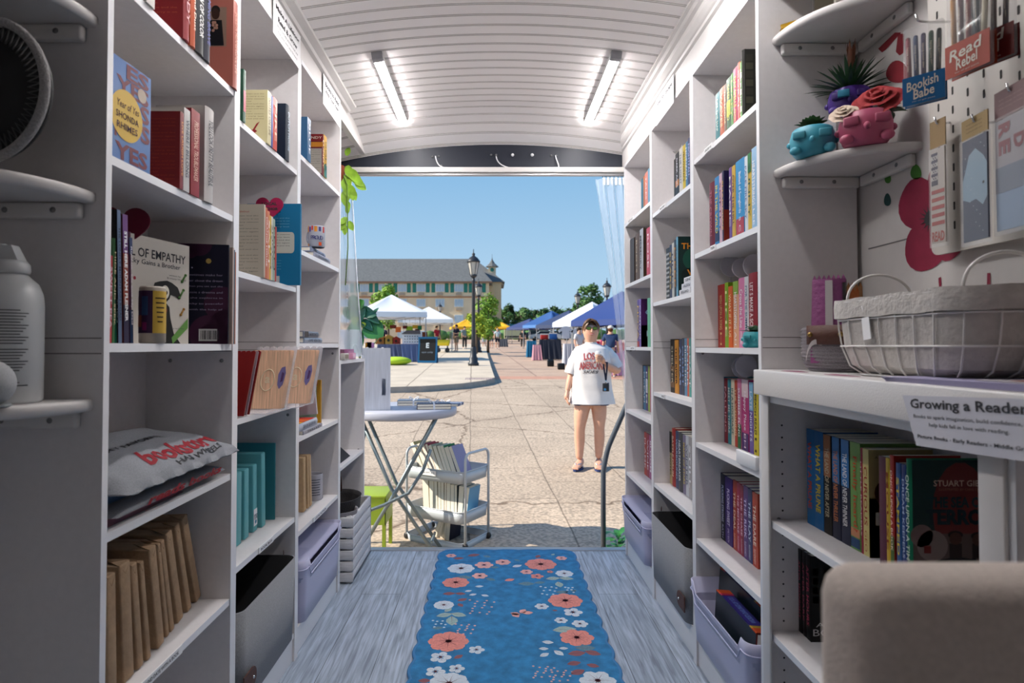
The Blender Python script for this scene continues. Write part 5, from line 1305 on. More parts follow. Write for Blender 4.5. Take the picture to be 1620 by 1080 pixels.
# papers on the counter
for k, (x, y, rz, c_, l_) in enumerate(((.80,.95,8,'b8b4d0','lilac paper sheets fanned on the counter'),(.83,.80,-6,'c8c4c8','white leaflet on the counter with red print, by the wire basket'))):
    o = empty('leaflet', (x, y, 1.0678+.002*k), l_, 'leaflet', 'leaflets on the counter', R(rz))
    b = MB()
    for j in range(5): b.box(-.09+.004*j, .11+.003*j, -.14+.006*j, .14+.004*j, .0016*j, .0016*j+.0012, hm(c_), M=Matrix.Rotation(R(2*j-3),4,'Z'))
    if k: 
        b.box(-.06,.08,-.1,.06,.0078,.0082,hm('8c3038')); b.box(-.07,-.02,.0,.1,.0083,.0086,hm('b87868'))
    b.build('sheets', o)
# rope basket
ROPE = mat('grey_cotton_rope', (.27,.25,.27), .95, var=.25, vscale=400, bump=.5, bscale=500)
rb = empty('rope_basket', (.858, 1.505, 1.0675), 'grey coiled rope basket with leather handle tab, full of wrapped packets', 'basket')
b = MB(); prof = [(.0001,.0)]
for k in range(13):
    z = .004+.0082*k; rr_ = .066+.016*min(1, k/4)**.6
    prof += [(rr_-.002, z-.0035),(rr_+.0012, z),(rr_-.002, z+.0037)]
prof += [(.078,.108),(.074,.104),(.070,.012),(.0001,.012)]
b.lathe(prof, ROPE, n=36, M=Matrix.Scale(1.12,4,(0,1,0)), cap=False); b.build('body', rb)
b = MB(); vs = []; n = 12
for i in range(n+1):
    a = R(-172+62*i/n); rr_ = .0855; 
    for z in (.066, .112): vs.append((rr_*math.cos(a), rr_*1.12*math.sin(a), z+(.006 if abs(i-n/2) > 5 else 0)*0))
b.add(vs, [(2*i,2*i+2,2*i+3,2*i+1) for i in range(n)], LEATH, True)
vs2 = [(x*1.035, y*1.035, z) for x, y, z in vs]; b.add(vs2, [(2*i,2*i+2,2*i+3,2*i+1) for i in range(n)], LEATH, True)
b.add(vs+vs2, [(0,1,2*n+3,2*n+2),(2*n,2*n+1,4*n+3,4*n+2)]+[(2*i+1,2*i+3,2*n+2+2*i+3,2*n+2+2*i+1) for i in range(n)]+[(2*i,2*i+2,2*n+2+2*i+2,2*n+2+2*i) for i in range(n)], LEATH, True)
b.build('handle_tab', rb, label='brown leather handle tab')
BRASS = mat('aged_brass', (.30,.19,.06), .35, metal=.9)
TAB_ = [c for c in rb.children if c.name.startswith('handle_tab')][0]
for a in (-164, -120):
    b = MB(); b.ball((.0895*math.cos(R(a)), .0895*1.12*math.sin(R(a)), .09), .0065, BRASS, n=12); b.build('rivet', TAB_, label='brass rivet')
def packet(label, loc, w, h, t, col, rz, lean, ribbon=None, cat='packet'):
    o = empty('wrapped_packet', loc, label, cat, 'wrapped packets in the rope basket'); o.rotation_euler = (R(lean), R(0), R(rz))
    m_ = mat('packet_'+col, srgb(col), .45, bump=.3, bscale=60)
    b = MB()
    def f(u, v): return ((u-.5)*w*(1-.12*v), -t/2*math.sin(math.pi*u)-.001, v*h)
    def g_(u, v): return ((u-.5)*w*(1-.12*v), t/2*math.sin(math.pi*u)+.001, v*h)
    b.grid(f, 8, 6, m_); b.grid(g_, 8, 6, m_)
    for k in range(7): x0 = (-.5+k/7)*w*.88; b.add([(x0,0,h*.999),(x0+w/7*.88,0,h*.999),(x0+w/14*.88,0,h*1.06)], [(0,1,2)], m_)
    b.build('wrapping', o)
    if ribbon:
        b = MB(); m2_ = mat('ribbon_silver', (.75,.70,.70), .25, metal=.4)
        b.box(-.008,.008,-t/2-.0035,-t/2-.002,0,h*.98,m2_)
        for sg in (-1, 1):
            pts = bezier((0,-t/2-.004,h*.12),(sg*.02,-t/2-.02,h*.3),(sg*.045,-t/2-.015,h*.3),(sg*.05,-t/2-.01,h*.02),8)
            vs = []
            for q in pts: vs += [q-Vector((0,0,.006)), q+Vector((0,0,.006))]
            b.add(vs, [(2*i,2*i+2,2*i+3,2*i+1) for i in range(8)], m2_)
        b.build('ribbon', o)
    return o
packet('purple pink packet tied with silver ribbon in the rope basket', (.812,1.465,1.088), .082, .205, .02, '8c4a7c', -30, -5, True)
packet('deep orange packet in the middle of the rope basket', (.862,1.49,1.088), .07, .175, .015, 'b8642c', -20, 4)
packet('tan orange packet right of the middle in the rope basket', (.890,1.52,1.088), .07, .190, .012, 'a8784a', -15, 2)
packet('black edged packet between purple and orange ones', (.852,1.47,1.088), .012, .195, .04, '181414', -30, 2)
packet('grey green printed packet furthest right in the rope basket', (.915,1.47,1.088), .06, .150, .012, '5a6864', -10, -6)
# wire basket
WIREM = mat('white_wire', (.72,.70,.68), .4)
LINER = mat('off_white_cotton', (.52,.49,.46), .95, var=.08, vscale=60, bump=.35, bscale=90)
wb = empty('wire_basket', (.852, 1.17, 1.0675), 'white wire basket with off white cotton liner and hoop handles on the counter', 'basket')
HX, HY, HH = .100, .205, .155
def ringp(s, z, hx=HX, hy=HY, r=.07, n=8):
    return [(x, y, z) for x, y in rrect(-hx*s, hx*s, -hy*s, hy*s, r*s, n)]
b = MB(); lv = [(.72,.004),(.86,.02),(.95,.06),(.985,.10),(1.0,HH)]
for s, z in ((.74,.003),(.965,.062),(.992,.118),(1.01,HH)): b.tube(ringp(s, z), .0021 if z < HH else .003, WIREM, n=6, closed=True)
nn_ = len(ringp(1,0)); outs = [[Vector(p_) for p_ in ringp(s*1.0+.004, z)] for s, z in lv]
def resamp(loop, m):
    L = [0]; 
    for i in range(len(loop)): L.append(L[-1] + (loop[(i+1)%len(loop)]-loop[i]).length)
    o = []
    for k in range(m):
        t = L[-1]*k/m; i = max(j for j in range(len(loop)) if L[j] <= t); f = (t-L[i])/max(1e-9, L[i+1]-L[i]); o.append(loop[i].lerp(loop[(i+1)%len(loop)], f))
    return o
rs_ = [resamp(l, 22) for l in outs]
for k in range(22): b.tube([l[k] for l in rs_], .0017, WIREM, n=6)
for k in range(5): b.tube([(-HX*.7, -HY*.6+k*HY*.3, .004), (HX*.7, -HY*.6+k*HY*.3, .004)], .0017, WIREM, n=6)
b.build('wire_frame', wb)
b = MB(); M2 = 72
lvl = [(.66,.008),(.84,.022),(.925,.06),(.955,.10),(.965,HH-.02),(.985,HH+.004),(1.035,HH+.006),(1.045,HH-.012),(1.04,HH-.034)]
rings = []
for j, (s, z) in enumerate(lvl):
    rr2 = resamp([Vector(p_) for p_ in ringp(s, z)], M2)
    rings.append([p_ * (1 + (.012*math.sin(k*1.9+j)*math.sin(k*.7) if j < 5 else .004*math.sin(k*2.1))) for k, p_ in enumerate(rr2)])
    for k, p_ in enumerate(rings[-1]): p_.z = z + (.0012*math.sin(k*.9) if j >= 5 else 0)
for a, c_ in zip(rings[:-1], rings[1:]): b.add(a+c_, [(i,(i+1)%M2,M2+(i+1)%M2,M2+i) for i in range(M2)], LINER, True)
b.add(rings[0], [tuple(range(M2))], LINER); b.build('liner', wb, recalc=False)
for sy in (1, -1):
    b = MB(); b.tube(bezier((-HX*.72, sy*HY*.80, HH), (-HX*.75, sy*HY*.82, HH+.085), (HX*.75, sy*HY*.82, HH+.085), (HX*.72, sy*HY*.80, HH), 18), .003, WIREM, n=8); b.build('handle', wb)
b = MB(); b.box(-.0008,.0008,-.012,.012,-.045,0,PLABEL,M=Matrix.Translation((-HX*1.03,.05,HH-.035)) @ Matrix.Rotation(R(-8),4,'X')); b.tube([(-HX*1.04,.06,HH-.012),(-HX*1.03,.05,HH-.036)], .0008, PLABEL, n=5); b.build('swing_tag', wb, label='white paper tag')
# ------------------------------------------------------------------ pegboard and what hangs on it
pgm = mat('white_pegboard', (.52,.49,.45), .5); slot = mat('peg_slot_shadow', (.03,.028,.026), .9)
pb = empty('pegboard', (.955, .70, 1.325), 'white slotted pegboard on the right wall', 'pegboard'); T = Matrix.Translation((-.955,-.70,-1.325))
b = MB(T); b.prism([(y, z) for y, z in rrect(.62, 1.318, 1.325, 2.09, .02)], 0, .006, pgm, M=Matrix(((0,0,1,.955),(1,0,0,0),(0,1,0,0),(0,0,0,1))))
for i in range(17):
    for j in range(19):
        y = .65+.04*i; z = 1.36+.04*j+(.02 if i % 2 else 0)
        if z > 2.06: continue
        b.add([(.9545, y+.0028*math.cos(a), z+(.006 if math.sin(a) > 0 else -.006)+.0028*math.sin(a)) for a in [2*math.pi*(k+.5)/10 for k in range(10)]], [tuple(range(10))], slot)
b.build('panel', pb)
b = MB(T); b.box(.961,.993,.66,.70,1.36,1.40,PAINT); b.box(.961,.993,1.24,1.28,1.36,1.40,PAINT); b.box(.961,.993,1.24,1.28,2.0,2.04,PAINT); b.build('spacer_blocks', pb)
def peg(x, y, z, L, l_):
    b = MB(); b.tube([(.954,y,z)]+bezier((.95,y,z),(.92,y,z-.004),(x+.01,y,z-.006),(x,y,z+.0),8)+[(x-.004,y,z+.012)], .0022, CHROME, n=6); b.build('peg_hook', label=l_, cat='hook', group='hooks on the pegboard')
CLEAR = mat('clear_film', (.85,.86,.88), .08, alpha=.16, spec=.8)
def hang(name, label, p0, p1, z0, z1, cat, draw, grp=None):
    """flat hanging thing between plan points p0 (far, left in view) and p1 (near)"""
    p0 = Vector(p0); p1 = Vector(p1); d = p1-p0; L = d.length
    o = empty(name, (p0.x, p0.y, z0), label, cat, grp); o.rotation_euler = (0,0,math.atan2(d.y, d.x)); draw(o, L, z1-z0); return o
def penpack(cols, labcol, lines):
    def f(o, L, h):
        b = MB(); b.rbox(0, L, -.007, .007, 0, h, CLEAR, c=.004); b.build('film_bag', o)
        for k, c_ in enumerate(cols):
            b = MB(); x = L*(k+.6)/(len(cols)+.3)
            b.tube([(x-.004*(k-2)*.3, -.001*k, .025),(x, 0, h*.86)], .0045, hm(c_, .3), n=10); b.ball((x,0,h*.87), .0045, hm(c_, .3), n=8)
            b.text('read more books', hm('d8c8b0'), (x,-.0052,h*.6), (0,0,1), (-1,0,0), fit=(.05,.004)); b.build('pen', o)
        b = MB(); b.box(-.001, L+.001, -.0085,-.0076, 0, h*.36, hm(labcol,.45)); b.box(-.001,L+.001,.0076,.0085,0,h*.36,hm(labcol,.45))
        b.text(lines[0], hm('e0d8cc'), (L*.47,-.0086,h*.25), (1,0,.12), (-.12,0,1), fit=(L*.78,h*.12), bold=.015, shear=.2)
        b.text(lines[1], hm('e0d8cc'), (L*.50,-.0086,h*.13), (1,0,.12), (-.12,0,1), fit=(L*.52,h*.12), bold=.015, shear=.2)
        b.text('set of gel pens', hm('c8c0b4'), (L*.5,-.0086,h*.035), (1,0,.0), (0,0,1), fit=(L*.55,h*.02))
        b.build('card_label', o)
    return f
hang('pen_pack', 'pen pack with blue label reading Bookish Babe on the pegboard', (.842,1.232), (.888,1.180), 1.616, 1.775, 'pen pack', penpack(['8c2840','24406c','3a2c5c','1f4a30','202828'], '1f6ea0', ('Bookish','Babe')), 'pen packs on the pegboard')
hang('pen_pack', 'pen pack with orange label reading Read Rebel on the pegboard', (.862,1.136), (.882,1.060), 1.630, 1.80, 'pen pack', penpack(['c08a2c','5a2030','8c2c2c','203848','c8c0a8'], 'a83c18', ('Read','Rebel')), 'pen packs on the pegboard')
hang('pen_pack', 'dark red pen pack hanging behind the orange labelled one', (.885,1.130), (.915,1.050), 1.640, 1.80, 'pen pack', penpack(['3c1414','4a1818','5c2020','3a1420'], '7c1c18', ('Read','Rebel')), 'pen packs on the pegboard')
def bm_flag(o, L, h):
    b = MB(); b.box(0,L,-.001,.001,h*.78,h,hm('a08864')); b.box(.002,L-.002,-.0015,.0015,.004,h*.77,hm('c0b8b0'))
    b.box(.004,L*.5,-.002,-.0015,h*.48,h*.74,hm('2c2c50'))
    for k in range(9): b.box(.004,L-.004,-.0022,-.0015,h*(.16+.035*k*1.8),h*(.16+.035*k*1.8+.03),hm('a83028')) if k < 5 else None
    for k in range(4): b.text('BOOK', hm('e0dcd8'), (L*.35,-.0022,h*(.70-.055*k)), (1,0,0),(0,0,1), fit=(L*.45,h*.035), bold=.02)
    b.text('READ', hm('b04030'), (L*.5,-.0018,h*.07), (1,0,0),(0,0,1), fit=(L*.8,h*.08), bold=.03); b.build('card', o)
    b = MB(); b.box(-.001,L+.001,-.004,.003,-.004,h*.78,CLEAR); b.build('film_sleeve', o)
hang('bookmark', 'flag striped bookmark reading READ hanging at the pegboard left edge', (.928,1.279), (.930,1.238), 1.340, 1.602, 'bookmark', bm_flag, 'bookmarks on the pegboard')
def bm_star(o, L, h):
    b = MB(); b.box(0,L,-.001,.001,h*.84,h,hm('a8926a'))
    for k in range(3): b.text('handmade with care', hm('685838'), (L*.5,-.001,h*(.95-.03*k)), (1,0,0),(0,0,1), fit=(L*.6,h*.012))
    b.box(.002,L-.002,-.0015,.0015,.004,h*.83,hm('2a3a58'))
    b.poly([(x*L,-.0022,z*h) for x, z in ((.15,.58),(.3,.70),(.55,.74),(.85,.66),(.97,.60),(.97,.34),(.8,.28),(.55,.34),(.3,.33),(.04,.36),(.04,.5))], hm('8fa8b8'))
    for k in range(18): b.disc((L*(.08+.85*((k*37)%100)/100),-.0015,h*(.04+.78*((k*61)%100)/100)), (1,0,0),(0,0,1), .0009, hm('c8d0d8'), n=6, lift=.0012)
    b.disc((L*.85,-.002,h*.45), (1,0,0),(0,0,1), .003, hm('141820'), n=8, lift=.001)
    b.build('card', o)
    b = MB(); b.box(-.001,L+.001,-.004,.003,-.004,h*.84,CLEAR); b.build('film_sleeve', o)
hang('bookmark', 'night blue starry bookmark in clear sleeve hanging on the pegboard', (.900,1.156), (.893,1.086), 1.322, 1.558, 'bookmark', bm_star, 'bookmarks on the pegboard')
def bm_red(o, L, h):
    b = MB(); b.box(0,L,-.001,.001,h*.80,h,hm('8c7474')); b.box(.002,L-.002,-.0015,.0015,.004,h*.79,hm('8fa4bc'))
    b.box(.002,L-.002,-.002,-.0015,h*.46,h*.79,hm('a8a4a8')); b.box(.002,L-.002,-.0021,-.0015,h*.28,h*.46,hm('7c8494'))
    for k, ch in enumerate('RE'): b.text(ch, hm('8c3440'), (L*(.32 if k == 0 else .32),-.0022,h*(.71-.12*k)), (0,0,-1),(1,0,0), fit=(h*.10,L*.35), bold=.05)
    b.text('D', hm('8c3440'), (L*.75,-.0022,h*.60), (0,0,-1),(1,0,0), fit=(h*.10,L*.3), bold=.05)
    for k in range(3): b.text('little things to love', hm('a89090'), (L*.5,-.001,h*(.93-.03*k)), (1,0,0),(0,0,1), fit=(L*.7,h*.014))
    b.build('card', o)
    b = MB(); b.box(-.001,L+.001,-.004,.003,-.004,h*.81,CLEAR); b.build('film_sleeve', o)
hang('bookmark', 'pale bookmark with red letters hanging at the right edge of the pegboard', (.903,1.083), (.895,1.005), 1.330, 1.582, 'bookmark', bm_red, 'bookmarks on the pegboard')
peg(.926, 1.258, 1.596, 0, 'steel hook holding the flag striped bookmark'); peg(.894, 1.120, 1.548, 0, 'steel hook holding the starry bookmark'); peg(.896, 1.045, 1.574, 0, 'steel hook holding the pale red lettered bookmark')
peg(.855, 1.208, 1.785, 0, 'steel hook above the blue labelled pen pack'); peg(.868, 1.10, 1.81, 0, 'steel hook above the orange labelled pen pack')
# ------------------------------------------------------------------ rug
RUG = mat('teal_woven_rug', (.030,.20,.42), .95, var=.26, vscale=26, bump=.5, bscale=300)
RUGE = mat('blue_rug_binding', (.05,.20,.42), .9)
def rp(cx, cy, z=.0105):
    px = 640+cx*.2963; py = 840+cy*.2963; Y = (EYE-z)*F_/(py-547); return Vector(((px-780)*Y/F_, Y, z))
rg = empty('rug', (.07, 2.2, 0), 'teal runner rug with scalloped edge, coral and white flowers', 'rug'); T = Matrix.Translation((-.07,-2.2,0))
RX0, RX1, RY0, RY1 = -.278, .427, .55, 3.352
loop = []
def wav(a, b_, n, am, fx):
    return [fx(a+(b_-a)*k/n, am*abs(math.sin(math.pi*k/n*round(abs(b_-a)/.125)))) for k in range(n)]
loop += wav(RX0+.02, RX1-.02, 40, .010, lambda t, w: (t, RY1+w)); loop += wav(RY1-.02, RY0, 150, .014, lambda t, w: (RX1+w, t))
loop += wav(RX1-.02, RX0+.02, 30, .010, lambda t, w: (t, RY0-w)); loop += wav(RY0, RY1-.02, 150, .014, lambda t, w: (RX0-w, t))
b = MB(T); n = len(loop)
b.add([(x,y,.0008) for x,y in loop]+[(x,y,.009) for x,y in loop], [tuple(range(n-1,-1,-1)), tuple(range(n,2*n))]+[(i,(i+1)%n,n+(i+1)%n,n+i) for i in range(n)], RUG); pile_ = b
b = MB(T); b.tube([(x,y,.0068) for x,y in loop], .006, RUGE, n=8, closed=True); b.build('bound_edge', rg)
CO = mat('coral_rug_wool', srgb('d98a80'), .95, var=.15, vscale=120); WH = mat('white_rug_wool', srgb('c9d3dc'), .95, var=.1, vscale=120); CRM = mat('sage_rug_wool', srgb('9ab0ac'), .95, var=.15, vscale=120)
DR = mat('rust_rug_wool', srgb('8c5a60'), .95); PK = mat('pink_rug_wool', srgb('e0a8a0'), .95); DK2 = mat('dark_center_wool', srgb('5c2c38'), .95); TL = mat('slate_leaf_wool', srgb('5f8494'), .95, var=.15, vscale=120)
b = pile_; Z1, Z2, Z3 = .0096, .0102, .0108
def flower(cx, cy, rpx, m_, npet=6, c_=None, ell=1.0, ph=0, layers=1):
    o = rp(cx, cy); r = rpx*.2963*o.y/F_
    for ly in range(layers):
        rr_ = r*(1-.38*ly)
        for k in range(npet):
            a = 2*math.pi*k/npet+ph+ly*.5; pts = []
            for q in range(9):
                t = math.pi*(q/8-.5)*1.9; pts.append((o.x+math.cos(a)*rr_*.62+rr_*.40*math.cos(a+t), o.y+math.sin(a)*rr_*.62+rr_*.40*math.sin(a+t), Z1+.0004*ly+.00005*k))
            b.add([(o.x,o.y,Z1+.0004*ly+.00005*k)]+pts, [tuple(range(10))], m_)
            x1, y1 = o.x+math.cos(a)*rr_*.8, o.y+math.sin(a)*rr_*.8; dx, dy = -math.sin(a)*rr_*.02, math.cos(a)*rr_*.02
            b.add([(o.x+dx,o.y+dy,Z2+.0006),(o.x-dx,o.y-dy,Z2+.0006),(x1,y1,Z2+.0006)], [(0,1,2)], c_ or DK2)
    b.add([(o.x+r*.16*math.cos(2*math.pi*k/12), o.y+r*.16*math.sin(2*math.pi*k/12), Z3) for k in range(12)], [tuple(range(12))], c_ or DK2)
def leaf(cx, cy, L, ang, m_, w=.3):
    o = rp(cx, cy); l = L*.2963*o.y/F_; a = R(ang); d = Vector((math.cos(a), math.sin(a), 0)); s_ = Vector((-d.y, d.x, 0)); O = Vector((o.x,o.y,Z1))
    pts = [O + d*l*(t-.5) + s_*l*w*math.sin(math.pi*t)*sg for sg, ts in ((1,(0,.15,.35,.6,.85,1)),(-1,(.85,.6,.35,.15))) for t in ts]
    b.add(pts, [tuple(range(len(pts)))], m_)
    b.add([O-d*l*.5+s_*l*.015+Vector((0,0,.0005)), O-d*l*.5-s_*l*.015+Vector((0,0,.0005)), O+d*l*.45+Vector((0,0,.0005))], [(0,1,2)], DR if m_ is not DR else DK2)
def dots(cx, cy, n, sp, m_):
    for k in range(n):
        o = rp(cx+sp*((k*53)%97/97-.5)*2, cy+sp*.6*((k*31)%89/89-.5)*2); r = 7*.2963*o.y/F_
        b.add([(o.x+r*math.cos(2*math.pi*q/8), o.y+r*math.sin(2*math.pi*q/8), Z1) for q in range(8)], [tuple(range(8))], m_)
flower(250,121,28,PK,6); flower(835,134,30,PK,6); flower(303,188,72,WH,8,layers=2); flower(425,170,50,PK,6); flower(525,155,42,PK,7)
flower(725,166,84,CO,8,layers=2); flower(650,206,34,PK,6); flower(705,229,36,CO,5); flower(775,206,18,CO,5); flower(402,227,42,PK,6)
flower(275,262,72,CO,8,layers=2); flower(850,215,48,WH,8); flower(212,380,54,WH,12); flower(855,357,92,CO,8,layers=2); flower(730,387,38,WH,6)
flower(895,418,52,WH,5); flower(832,460,36,WH,6); flower(932,478,44,WH,6); flower(237,570,108,CO,8,layers=2); flower(915,550,92,CO,7,layers=2)
flower(385,614,44,WH,5); flower(195,653,58,WH,5); flower(280,712,44,WH,5); flower(168,728,54,WH,5); flower(240,790,108,WH,9,layers=2); flower(1025,775,98,WH,6,layers=2)
for q in ((370,118,70,20,DR),(440,125,50,-30,TL),(290,135,60,10,DR),(710,125,50,70,DR),(600,175,60,30,WH),(600,145,40,-40,TL),(320,235,90,0,TL),(560,248,60,25,CO),
          (790,240,80,10,CRM),(860,240,80,-10,CRM),(823,272,75,-85,CRM),(790,115,30,50,CRM),(650,268,90,0,TL),(720,262,60,10,TL),(480,182,50,0,TL),(460,245,60,-30,TL),
          (215,432,90,20,CRM),(290,430,90,-20,CRM),(255,462,110,-85,CRM),(235,405,60,60,CRM),(400,282,46,5,WH),(342,306,40,20,WH),(366,325,44,25,WH),(430,330,46,-25,WH),
          (300,320,60,-10,DR),(240,320,70,5,DR),(310,352,60,30,DR),(300,380,50,-60,DR),(850,508,130,8,CRM),(800,408,30,0,DR),(762,574,64,-10,WH),(740,608,54,0,WH),(744,640,62,35,WH),
          (820,630,70,-50,WH),(845,606,50,0,WH),(915,632,100,10,DR),(1000,630,90,-25,DR),(960,604,110,0,TL),(900,684,80,15,DR),(1000,696,70,-20,DR),(920,730,90,30,DR),(290,650,60,40,DR),(110,775,70,0,DR),(840,312,70,0,TL),(900,305,40,0,TL),(180,500,60,10,TL)):
    leaf(*q)
for q in ((420,395,16,70,PK),(330,512,14,55,PK),(770,310,10,45,WH),(885,305,8,30,WH),(840,755,14,60,PK),(745,735,14,60,PK),(195,485,8,40,WH)): dots(*q)
# butterfly
for (cx, cy, L, an) in ((592,432,62,-60),(590,425,56,-20),(630,412,56,60),(655,420,60,5)): leaf(cx, cy, L, an, PK, .34)
b.build('pile', rg, recalc=False)
# ------------------------------------------------------------------ chair back near the camera
BEI = mat('beige_boucle', (.66,.57,.51), .95, var=.08, vscale=200, bump=.3, bscale=400)
chh = empty('armchair', (.46, .30, 0), 'beige upholstered chair close to the lens at the lower right corner', 'chair')
b = MB(); b.rbox(-.238,.245,.06,.13,.50,.985,BEI,c=.022); b.build('backrest', chh)
b = MB(); b.rbox(-.25,.25,-.42,.07,.36,.47,BEI,c=.03); b.build('seat', chh)
WD = mat('dark_wood_leg', (.06,.035,.02), .5)
for sx_ in (-.2,.2):
    for sy_ in (-.38,.06):
        b = MB(); b.lathe([(.012,0),(.018,.36)], WD, M=Matrix.Translation((sx_,sy_,0)), n=12); b.build('leg', chh)
# ------------------------------------------------------------------ clear curtains in the doorway
CUR = mat('clear_vinyl_curtain', (.80,.88,.97), .12, alpha=.32, spec=.8)
HEM = mat('frosted_vinyl_hem', (.70,.76,.86), .3, alpha=.7)
cu = empty('clear_curtain', (.66, 3.346, 0), 'clear plastic curtain drawn aside at the right of the doorway', 'curtain')
b = MB()
def cf(u, v):
    z = 2.055 - v*1.87
    w = .20*(1-v)**1.5 + .035; xr = .80
    e = math.sin(u*math.pi*9)*.011*(1-.3*v)
    return (xr - w*(1-u) - .66 - (.0 if v > .0 else 0), e, z)
b.grid(cf, 72, 30, CUR); b.build('sheet', cu, recalc=False)
for k in range(6):
    b = MB(); x = -.045+.022*k; b.tube([(x+.010*math.cos(2*math.pi*q/14), 0, 2.078+.016*math.sin(2*math.pi*q/14)) for q in range(14)], .0018, INK, n=5, closed=True); b.build('ring', cu)
    b = MB(); b.box(x-.007,x+.007,-.006,.0,2.02,2.062,PLABEL,c=.001); b.build('clip', cu)
cu = empty('clear_curtain', (-.80, 3.346, 0), 'clear plastic curtain hanging at the left of the doorway behind leaves', 'curtain')
b = MB()
def cf2(u, v):
    z = 2.06 - v*.99; xr = -.80 + .015 + .065*v
    return (-.10*(1-u) + (xr+.80)*u, math.sin(u*math.pi*5)*.014, z)
b.grid(cf2, 48, 24, CUR); b.build('sheet', cu, recalc=False)
b = MB()
def cf3(u, v):
    z = 1.10 - v*.07-.0 ; z = 1.22 - v*.145
    return (-.10*(1-u) + (.015+.065*.9)*u, math.sin(u*math.pi*5)*.014-.002, z)
b.grid(cf3, 48, 3, HEM); b.build('hem', cu, recalc=False)
b = MB(); b.tube([(.015,-.004,2.06),(.05,-.004,1.5),(.083,-.004,1.075)], .003, mat('curtain_edge_bead',(.75,.8,.88),.3), n=6); b.build('edge_bead', cu)
# ------------------------------------------------------------------ outdoors
def gz(y): return -.42 + .026*y
def paving(name, c1, c2, joint, bw, rh, ms, spk=.25, crack=True):
    m = bpy.data.materials.new(name); m.use_nodes = True; n = m.node_tree; b = n.nodes['Principled BSDF']; L = n.links.new
    t = n.nodes.new('ShaderNodeTexCoord')
    nd = n.nodes.new('ShaderNodeTexNoise'); nd.inputs['Scale'].default_value = 1.3; L(t.outputs['Object'], nd.inputs['Vector'])
    ad = n.nodes.new('ShaderNodeVectorMath'); ad.operation = 'MULTIPLY_ADD'; ad.inputs[1].default_value = (.05,.07,0); L(nd.outputs['Color'], ad.inputs[0]); L(t.outputs['Object'], ad.inputs[2])
    br = n.nodes.new('ShaderNodeTexBrick'); br.offset = .5; br.inputs['Scale'].default_value = 1; br.inputs['Brick Width'].default_value = bw; br.inputs['Row Height'].default_value = rh
    br.inputs['Mortar Size'].default_value = ms; br.inputs['Color1'].default_value = (*c1,1); br.inputs['Color2'].default_value = (*c2,1); br.inputs['Mortar'].default_value = (*joint,1); br.inputs['Mortar Smooth'].default_value = .3
    mp = n.nodes.new('ShaderNodeMapping'); mp.inputs['Rotation'].default_value = (0,0,R(88)); L(ad.outputs[0], mp.inputs[0]); L(mp.outputs[0], br.inputs['Vector'])
    nz = n.nodes.new('ShaderNodeTexNoise'); nz.inputs['Scale'].default_value = 34; nz.inputs['Detail'].default_value = 6; L(t.outputs['Object'], nz.inputs['Vector'])
    r = n.nodes.new('ShaderNodeValToRGB'); r.color_ramp.elements[0].position = .36; r.color_ramp.elements[1].position = .6
    r.color_ramp.elements[0].color = (1-spk*1.6,)*3+(1,); r.color_ramp.elements[1].color = (1.08,1.06,1.04,1); L(nz.outputs['Fac'], r.inputs[0])
    mx = n.nodes.new('ShaderNodeMix'); mx.data_type = 'RGBA'; mx.blend_type = 'MULTIPLY'; mx.inputs['Factor'].default_value = 1
    L(br.outputs['Color'], mx.inputs[6]); L(r.outputs[0], mx.inputs[7]); out = mx.outputs[2]
    n2 = n.nodes.new('ShaderNodeTexNoise'); n2.inputs['Scale'].default_value = 1.1; n2.inputs['Detail'].default_value = 5; L(t.outputs['Object'], n2.inputs['Vector'])
    r2 = n.nodes.new('ShaderNodeValToRGB'); r2.color_ramp.elements[0].position = .3; r2.color_ramp.elements[1].position = .7; r2.color_ramp.elements[0].color = (.86,.84,.82,1); r2.color_ramp.elements[1].color = (1.08,1.07,1.05,1)
    L(n2.outputs['Fac'], r2.inputs[0]); m2 = n.nodes.new('ShaderNodeMix'); m2.data_type = 'RGBA'; m2.blend_type = 'MULTIPLY'; m2.inputs['Factor'].default_value = 1; L(out, m2.inputs[6]); L(r2.outputs[0], m2.inputs[7]); out = m2.outputs[2]
    if crack:
        vo = n.nodes.new('ShaderNodeTexVoronoi'); vo.feature = 'DISTANCE_TO_EDGE'; vo.inputs['Scale'].default_value = .30
        n3 = n.nodes.new('ShaderNodeTexNoise'); n3.inputs['Scale'].default_value = 5; L(t.outputs['Object'], n3.inputs['Vector'])
        a2 = n.nodes.new('ShaderNodeVectorMath'); a2.operation = 'MULTIPLY_ADD'; a2.inputs[1].default_value = (.3,.3,0); L(n3.outputs['Color'], a2.inputs[0]); L(t.outputs['Object'], a2.inputs[2]); L(a2.outputs[0], vo.inputs['Vector'])
        r3 = n.nodes.new('ShaderNodeValToRGB'); r3.color_ramp.elements[0].position = .002; r3.color_ramp.elements[1].position = .007; r3.color_ramp.elements[0].color = (.35,.30,.26,1); r3.color_ramp.elements[1].color = (1,1,1,1)
        L(vo.outputs['Distance'], r3.inputs[0]); m3 = n.nodes.new('ShaderNodeMix'); m3.data_type = 'RGBA'; m3.blend_type = 'MULTIPLY'; m3.inputs['Factor'].default_value = 1; L(out, m3.inputs[6]); L(r3.outputs[0], m3.inputs[7]); out = m3.outputs[2]
    L(out, b.inputs['Base Color']); b.inputs['Roughness'].default_value = .85
    bp = n.nodes.new('ShaderNodeBump'); bp.inputs['Strength'].default_value = .35; bp.inputs['Distance'].default_value = .02; L(nz.outputs['Fac'], bp.inputs['Height']); L(bp.outputs[0], b.inputs['Normal'])
    return m
STONE = paving('stamped_tan_concrete', (.52,.425,.33), (.585,.48,.375), (.27,.215,.165), 1.25, .80, .008)
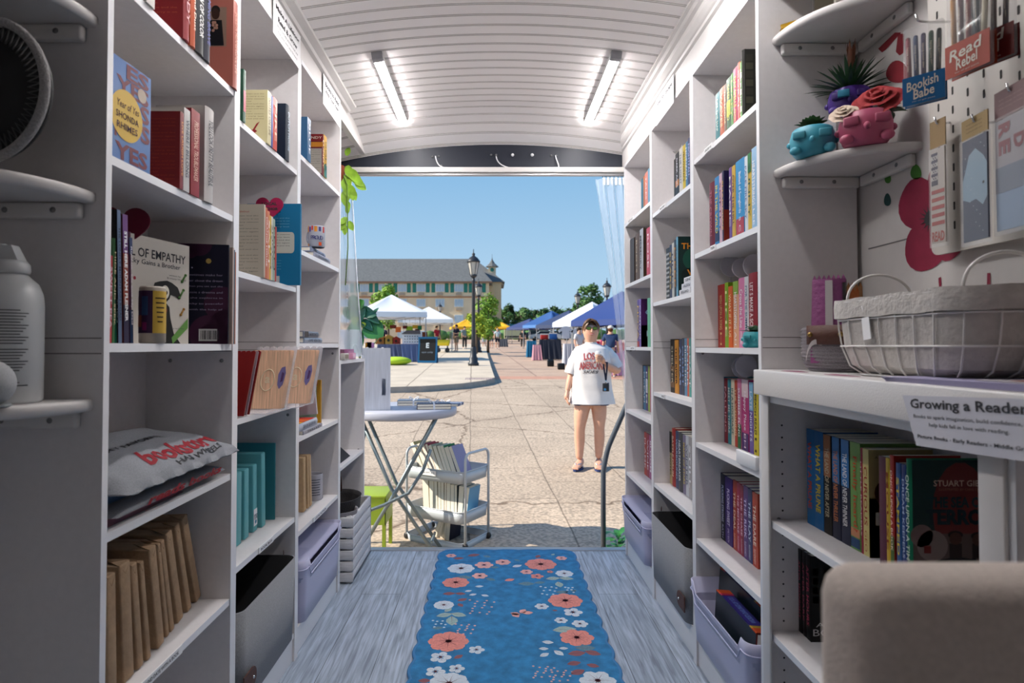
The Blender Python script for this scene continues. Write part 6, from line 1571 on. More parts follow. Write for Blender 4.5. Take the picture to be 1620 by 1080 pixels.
FAR_P = paving('pinkish_far_paving', (.48,.35,.27), (.53,.40,.31), (.30,.20,.16), 3, 2.2, .03, spk=.12, crack=False)
WALK = paving('pale_concrete_walk', (.60,.53,.43), (.64,.57,.47), (.30,.25,.2), 2.4, 1.6, .02, spk=.1, crack=False)
def ground(name, poly, mt, dz=0.0, th=.15, extra=None):
    b = MB(); n = len(poly); b.add([(x,y,gz(y)+dz) for x,y in poly]+[(x,y,gz(y)+dz-th) for x,y in poly], [tuple(range(n)), tuple(range(2*n-1,n-1,-1))], mt)
    b.add([(x,y,gz(y)+dz) for x,y in poly]+[(x,y,gz(y)+dz-th) for x,y in poly], [(i,(i+1)%n,n+(i+1)%n,n+i) for i in range(n)], extra or mt)
    return b.build(name, kind='structure')
ground('ground', [(-70,-25),(70,-25),(70,19.2),(-70,19.2)], STONE)
ground('ground_brick_band', [(-70,19.2),(70,19.2),(70,20.4),(-70,20.4)], mat('rose_brick_band', (.50,.27,.19), .85, var=.15, vscale=4))
ground('ground_far', [(-120,20.4),(120,20.4),(120,260),(-120,260)], FAR_P)
sw = [(-40,14.6),(-3.2,14.8),(-1.8,15.2),(-.8,16.0),(-.2,17.0),(.05,18.0),(-.05,22),(-.41,39.5),(-.7,62),(-40,62)]
ground('sidewalk', sw, WALK, dz=.15, th=.15, extra=mat('curb_concrete', (.40,.36,.32), .85, var=.1, vscale=6))
b = MB()
for i in range(16):
    for j in range(5):
        q = Vector((-.78+.05*i, 17.2+.14*j, 0)); q.z = gz(q.y)+.1505; b.lathe([(.018,0),(.012,.006)], mat('tactile_mauve',(.30,.20,.30),.8), M=Matrix.Translation(q), n=8)
b.build('tactile_paving', kind='structure')
# ---------------- hotel
TAN_W = mat('tan_stucco', srgb('e4cfae'), .9, var=.05, vscale=.6); ROOF = mat('grey_shingles', (.125,.135,.14), .9, var=.30, vscale=2.5, stretch=(1,1,6)); TRIMC = mat('brown_eave', (.20,.12,.08), .8)
SHUT = mat('green_shutter', (.02,.20,.15), .7); GLASSW = mat('window_pane_sky', (.42,.52,.60), .2, spec=.8); WFR = mat('window_white_frame', (.75,.74,.70), .6)
YH = 110.0; s_ = YH/F_
def hx(px, Y=YH): return (px-CX)*Y/F_
def hz(py, Y=YH): return EYE - (py-547)*Y/F_
ht = empty('hotel', (hx(660), YH, gz(YH)), 'three storey tan hotel with grey shingle roof and green shutters', 'building'); HT = Matrix.Translation((-hx(660), -YH, -gz(YH)))
x0, x1 = hx(470), hx(773.5); ze, zr_ = hz(445.5), hz(404.5); g0 = gz(YH)-1
b = MB(HT); b.box(x0, x1, YH, YH+14, g0, ze, TAN_W); b.box(x0, x1+.12, YH-.12, YH+.1, hz(470.5), hz(468.5), mat('rust_band',(.42,.20,.10),.8)); b.build('wall', ht)
b = MB(HT); b.box(hx(771), hx(793,118), 117, 128, g0, hz(446.5,118), mat('tan_stucco_wing', srgb('d4bd98'), .9)); b.build('wing_wall', ht)
b = MB(HT)
ov = .6; xr = hx(744.5); yc = YH+7
b.add([(x0,YH-ov,ze),(x1+ov,YH-ov,ze),(x1+ov,YH+14+ov,ze),(x0,YH+14+ov,ze),(x0,yc,zr_+.5),(xr,yc,zr_+.5)], [(0,1,5,4),(1,2,5),(2,3,4,5),(0,3,2,1)], ROOF)
b.box(x0, x1+ov, YH-ov-.05, YH-ov+.1, ze-.25, ze+.05, TRIMC); b.build('roof', ht)
b = MB(HT); Yw = 117; a0, a1 = hx(745,Yw), hx(794.5,Yw+6); b.add([(a0,Yw-.5,hz(446,Yw)),(a1+.4,Yw-.5,hz(446,Yw)),(a1+.4,Yw+13,hz(446,Yw)),(a0,Yw+13,hz(446,Yw)),(a0+1,Yw+6,hz(405.5,Yw)),(hx(752,Yw),Yw+6,hz(405.5,Yw))], [(0,1,5,4),(1,2,5),(2,3,4,5)], ROOF); b.build('wing_roof', ht)
cp = MB(HT); cx_ = hx(778.5,120); cz0, cz1, cz2 = hz(434,120), hz(422,120), hz(408,120)
cp.box(cx_-.75, cx_+.75, 119.3, 120.8, cz0-2, cz1, TAN_W); cp.build('cupola', ht)
cp = MB(HT); cp.lathe([(1.35,0),(.55,.75),(.12,1.5),(.04,1.9),(.02,2.6)], ROOF, M=Matrix.Translation((cx_,120.05,cz1)), n=8, smooth=False); cp.build('cupola_roof', ht)
cp = MB(HT); cp.disc((cx_,119.28,(cz0+cz1)/2+.1),(1,0,0),(0,0,1),.38,SHUT,lift=.02); cp.build('cupola_vent', ht)
for r_i, (wy, sh) in enumerate(((455,True),(479,False),(504,False),(529,False))):
    for px in (546,576,606,636,666,696,726,755):
        if px == 755 and r_i: continue
        X = hx(px); zc_ = hz(wy)
        f = MB(HT); f.box(X-.85, X+.85, YH-.10, YH-.0, zc_-.75, zc_+.72, WFR); wf_ = f.build('window', ht); f = MB(HT)
        f.box(X-.75,X-.28,YH-.13,YH-.1,zc_-.65,zc_+.62,GLASSW); f.box(X-.22,X+.22,YH-.13,YH-.1,zc_-.65,zc_+.62,GLASSW); f.box(X+.28,X+.75,YH-.13,YH-.1,zc_-.65,zc_+.62,GLASSW)
        f.build('pane', wf_)
        if sh:
            for sg in (-1, 1): f = MB(HT); f.box(X+sg*1.22-.32, X+sg*1.22+.32, YH-.12, YH, zc_-.85, zc_+.8, SHUT); f.build('shutter', ht)
        f = MB(HT); f.box(X-.5,X+.5,YH-.35,YH,zc_-1.35,zc_-.95,mat('air_unit_beige',(.42,.34,.26),.8)); f.build('air_unit', ht)
# ---------------- lamps
IRON = mat('dark_cast_iron', (.035,.04,.05), .45, metal=.3); LGL = mat('lantern_glass', (.62,.60,.55), .15, alpha=.75)
def street_lamp(X, Y, h, label, base=0.0):
    z0 = gz(Y)+base; o = empty('street_lamp', (X,Y,z0), label, 'street lamp', 'lantern street lamps'); k = h/4.6
    b = MB(); b.lathe([(.21,0),(.22,.10),(.17,.14),(.18,.30),(.13,.36),(.12,.62),(.105,.70),(.095,.74)], IRON, M=Matrix.Scale(k,4), n=16); b.build('base', o)
    b = MB(); b.lathe([(.092,.74),(.078,1.2),(.062,3.3),(.082,3.34),(.06,3.40),(.045,3.46)], IRON, M=Matrix.Scale(k,4), n=14); b.build('pole', o)
    b = MB(); b.lathe([(.05,3.46),(.12,3.52),(.15,3.56),(.13,3.60)], IRON, M=Matrix.Scale(k,4), n=14); b.lathe([(.26,4.08),(.27,4.12),(.23,4.18),(.16,4.27),(.07,4.33),(.05,4.38),(.07,4.42),(.02,4.47),(.012,4.62)], IRON, M=Matrix.Scale(k,4), n=16)
    for q in range(6):
        a = 2*math.pi*q/6; b.tube([(.13*k*math.cos(a),.13*k*math.sin(a),3.58*k),(.225*k*math.cos(a),.225*k*math.sin(a),4.10*k)], .010, IRON, n=5)
    b.build('lantern_frame', o)
    b = MB(); b.lathe([(.12,3.60),(.215,4.08)], LGL, M=Matrix.Scale(k,4), n=12, cap=False); b.build('lantern_glass', o)
    b = MB(); b.lathe([(.04,3.6),(.05,3.75),(.03,3.9),(.0001,3.95)], hm('c8c0a8'), M=Matrix.Scale(k,4), n=8); b.build('bulb', o); return o
street_lamp(hx(749,24), 24.0, 4.6, 'tall black lantern street lamp standing alone on the pale sidewalk, nearest', .15)
street_lamp(hx(757,38), 38.0, 4.6, 'black lantern street lamp just behind the nearest one', .15)
street_lamp(hx(696,66), 66.0, 4.6, 'small far street lamp rising behind the white tents')
street_lamp(hx(960.5,35), 35.0, 4.55, 'black lantern street lamp above the large blue tent on the right')
street_lamp(hx(914,45), 45.0, 4.55, 'black lantern street lamp behind the white tent on the right')
# ---------------- tents
LEGM = mat('tent_leg_grey', (.30,.31,.33), .4, metal=.4)
def tent(X, Y, rz, col, label, S=3.05, eave=2.1, peak=3.15, val=.24, base=0.0, valcol=None):
    z0 = gz(Y)+base; o = empty('market_tent', (X,Y,z0), label, 'tent', 'market tents', R(rz)); h = S/2; m_ = mat('tent_fabric_'+col, srgb(col), .7); mv = mat('tent_fabric_'+(valcol or col), srgb(valcol or col), .7)
    b = MB(); n = 8
    for q in range(4):
        c_, s2 = math.cos(q*math.pi/2), math.sin(q*math.pi/2)
        def f(u, v):
            x = -h*(1-v) + (2*h*(1-v))*u; y = -h*(1-v); z = eave + (peak-eave)*v - .10*math.sin(math.pi*v)*(1-abs(2*u-1)**2) ; return (x*c_-y*s2, x*s2+y*c_, z)
        b.grid(f, n, 6, m_)
    b.build('canopy', o)
    b = MB()
    for q in range(4):
        c_, s2 = math.cos(q*math.pi/2), math.sin(q*math.pi/2)
        b.add([(x*c_-y*s2, x*s2+y*c_, z) for x,y,z in ((-h,-h,eave),(h,-h,eave),(h,-h-.01,eave-val),(-h,-h-.01,eave-val))], [(0,1,2,3)], mv)
    b.build('valance', o, recalc=False)
    for sx_ in (-1,1):
        for sy_ in (-1,1):
            b = MB(); b.box(sx_*(h-.05)-.02, sx_*(h-.05)+.02, sy_*(h-.05)-.02, sy_*(h-.05)+.02, 0, eave-.02, LEGM); lg_ = b.build('leg', o); b = MB(); b.box(sx_*(h-.05)-.05, sx_*(h-.05)+.05, sy_*(h-.05)-.05, sy_*(h-.05)+.05, 0, .012, LEGM); b.build('foot_plate', lg_)
    b = MB()
    for q in range(4):
        c_, s2 = math.cos(q*math.pi/2), math.sin(q*math.pi/2)
        b.tube([(x*c_-y*s2, x*s2+y*c_, z) for x,y,z in ((-h+.05,-h+.05,eave-.05),(0,-h+.05,eave-.35),(h-.05,-h+.05,eave-.05))], .012, LEGM, n=5)
    b.build('truss', o); return o
tent(hx(619,29), 29.0, 12, 'e4e8f0', 'white market tent on the left, the larger and nearer one', S=3.1, eave=2.2, peak=3.1, base=.15)
tent(hx(678,39), 39.0, 5, 'eceef2', 'white market tent on the left, behind the nearer one', S=3.1, eave=2.05, peak=2.9, base=.15)
tent(hx(737,70), 70.0, 10, 'f0b418', 'yellow market tent behind the street lamp, left one', S=3.4, eave=1.9, peak=2.8)
tent(hx(785,70), 70.0, -8, 'f0b418', 'yellow market tent behind the street lamp, right one', S=3.4, eave=1.9, peak=2.8)
tent(hx(985,25.5), 25.5, 40, '1f3a78', 'large royal blue market tent behind the woman', eave=1.95, peak=3.2)
tent(hx(937,33), 33.0, 40, 'd8e0ea', 'white market tent on the right between two blue ones', eave=1.95, peak=3.1, valcol='c2cede')
tent(hx(900,44), 44.0, 42, '2c3c60', 'dark navy market tent, second in the right row from the far end', eave=1.9, peak=3.0, S=3.4)
tent(hx(873,50), 50.0, 42, '24508c', 'bright blue market tent in the right row', eave=1.95, peak=3.15, valcol='4a7ab8', S=3.4)
tent(hx(838,66), 66.0, 40, '33406e', 'farthest navy market tent at the end of the right row', eave=1.8, peak=2.8, S=3.6)
# ---------------- trees
BARK = mat('tree_bark', (.10,.07,.05), .9)
def leaves_mat(nm, col, tr=.35):
    return mat(nm, col, .7, var=.35, vscale=1.2)
LV1 = leaves_mat('bright_maple_leaves', (.20,.36,.035)); LV2 = leaves_mat('dark_tree_leaves', (.035,.095,.028)); LV3 = leaves_mat('mid_tree_leaves', (.07,.17,.04))
def tree(nm, X, Y, h, cr, ch, label, m_, nleaf=1800, ls=.16, seed=1, grp=None, cz=None, trunk=.1, clumps=14):
    rnd = random.Random(seed); z0 = gz(Y); o = empty(nm, (X,Y,z0), label, 'tree', grp)
    b = MB(); b.tube([(0,0,0),(.03,0,h*.3),(0,.02,h*.85)], [trunk, trunk*.8, trunk*.25], BARK, n=8)
    for k in range(7):
        a = k*2.4; z = h*(.35+.07*k); b.tube([(0,0,z),(cr*.35*math.cos(a),cr*.35*math.sin(a),z+ch*.15),(cr*.6*math.cos(a),cr*.6*math.sin(a),z+ch*.28)], [trunk*.4,trunk*.25,trunk*.1], BARK, n=5)
    b.build('trunk', o)
    b = MB(); cl = []; zc_ = cz or h-ch/2
    for k in range(clumps):
        a = rnd.uniform(0, 6.28); rr_ = cr*rnd.uniform(.1,.72); z = zc_+ch*.5*rnd.uniform(-.8,.8); sh = math.sqrt(max(.1,1-((z-zc_)/(ch*.5))**2))
        cl.append((rr_*sh*math.cos(a), rr_*sh*math.sin(a), z, cr*rnd.uniform(.25,.45)))
    for k in range(nleaf):
        c_ = cl[k % clumps]; v = Vector((rnd.gauss(0,1),rnd.gauss(0,1),rnd.gauss(0,.8))).normalized()*c_[3]*rnd.uniform(.6,1.08)
        p_ = Vector(c_[:3])+v; u = Vector((rnd.uniform(-1,1),rnd.uniform(-1,1),rnd.uniform(-.5,.5))).normalized(); w = u.cross(v.normalized()+Vector((0,0,.3))).normalized(); s2 = ls*rnd.uniform(.6,1.2)
        b.add([p_-u*s2, p_-w*s2*.5, p_+u*s2, p_+w*s2*.5], [(0,1,2,3)], m_, True)
    b.build('foliage', o, recalc=False); return o
tree('maple_tree', hx(614,46), 46.0, 5.0, 1.35, 3.2, 'bright green tree between the hotel and the white tent', LV1, 2600, .15, 3)
tree('maple_tree', hx(772,42), 42.0, 4.0, 1.15, 3.0, 'bright green tree right of the lamp, orange tinged crown', LV1, 2400, .13, 5)
tree('maple_tree', hx(757,38)-.1, 36.0, 2.7, .80, 1.8, 'small yellow green tree at the foot of the lamp', leaves_mat('yellow_green_leaves',(.36,.46,.03)), 1200, .11, 6)
tree('maple_tree', hx(934,62), 62.0, 6.2, 1.8, 3.4, 'green tree rising over the tents on the right between two lamps', LV3, 2200, .22, 8)
for k in range(15):
    Y = 140+7*(k%3); px = 796+9.5*k
    tree('background_tree', hx(px,Y), Y, 6.6+1.1*math.sin(k*1.7)+(.8 if 6<k<12 else 0), 2.6, 6.2, 'dark green tree in the far tree line, %s from the left' % ORD[k], LV2 if k%2 else LV3, 900, .5, 20+k, 'trees of the far tree line', trunk=.2, clumps=10)
b = MB(); 
for k in range(40):
    q = (hx(690+9*k,112), 101+3*math.sin(k*2.1)); b.ball((q[0],q[1],gz(q[1])+.7), .8+.3*math.sin(k*3.3), LV3, n=8, sz=(1.3,1,1))
tag(b.build('far_hedge'), 'low far hedge running behind the market tents', 'hedge', kind='stuff')
# ---------------- simple figures
SKIN = mat('skin_tone', (.62,.34,.23), .55, var=.04, vscale=30); 
def skin_obj(name, parent, pts, edges, rad, mt, sub=1, root=0):
    me = bpy.data.meshes.new(name); me.from_pydata([tuple(p) for p in pts], edges, []); me.materials.append(mt)
    o = bpy.data.objects.new(name, me); COL.objects.link(o); o.parent = parent
    me.skin_vertices or None
    m_ = o.modifiers.new('skin', 'SKIN'); m_.use_smooth_shade = True
    bm = bmesh.new(); bm.from_mesh(me); ly = bm.verts.layers.skin.verify(); bm.verts.ensure_lookup_table()
    for i, v in enumerate(bm.verts):
        r_ = rad[i] if isinstance(rad[i], (tuple, list)) else (rad[i], rad[i]); v[ly].radius = r_; v[ly].use_root = (i == root)
    bm.to_mesh(me); bm.free()
    s2 = o.modifiers.new('subdivision', 'SUBSURF'); s2.levels = sub; s2.render_levels = sub
    return o
def person(X, Y, h, label, shirt, pants, hair='3a2818', rz=0, base=0.0, arm=0, legs_bare=True, cap=None, grp='people among the market tents'):
    z0 = gz(Y)+base; o = empty('person', (X,Y,z0), label, 'person', grp, R(rz)); k = h/1.7
    P = [(0,0,.92),(0,0,1.12),(0,0,1.34),(0,-.01,1.44),(0,-.02,1.53),(0,-.02,1.63),
         (.09,0,.88),(.10,-.02,.48),(.11,.01,.09),(.12,-.12,.04), (-.09,0,.88),(-.10,0,.48),(-.11,.02,.09),(-.12,-.10,.04),
         (.19,0,1.38),(.24,-.02,1.12),(.25 if not arm else .16,-.12 if not arm else -.28,.90 if not arm else 1.12),(.25 if not arm else .10,-.15 if not arm else -.34,.80 if not arm else 1.16),
         (-.19,0,1.38),(-.24,.0,1.12),(-.25,-.06,.90),(-.25,-.08,.80)]
    E = [(0,1),(1,2),(2,3),(3,4),(4,5),(0,6),(6,7),(7,8),(8,9),(0,10),(10,11),(11,12),(12,13),(2,14),(14,15),(15,16),(16,17),(2,18),(18,19),(19,20),(20,21)]
    Rr = [.11,.10,.10,.055,.085,.075,.085,.055,.04,.035,.085,.055,.04,.035,.055,.042,.032,.03,.055,.042,.032,.03]
    skin_obj('body', o, [Vector(p)*k for p in P], E, [r*k for r in Rr], SKIN)
    S = [(0,0,.90),(0,0,1.12),(0,0,1.34),(0,0,1.42),(.19,0,1.385),(.245,-.01,1.18),(-.19,0,1.385),(-.245,.0,1.18)]
    skin_obj('shirt', o, [Vector(p)*k for p in S], [(0,1),(1,2),(2,3),(2,4),(4,5),(2,6),(6,7)], [(.165*k,.14*k),(.155*k,.13*k),(.165*k,.13*k),.07*k,.075*k,.07*k,.075*k,.07*k], hm(shirt,.8,'cloth_'))
    T2 = [(0,0,.95),(.095,0,.84),(.105,-.01,.52),(-.095,0,.84),(-.105,0,.52)]
    if not legs_bare: T2 += [(.11,0,.12),(-.11,.01,.12)]
    skin_obj('trousers' if not legs_bare else 'shorts', o, [Vector(p)*k for p in T2], [(0,1),(1,2),(0,3),(3,4)]+([(2,5),(4,6)] if not legs_bare else []), [.15*k,.105*k,.085*k,.105*k,.085*k]+([.07*k,.07*k] if not legs_bare else []), hm(pants,.8,'cloth_'))
    b = MB(); b.ball((0,.012*k,1.60*k), .098*k, hm(hair,.7,'hair_'), n=12, sz=(.92,1,1.05)); b.build('hair', o)
    if cap: b = MB(); b.ball((0,0,1.655*k), .10*k, hm(cap,.7,'cloth_'), n=14, sz=(1,1.1,.75)); b.box(-.07*k,.07*k,-.19*k,-.08*k,1.63*k,1.642*k,hm(cap,.7,'cloth_')); b.build('cap', o)
    for sg in (-1,1): b = MB(); b.ball((sg*.115*k,-.06*k,.035*k), .05*k, hm('d8d4d0',.6,'cloth_'), n=10, sz=(.9,2.3,.7)); b.build('shoe', o)
    return o
person(hx(722,39.5), 39.5, 1.78, 'man in navy shirt with folded arms beside the yellow cart', '2c3450', 'a09484', base=.15, arm=1, rz=-50, hair='5a3a28')
person(hx(691,40), 40.0, 1.70, 'woman in raspberry red top standing behind the yellow cart', 'b03050', '2c3040', base=.15, rz=60, legs_bare=False)
person(hx(735,45), 45.0, 1.70, 'person in grey top and dark trousers left of the lamp', '8a9aa0', '3a3c40', base=.15, rz=30, legs_bare=False)
person(hx(766,52), 52.0, 1.65, 'person in pale dress under the yellow tent, leftmost of three', 'b8c0d8', 'c0c8d8', rz=20, hair='a08060')
person(hx(777.5,53), 53.0, 1.72, 'person in pink shirt under the yellow tent, middle of three', 'c08890', '6a7080', rz=-20, hair='8a7a6a')
person(hx(787,50), 50.0, 1.72, 'person in pale shirt and navy shorts under the yellow tent, rightmost of three', 'd0dce0', '283048', rz=10, hair='c0b8a8')
person(hx(606,31), 31.0, 1.66, 'person in navy top behind crafts under the nearer white tent', '2a2c48', '2a2c38', base=.15, rz=-30, hair='6a3018')
person(hx(966,20), 20.0, 1.68, 'person with white cap and long brown hair behind the woman', '3a5078', '3a4050', rz=170, cap='e0dcd8', hair='6a4426')
person(hx(827,52), 52.0, 1.6, 'person in dark clothes sitting area by the far blue tents', '2c3038', '303438', rz=0, legs_bare=False)
person(hx(916,24), 24.0, 1.66, 'person in white top with dark hair at the booth table', 'd8d8dc', '40485c', rz=40)
# ---------------- market goods
def cloth_table(nm, label, px0, px1, Y, h, d, col, base=0.0, flare=.06, rz=0, cat='table'):
    x0, x1 = hx(px0,Y), hx(px1,Y); z = gz(Y)+base; o = empty(nm, ((x0+x1)/2, Y, z), label, cat, None, R(rz)); w = (x1-x0)/2; b = MB(); n = 40
    m_ = hm(col, .85, 'cloth_'); top = resamp([Vector(p_) for p_ in [(-w,0,h),(w,0,h),(w,d,h),(-w,d,h)]], n); bot = resamp([Vector(p_) for p_ in [(-w-flare,-flare,.02),(w+flare,-flare,.02),(w+flare,d+flare,.02),(-w-flare,d+flare,.02)]], n)
    for k in range(n): bot[k] = bot[k] + Vector((0,-.03*math.sin(k*2.3),0))
    b.add(top+bot, [(i,(i+1)%n,n+(i+1)%n,n+i) for i in range(n)], m_); b.add(top, [tuple(range(n))], m_); b.build('tablecloth', o, recalc=False)
    for sx_ in (-.9,.9): b = MB(); b.box(sx_*w-.02,sx_*w+.02,d*.5-.02,d*.5+.02,0,h-.01,LEGM); b.build('leg', o)
    return o
cloth_table('market_table', 'table under slate blue cloth with speckled goods, left tent', 634, 664, 26.5, .80, .9, '6a7ca8', base=.15, flare=-.08)
cloth_table('market_table', 'long table with slate cloth and wooden crafts under the left tent', 597, 633, 28.0, .75, .7, '5a6688', base=.15)
cloth_table('market_table', 'tall dark charcoal draped table of the right booths', 854, 888, 32, 1.05, .6, '3a4050')
cloth_table('market_table', 'turquoise draped table of the right booths', 834.5, 848, 34.5, .95, .6, '2a7fa8')
cloth_table('market_table', 'table draped in blush pink cloth, right booths', 844, 856, 31, .80, .5, 'd8a8b4')
cloth_table('market_table', 'white draped table right of the charcoal one', 893, 915, 27, .95, .6, 'c8ccd8')
cloth_table('market_table', 'lilac pink draped table at right beside the woman', 968, 1010, 20.5, .85, .6, 'c098b8')
cloth_table('market_table', 'grey table beneath the right yellow tent', 790, 803, 56, .75, .6, '70747c')
def crafts(nm, label, Y, base, items, cat):
    for i, (px, py, w, h, col, l) in enumerate(items):
        q = at(px, py, Y); b = MB(); b.box(-w/2, w/2, 0, w*.8, 0, h*.7, hm(col,.7)); b.add([(-w/2-.02,-.02,h*.7),(w/2+.02,-.02,h*.7),(w/2+.02,w*.8+.02,h*.7),(-w/2-.02,w*.8+.02,h*.7),(0,-.02,h),(0,w*.8+.02,h)], [(0,1,4),(2,3,5),(1,2,5,4),(3,0,4,5)], hm(col,.7))
        b.disc((0,-.003,h*.4),(1,0,0),(0,0,1),w*.16,hm('1f3a24' if i%2 else '2a1c14'),lift=.003)
        b.build(nm, label=l, cat=cat, group='wooden crafts on the left market tables').location = (q.x, Y+.1, gz(Y)+base)
crafts('birdhouse', '', 28.0, .905, ((601,540,.45,.42,'a8743c','wooden birdhouse at the left end of the crafts table'),(614,540,.42,.44,'b8964c','wooden birdhouse with green door on the crafts table'),(626,540,.34,.36,'a03a30','red birdhouse at the right end of the crafts table')), 'birdhouse')
b = MB(); b.box(-.42,.36,0,.5,0,.42,hm('d4d6de',.8)); b.add([(-.46,-.03,.42),(.40,-.03,.42),(.30,.5,.60),(-.30,.5,.60)],[(0,1,2,3)],hm('2c2c34',.8))
for i in range(6):
    for j in range(3): b.disc((-.30+.11*i,-.003,.08+.12*j),(1,0,0),(0,0,1),.025,hm('303850',.8),lift=.003,n=8)
b.build('display_box', label='white box with dark dots standing on the slate blue table', cat='box').location = (hx(651,26.5), 26.6, gz(26.5)+.96)
for k, (px, py, w, h, col) in enumerate(((622,514,.3,.16,'7a3428'),(630,517,.25,.25,'d8783c'),(641,515,.22,.14,'6a2c24'),(648,516,.3,.25,'9ab83c'),(657,514,.25,.16,'c8a030'),(664,515,.2,.2,'2f7f50'),(672,525,.25,.6,'8a4a2c'),(660,520,.2,.5,'7a4428'))):
    q = at(px, py, 28.2); b = MB(); b.box(-w/2,w/2,-.02,.02,-h,0,hm(col,.8), c=.01); b.tube([(0,0,0),(0,0,.35)], .006, hm('c8c0b0'), n=4)
    b.build('hanging_craft', label='hanging %s craft piece under the left white tent, %s from the left' % (['maroon','orange','dark red','lime','mustard','green','brown','rust'][k], ORD[k]), cat='craft', group='crafts hanging under the left tent').location = q
# A-frame board
af = empty('sandwich_board', (hx(677,26), 26.0, gz(26)+.15), 'blue framed black sandwich board beside the slate table', 'sign', None, R(-12))
for sg in (-1, 1):
    M_ = Matrix.Translation((0, sg*.12, 0)) @ Matrix.Rotation(R(sg*8),4,'X'); b = MB(M_); b.box(-.42,.42,-.015,.015,.0,1.12,hm('1f6f9c',.5)); b.box(-.35,.35,-.022,.022,.10,1.04,hm('10141c',.6))
    if sg < 0: b.text('E', hm('d8e0e8'), (0,-.022,.75),(1,0,0),(0,0,1), h=.22, bold=.03); b.text('open today', hm('8a98a8'), (0,-.022,.45),(1,0,0),(0,0,1), w=.5)
    b.build('panel', af)
# yellow cart
ca = empty('yellow_cart', (hx(701,38), 38, gz(38)+.15), 'bright yellow tub on wheeled stand between the white tents', 'cart')
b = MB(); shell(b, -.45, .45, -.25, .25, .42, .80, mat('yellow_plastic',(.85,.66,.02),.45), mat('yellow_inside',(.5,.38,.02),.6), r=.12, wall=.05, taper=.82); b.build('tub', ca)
b = MB(); 
for sx_ in (-.28,.28): b.box(sx_-.03,sx_+.03,-.2,.2,.1,.43,hm('405a78',.6))
b.build('stand', ca)
for sx_ in (-.5,.5): b = MB(); b.lathe([(.14,-.03),(.15,0),(.14,.03)], BLACK, M=Matrix.Translation((sx_*.56,-.2,.15)) @ Matrix.Rotation(R(90),4,'X'), n=14); b.build('wheel', ca)
# beanbag, cars, tent weights
b = MB(); b.ball((0,0,.16), .62, mat('lime_fabric',(.42,.62,.03),.9), n=20, sz=(1,.8,.28)); b.build('floor_cushion', label='lime green floor cushion on the sidewalk left of the slate table', cat='cushion').location = (hx(627,24.5), 24.5, gz(24.5)+.15)
b = MB(); b.box(-1.1,1.1,0,4,.45,1.9,hm('b8bca0',.5)); b.box(-.9,.9,.3,3,1.9,2.35,hm('1f6a80',.3)); b.box(-1.1,1.1,-.02,0,.6,.8,BLACK)
for sx_ in (-.8,.8): b.lathe([(.35,-.1),(.36,.1)], BLACK, M=Matrix.Translation((sx_,.1,.4)) @ Matrix.Rotation(R(90),4,'Y'), n=16)
b.build('parked_van', label='pale van with teal window parked beyond the yellow tent', cat='van').location = (hx(811.5,80), 80, gz(80))
def car(X, Y, col, label, rz=90):
    o = empty('parked_car', (X,Y,gz(Y)), label, 'car', 'cars parked beyond the tents', R(rz)); m_ = hm(col,.3,'carpaint_')
    b = MB(); prof = [(-2.2,.35),(-2.25,.75),(-2.0,.9),(-1.3,1.0),(-.7,1.42),(.7,1.45),(1.4,1.05),(2.1,.92),(2.25,.6),(2.2,.35)]
    b.prism(prof, -.85, .85, m_, M=Matrix.Rotation(R(90),4,'X')); b.build('car_body', o)
    b = MB(); b.prism([(-1.2,1.02),(-.68,1.36),(.66,1.39),(1.25,1.05)], -.87, .87, hm('20303a',.15), M=Matrix.Rotation(R(90),4,'X')); b.build('windows', o)
    for sx_ in (-1.4,1.4):
        for sy_ in (-.8,.8): b = MB(); b.lathe([(.0001,-.09),(.32,-.09),(.33,.09),(.0001,.09)], BLACK, M=Matrix.Translation((sx_,sy_,.33)) @ Matrix.Rotation(R(90),4,'X'), n=16); b.build('wheel', o)
car(hx(862,85), 85, 'c8ccd0', 'silver car parked beyond the dark navy tent', 0); car(hx(884,90), 92, '8090a0', 'grey blue car parked further right beyond the tents', 0); car(hx(845,98), 98, '30404c', 'dark car parked beyond the farthest tent', 0)
b = MB(); b.rbox(-.14,.14,-.12,.12,0,.30,hm('20242a',.8),c=.04); b.build('tent_weight', label='black tent weight at the foot of a tent leg near the charcoal table', cat='weight').location = (hx(872,25.6)+.0, 25.9, gz(25.6))
b = MB(); b.rbox(-.14,.14,-.12,.12,0,.26,hm('20242a',.8),c=.04); b.build('tent_weight', label='black tent weight nearer the woman than the other', cat='weight').location = (hx(889,23.6), 23.9, gz(23.6))
for k, (px, py, w, h, col, l) in enumerate(((886,505,.0,0,'',''),(895,516,.30,.50,'d8dce4','white shirt hanging under the blue tent, left one'),(913,519,.30,.46,'e0e0e4','white shirt hanging under the blue tent, right one'))):
    if not col: continue
    q = at(px, py, 24.5); b = MB(); b.prism([(-w/2,-h),(w/2,-h),(w/2,-.18),(w/2+.12,-.26),(w/2+.16,-.16),(w*.22,0),(-w*.22,0),(-w/2-.16,-.16),(-w/2-.12,-.26),(-w/2,-.18)], -.02, .02, hm(col,.9,'cloth_'), M=Matrix.Rotation(R(90),4,'X'))
    b.build('hanging_shirt', label=l, cat='shirt', group='shirts hanging under the blue tent').location = q
b = MB(); rnd = random.Random(4)
for k, c_ in enumerate(['c03048','d86a8a','e0e0e8','8a3a6a','e8b0c0','d04838','f0f0f0','b86a90','3a6a50','d89030']*2):
    b.rbox(-.9+.19*(k%10), -.74+.19*(k%10), 0, .15, .12*(k//10)*1.4, .12+.16*(k//10)+.04*(k%3), hm(c_,.7), c=.01)
tag(b.build('market_goods'), 'jumble of pink, red and white goods on the lilac draped table', 'goods', kind='stuff').location = (hx(985,20.5), 20.7, gz(20.5)+.86)
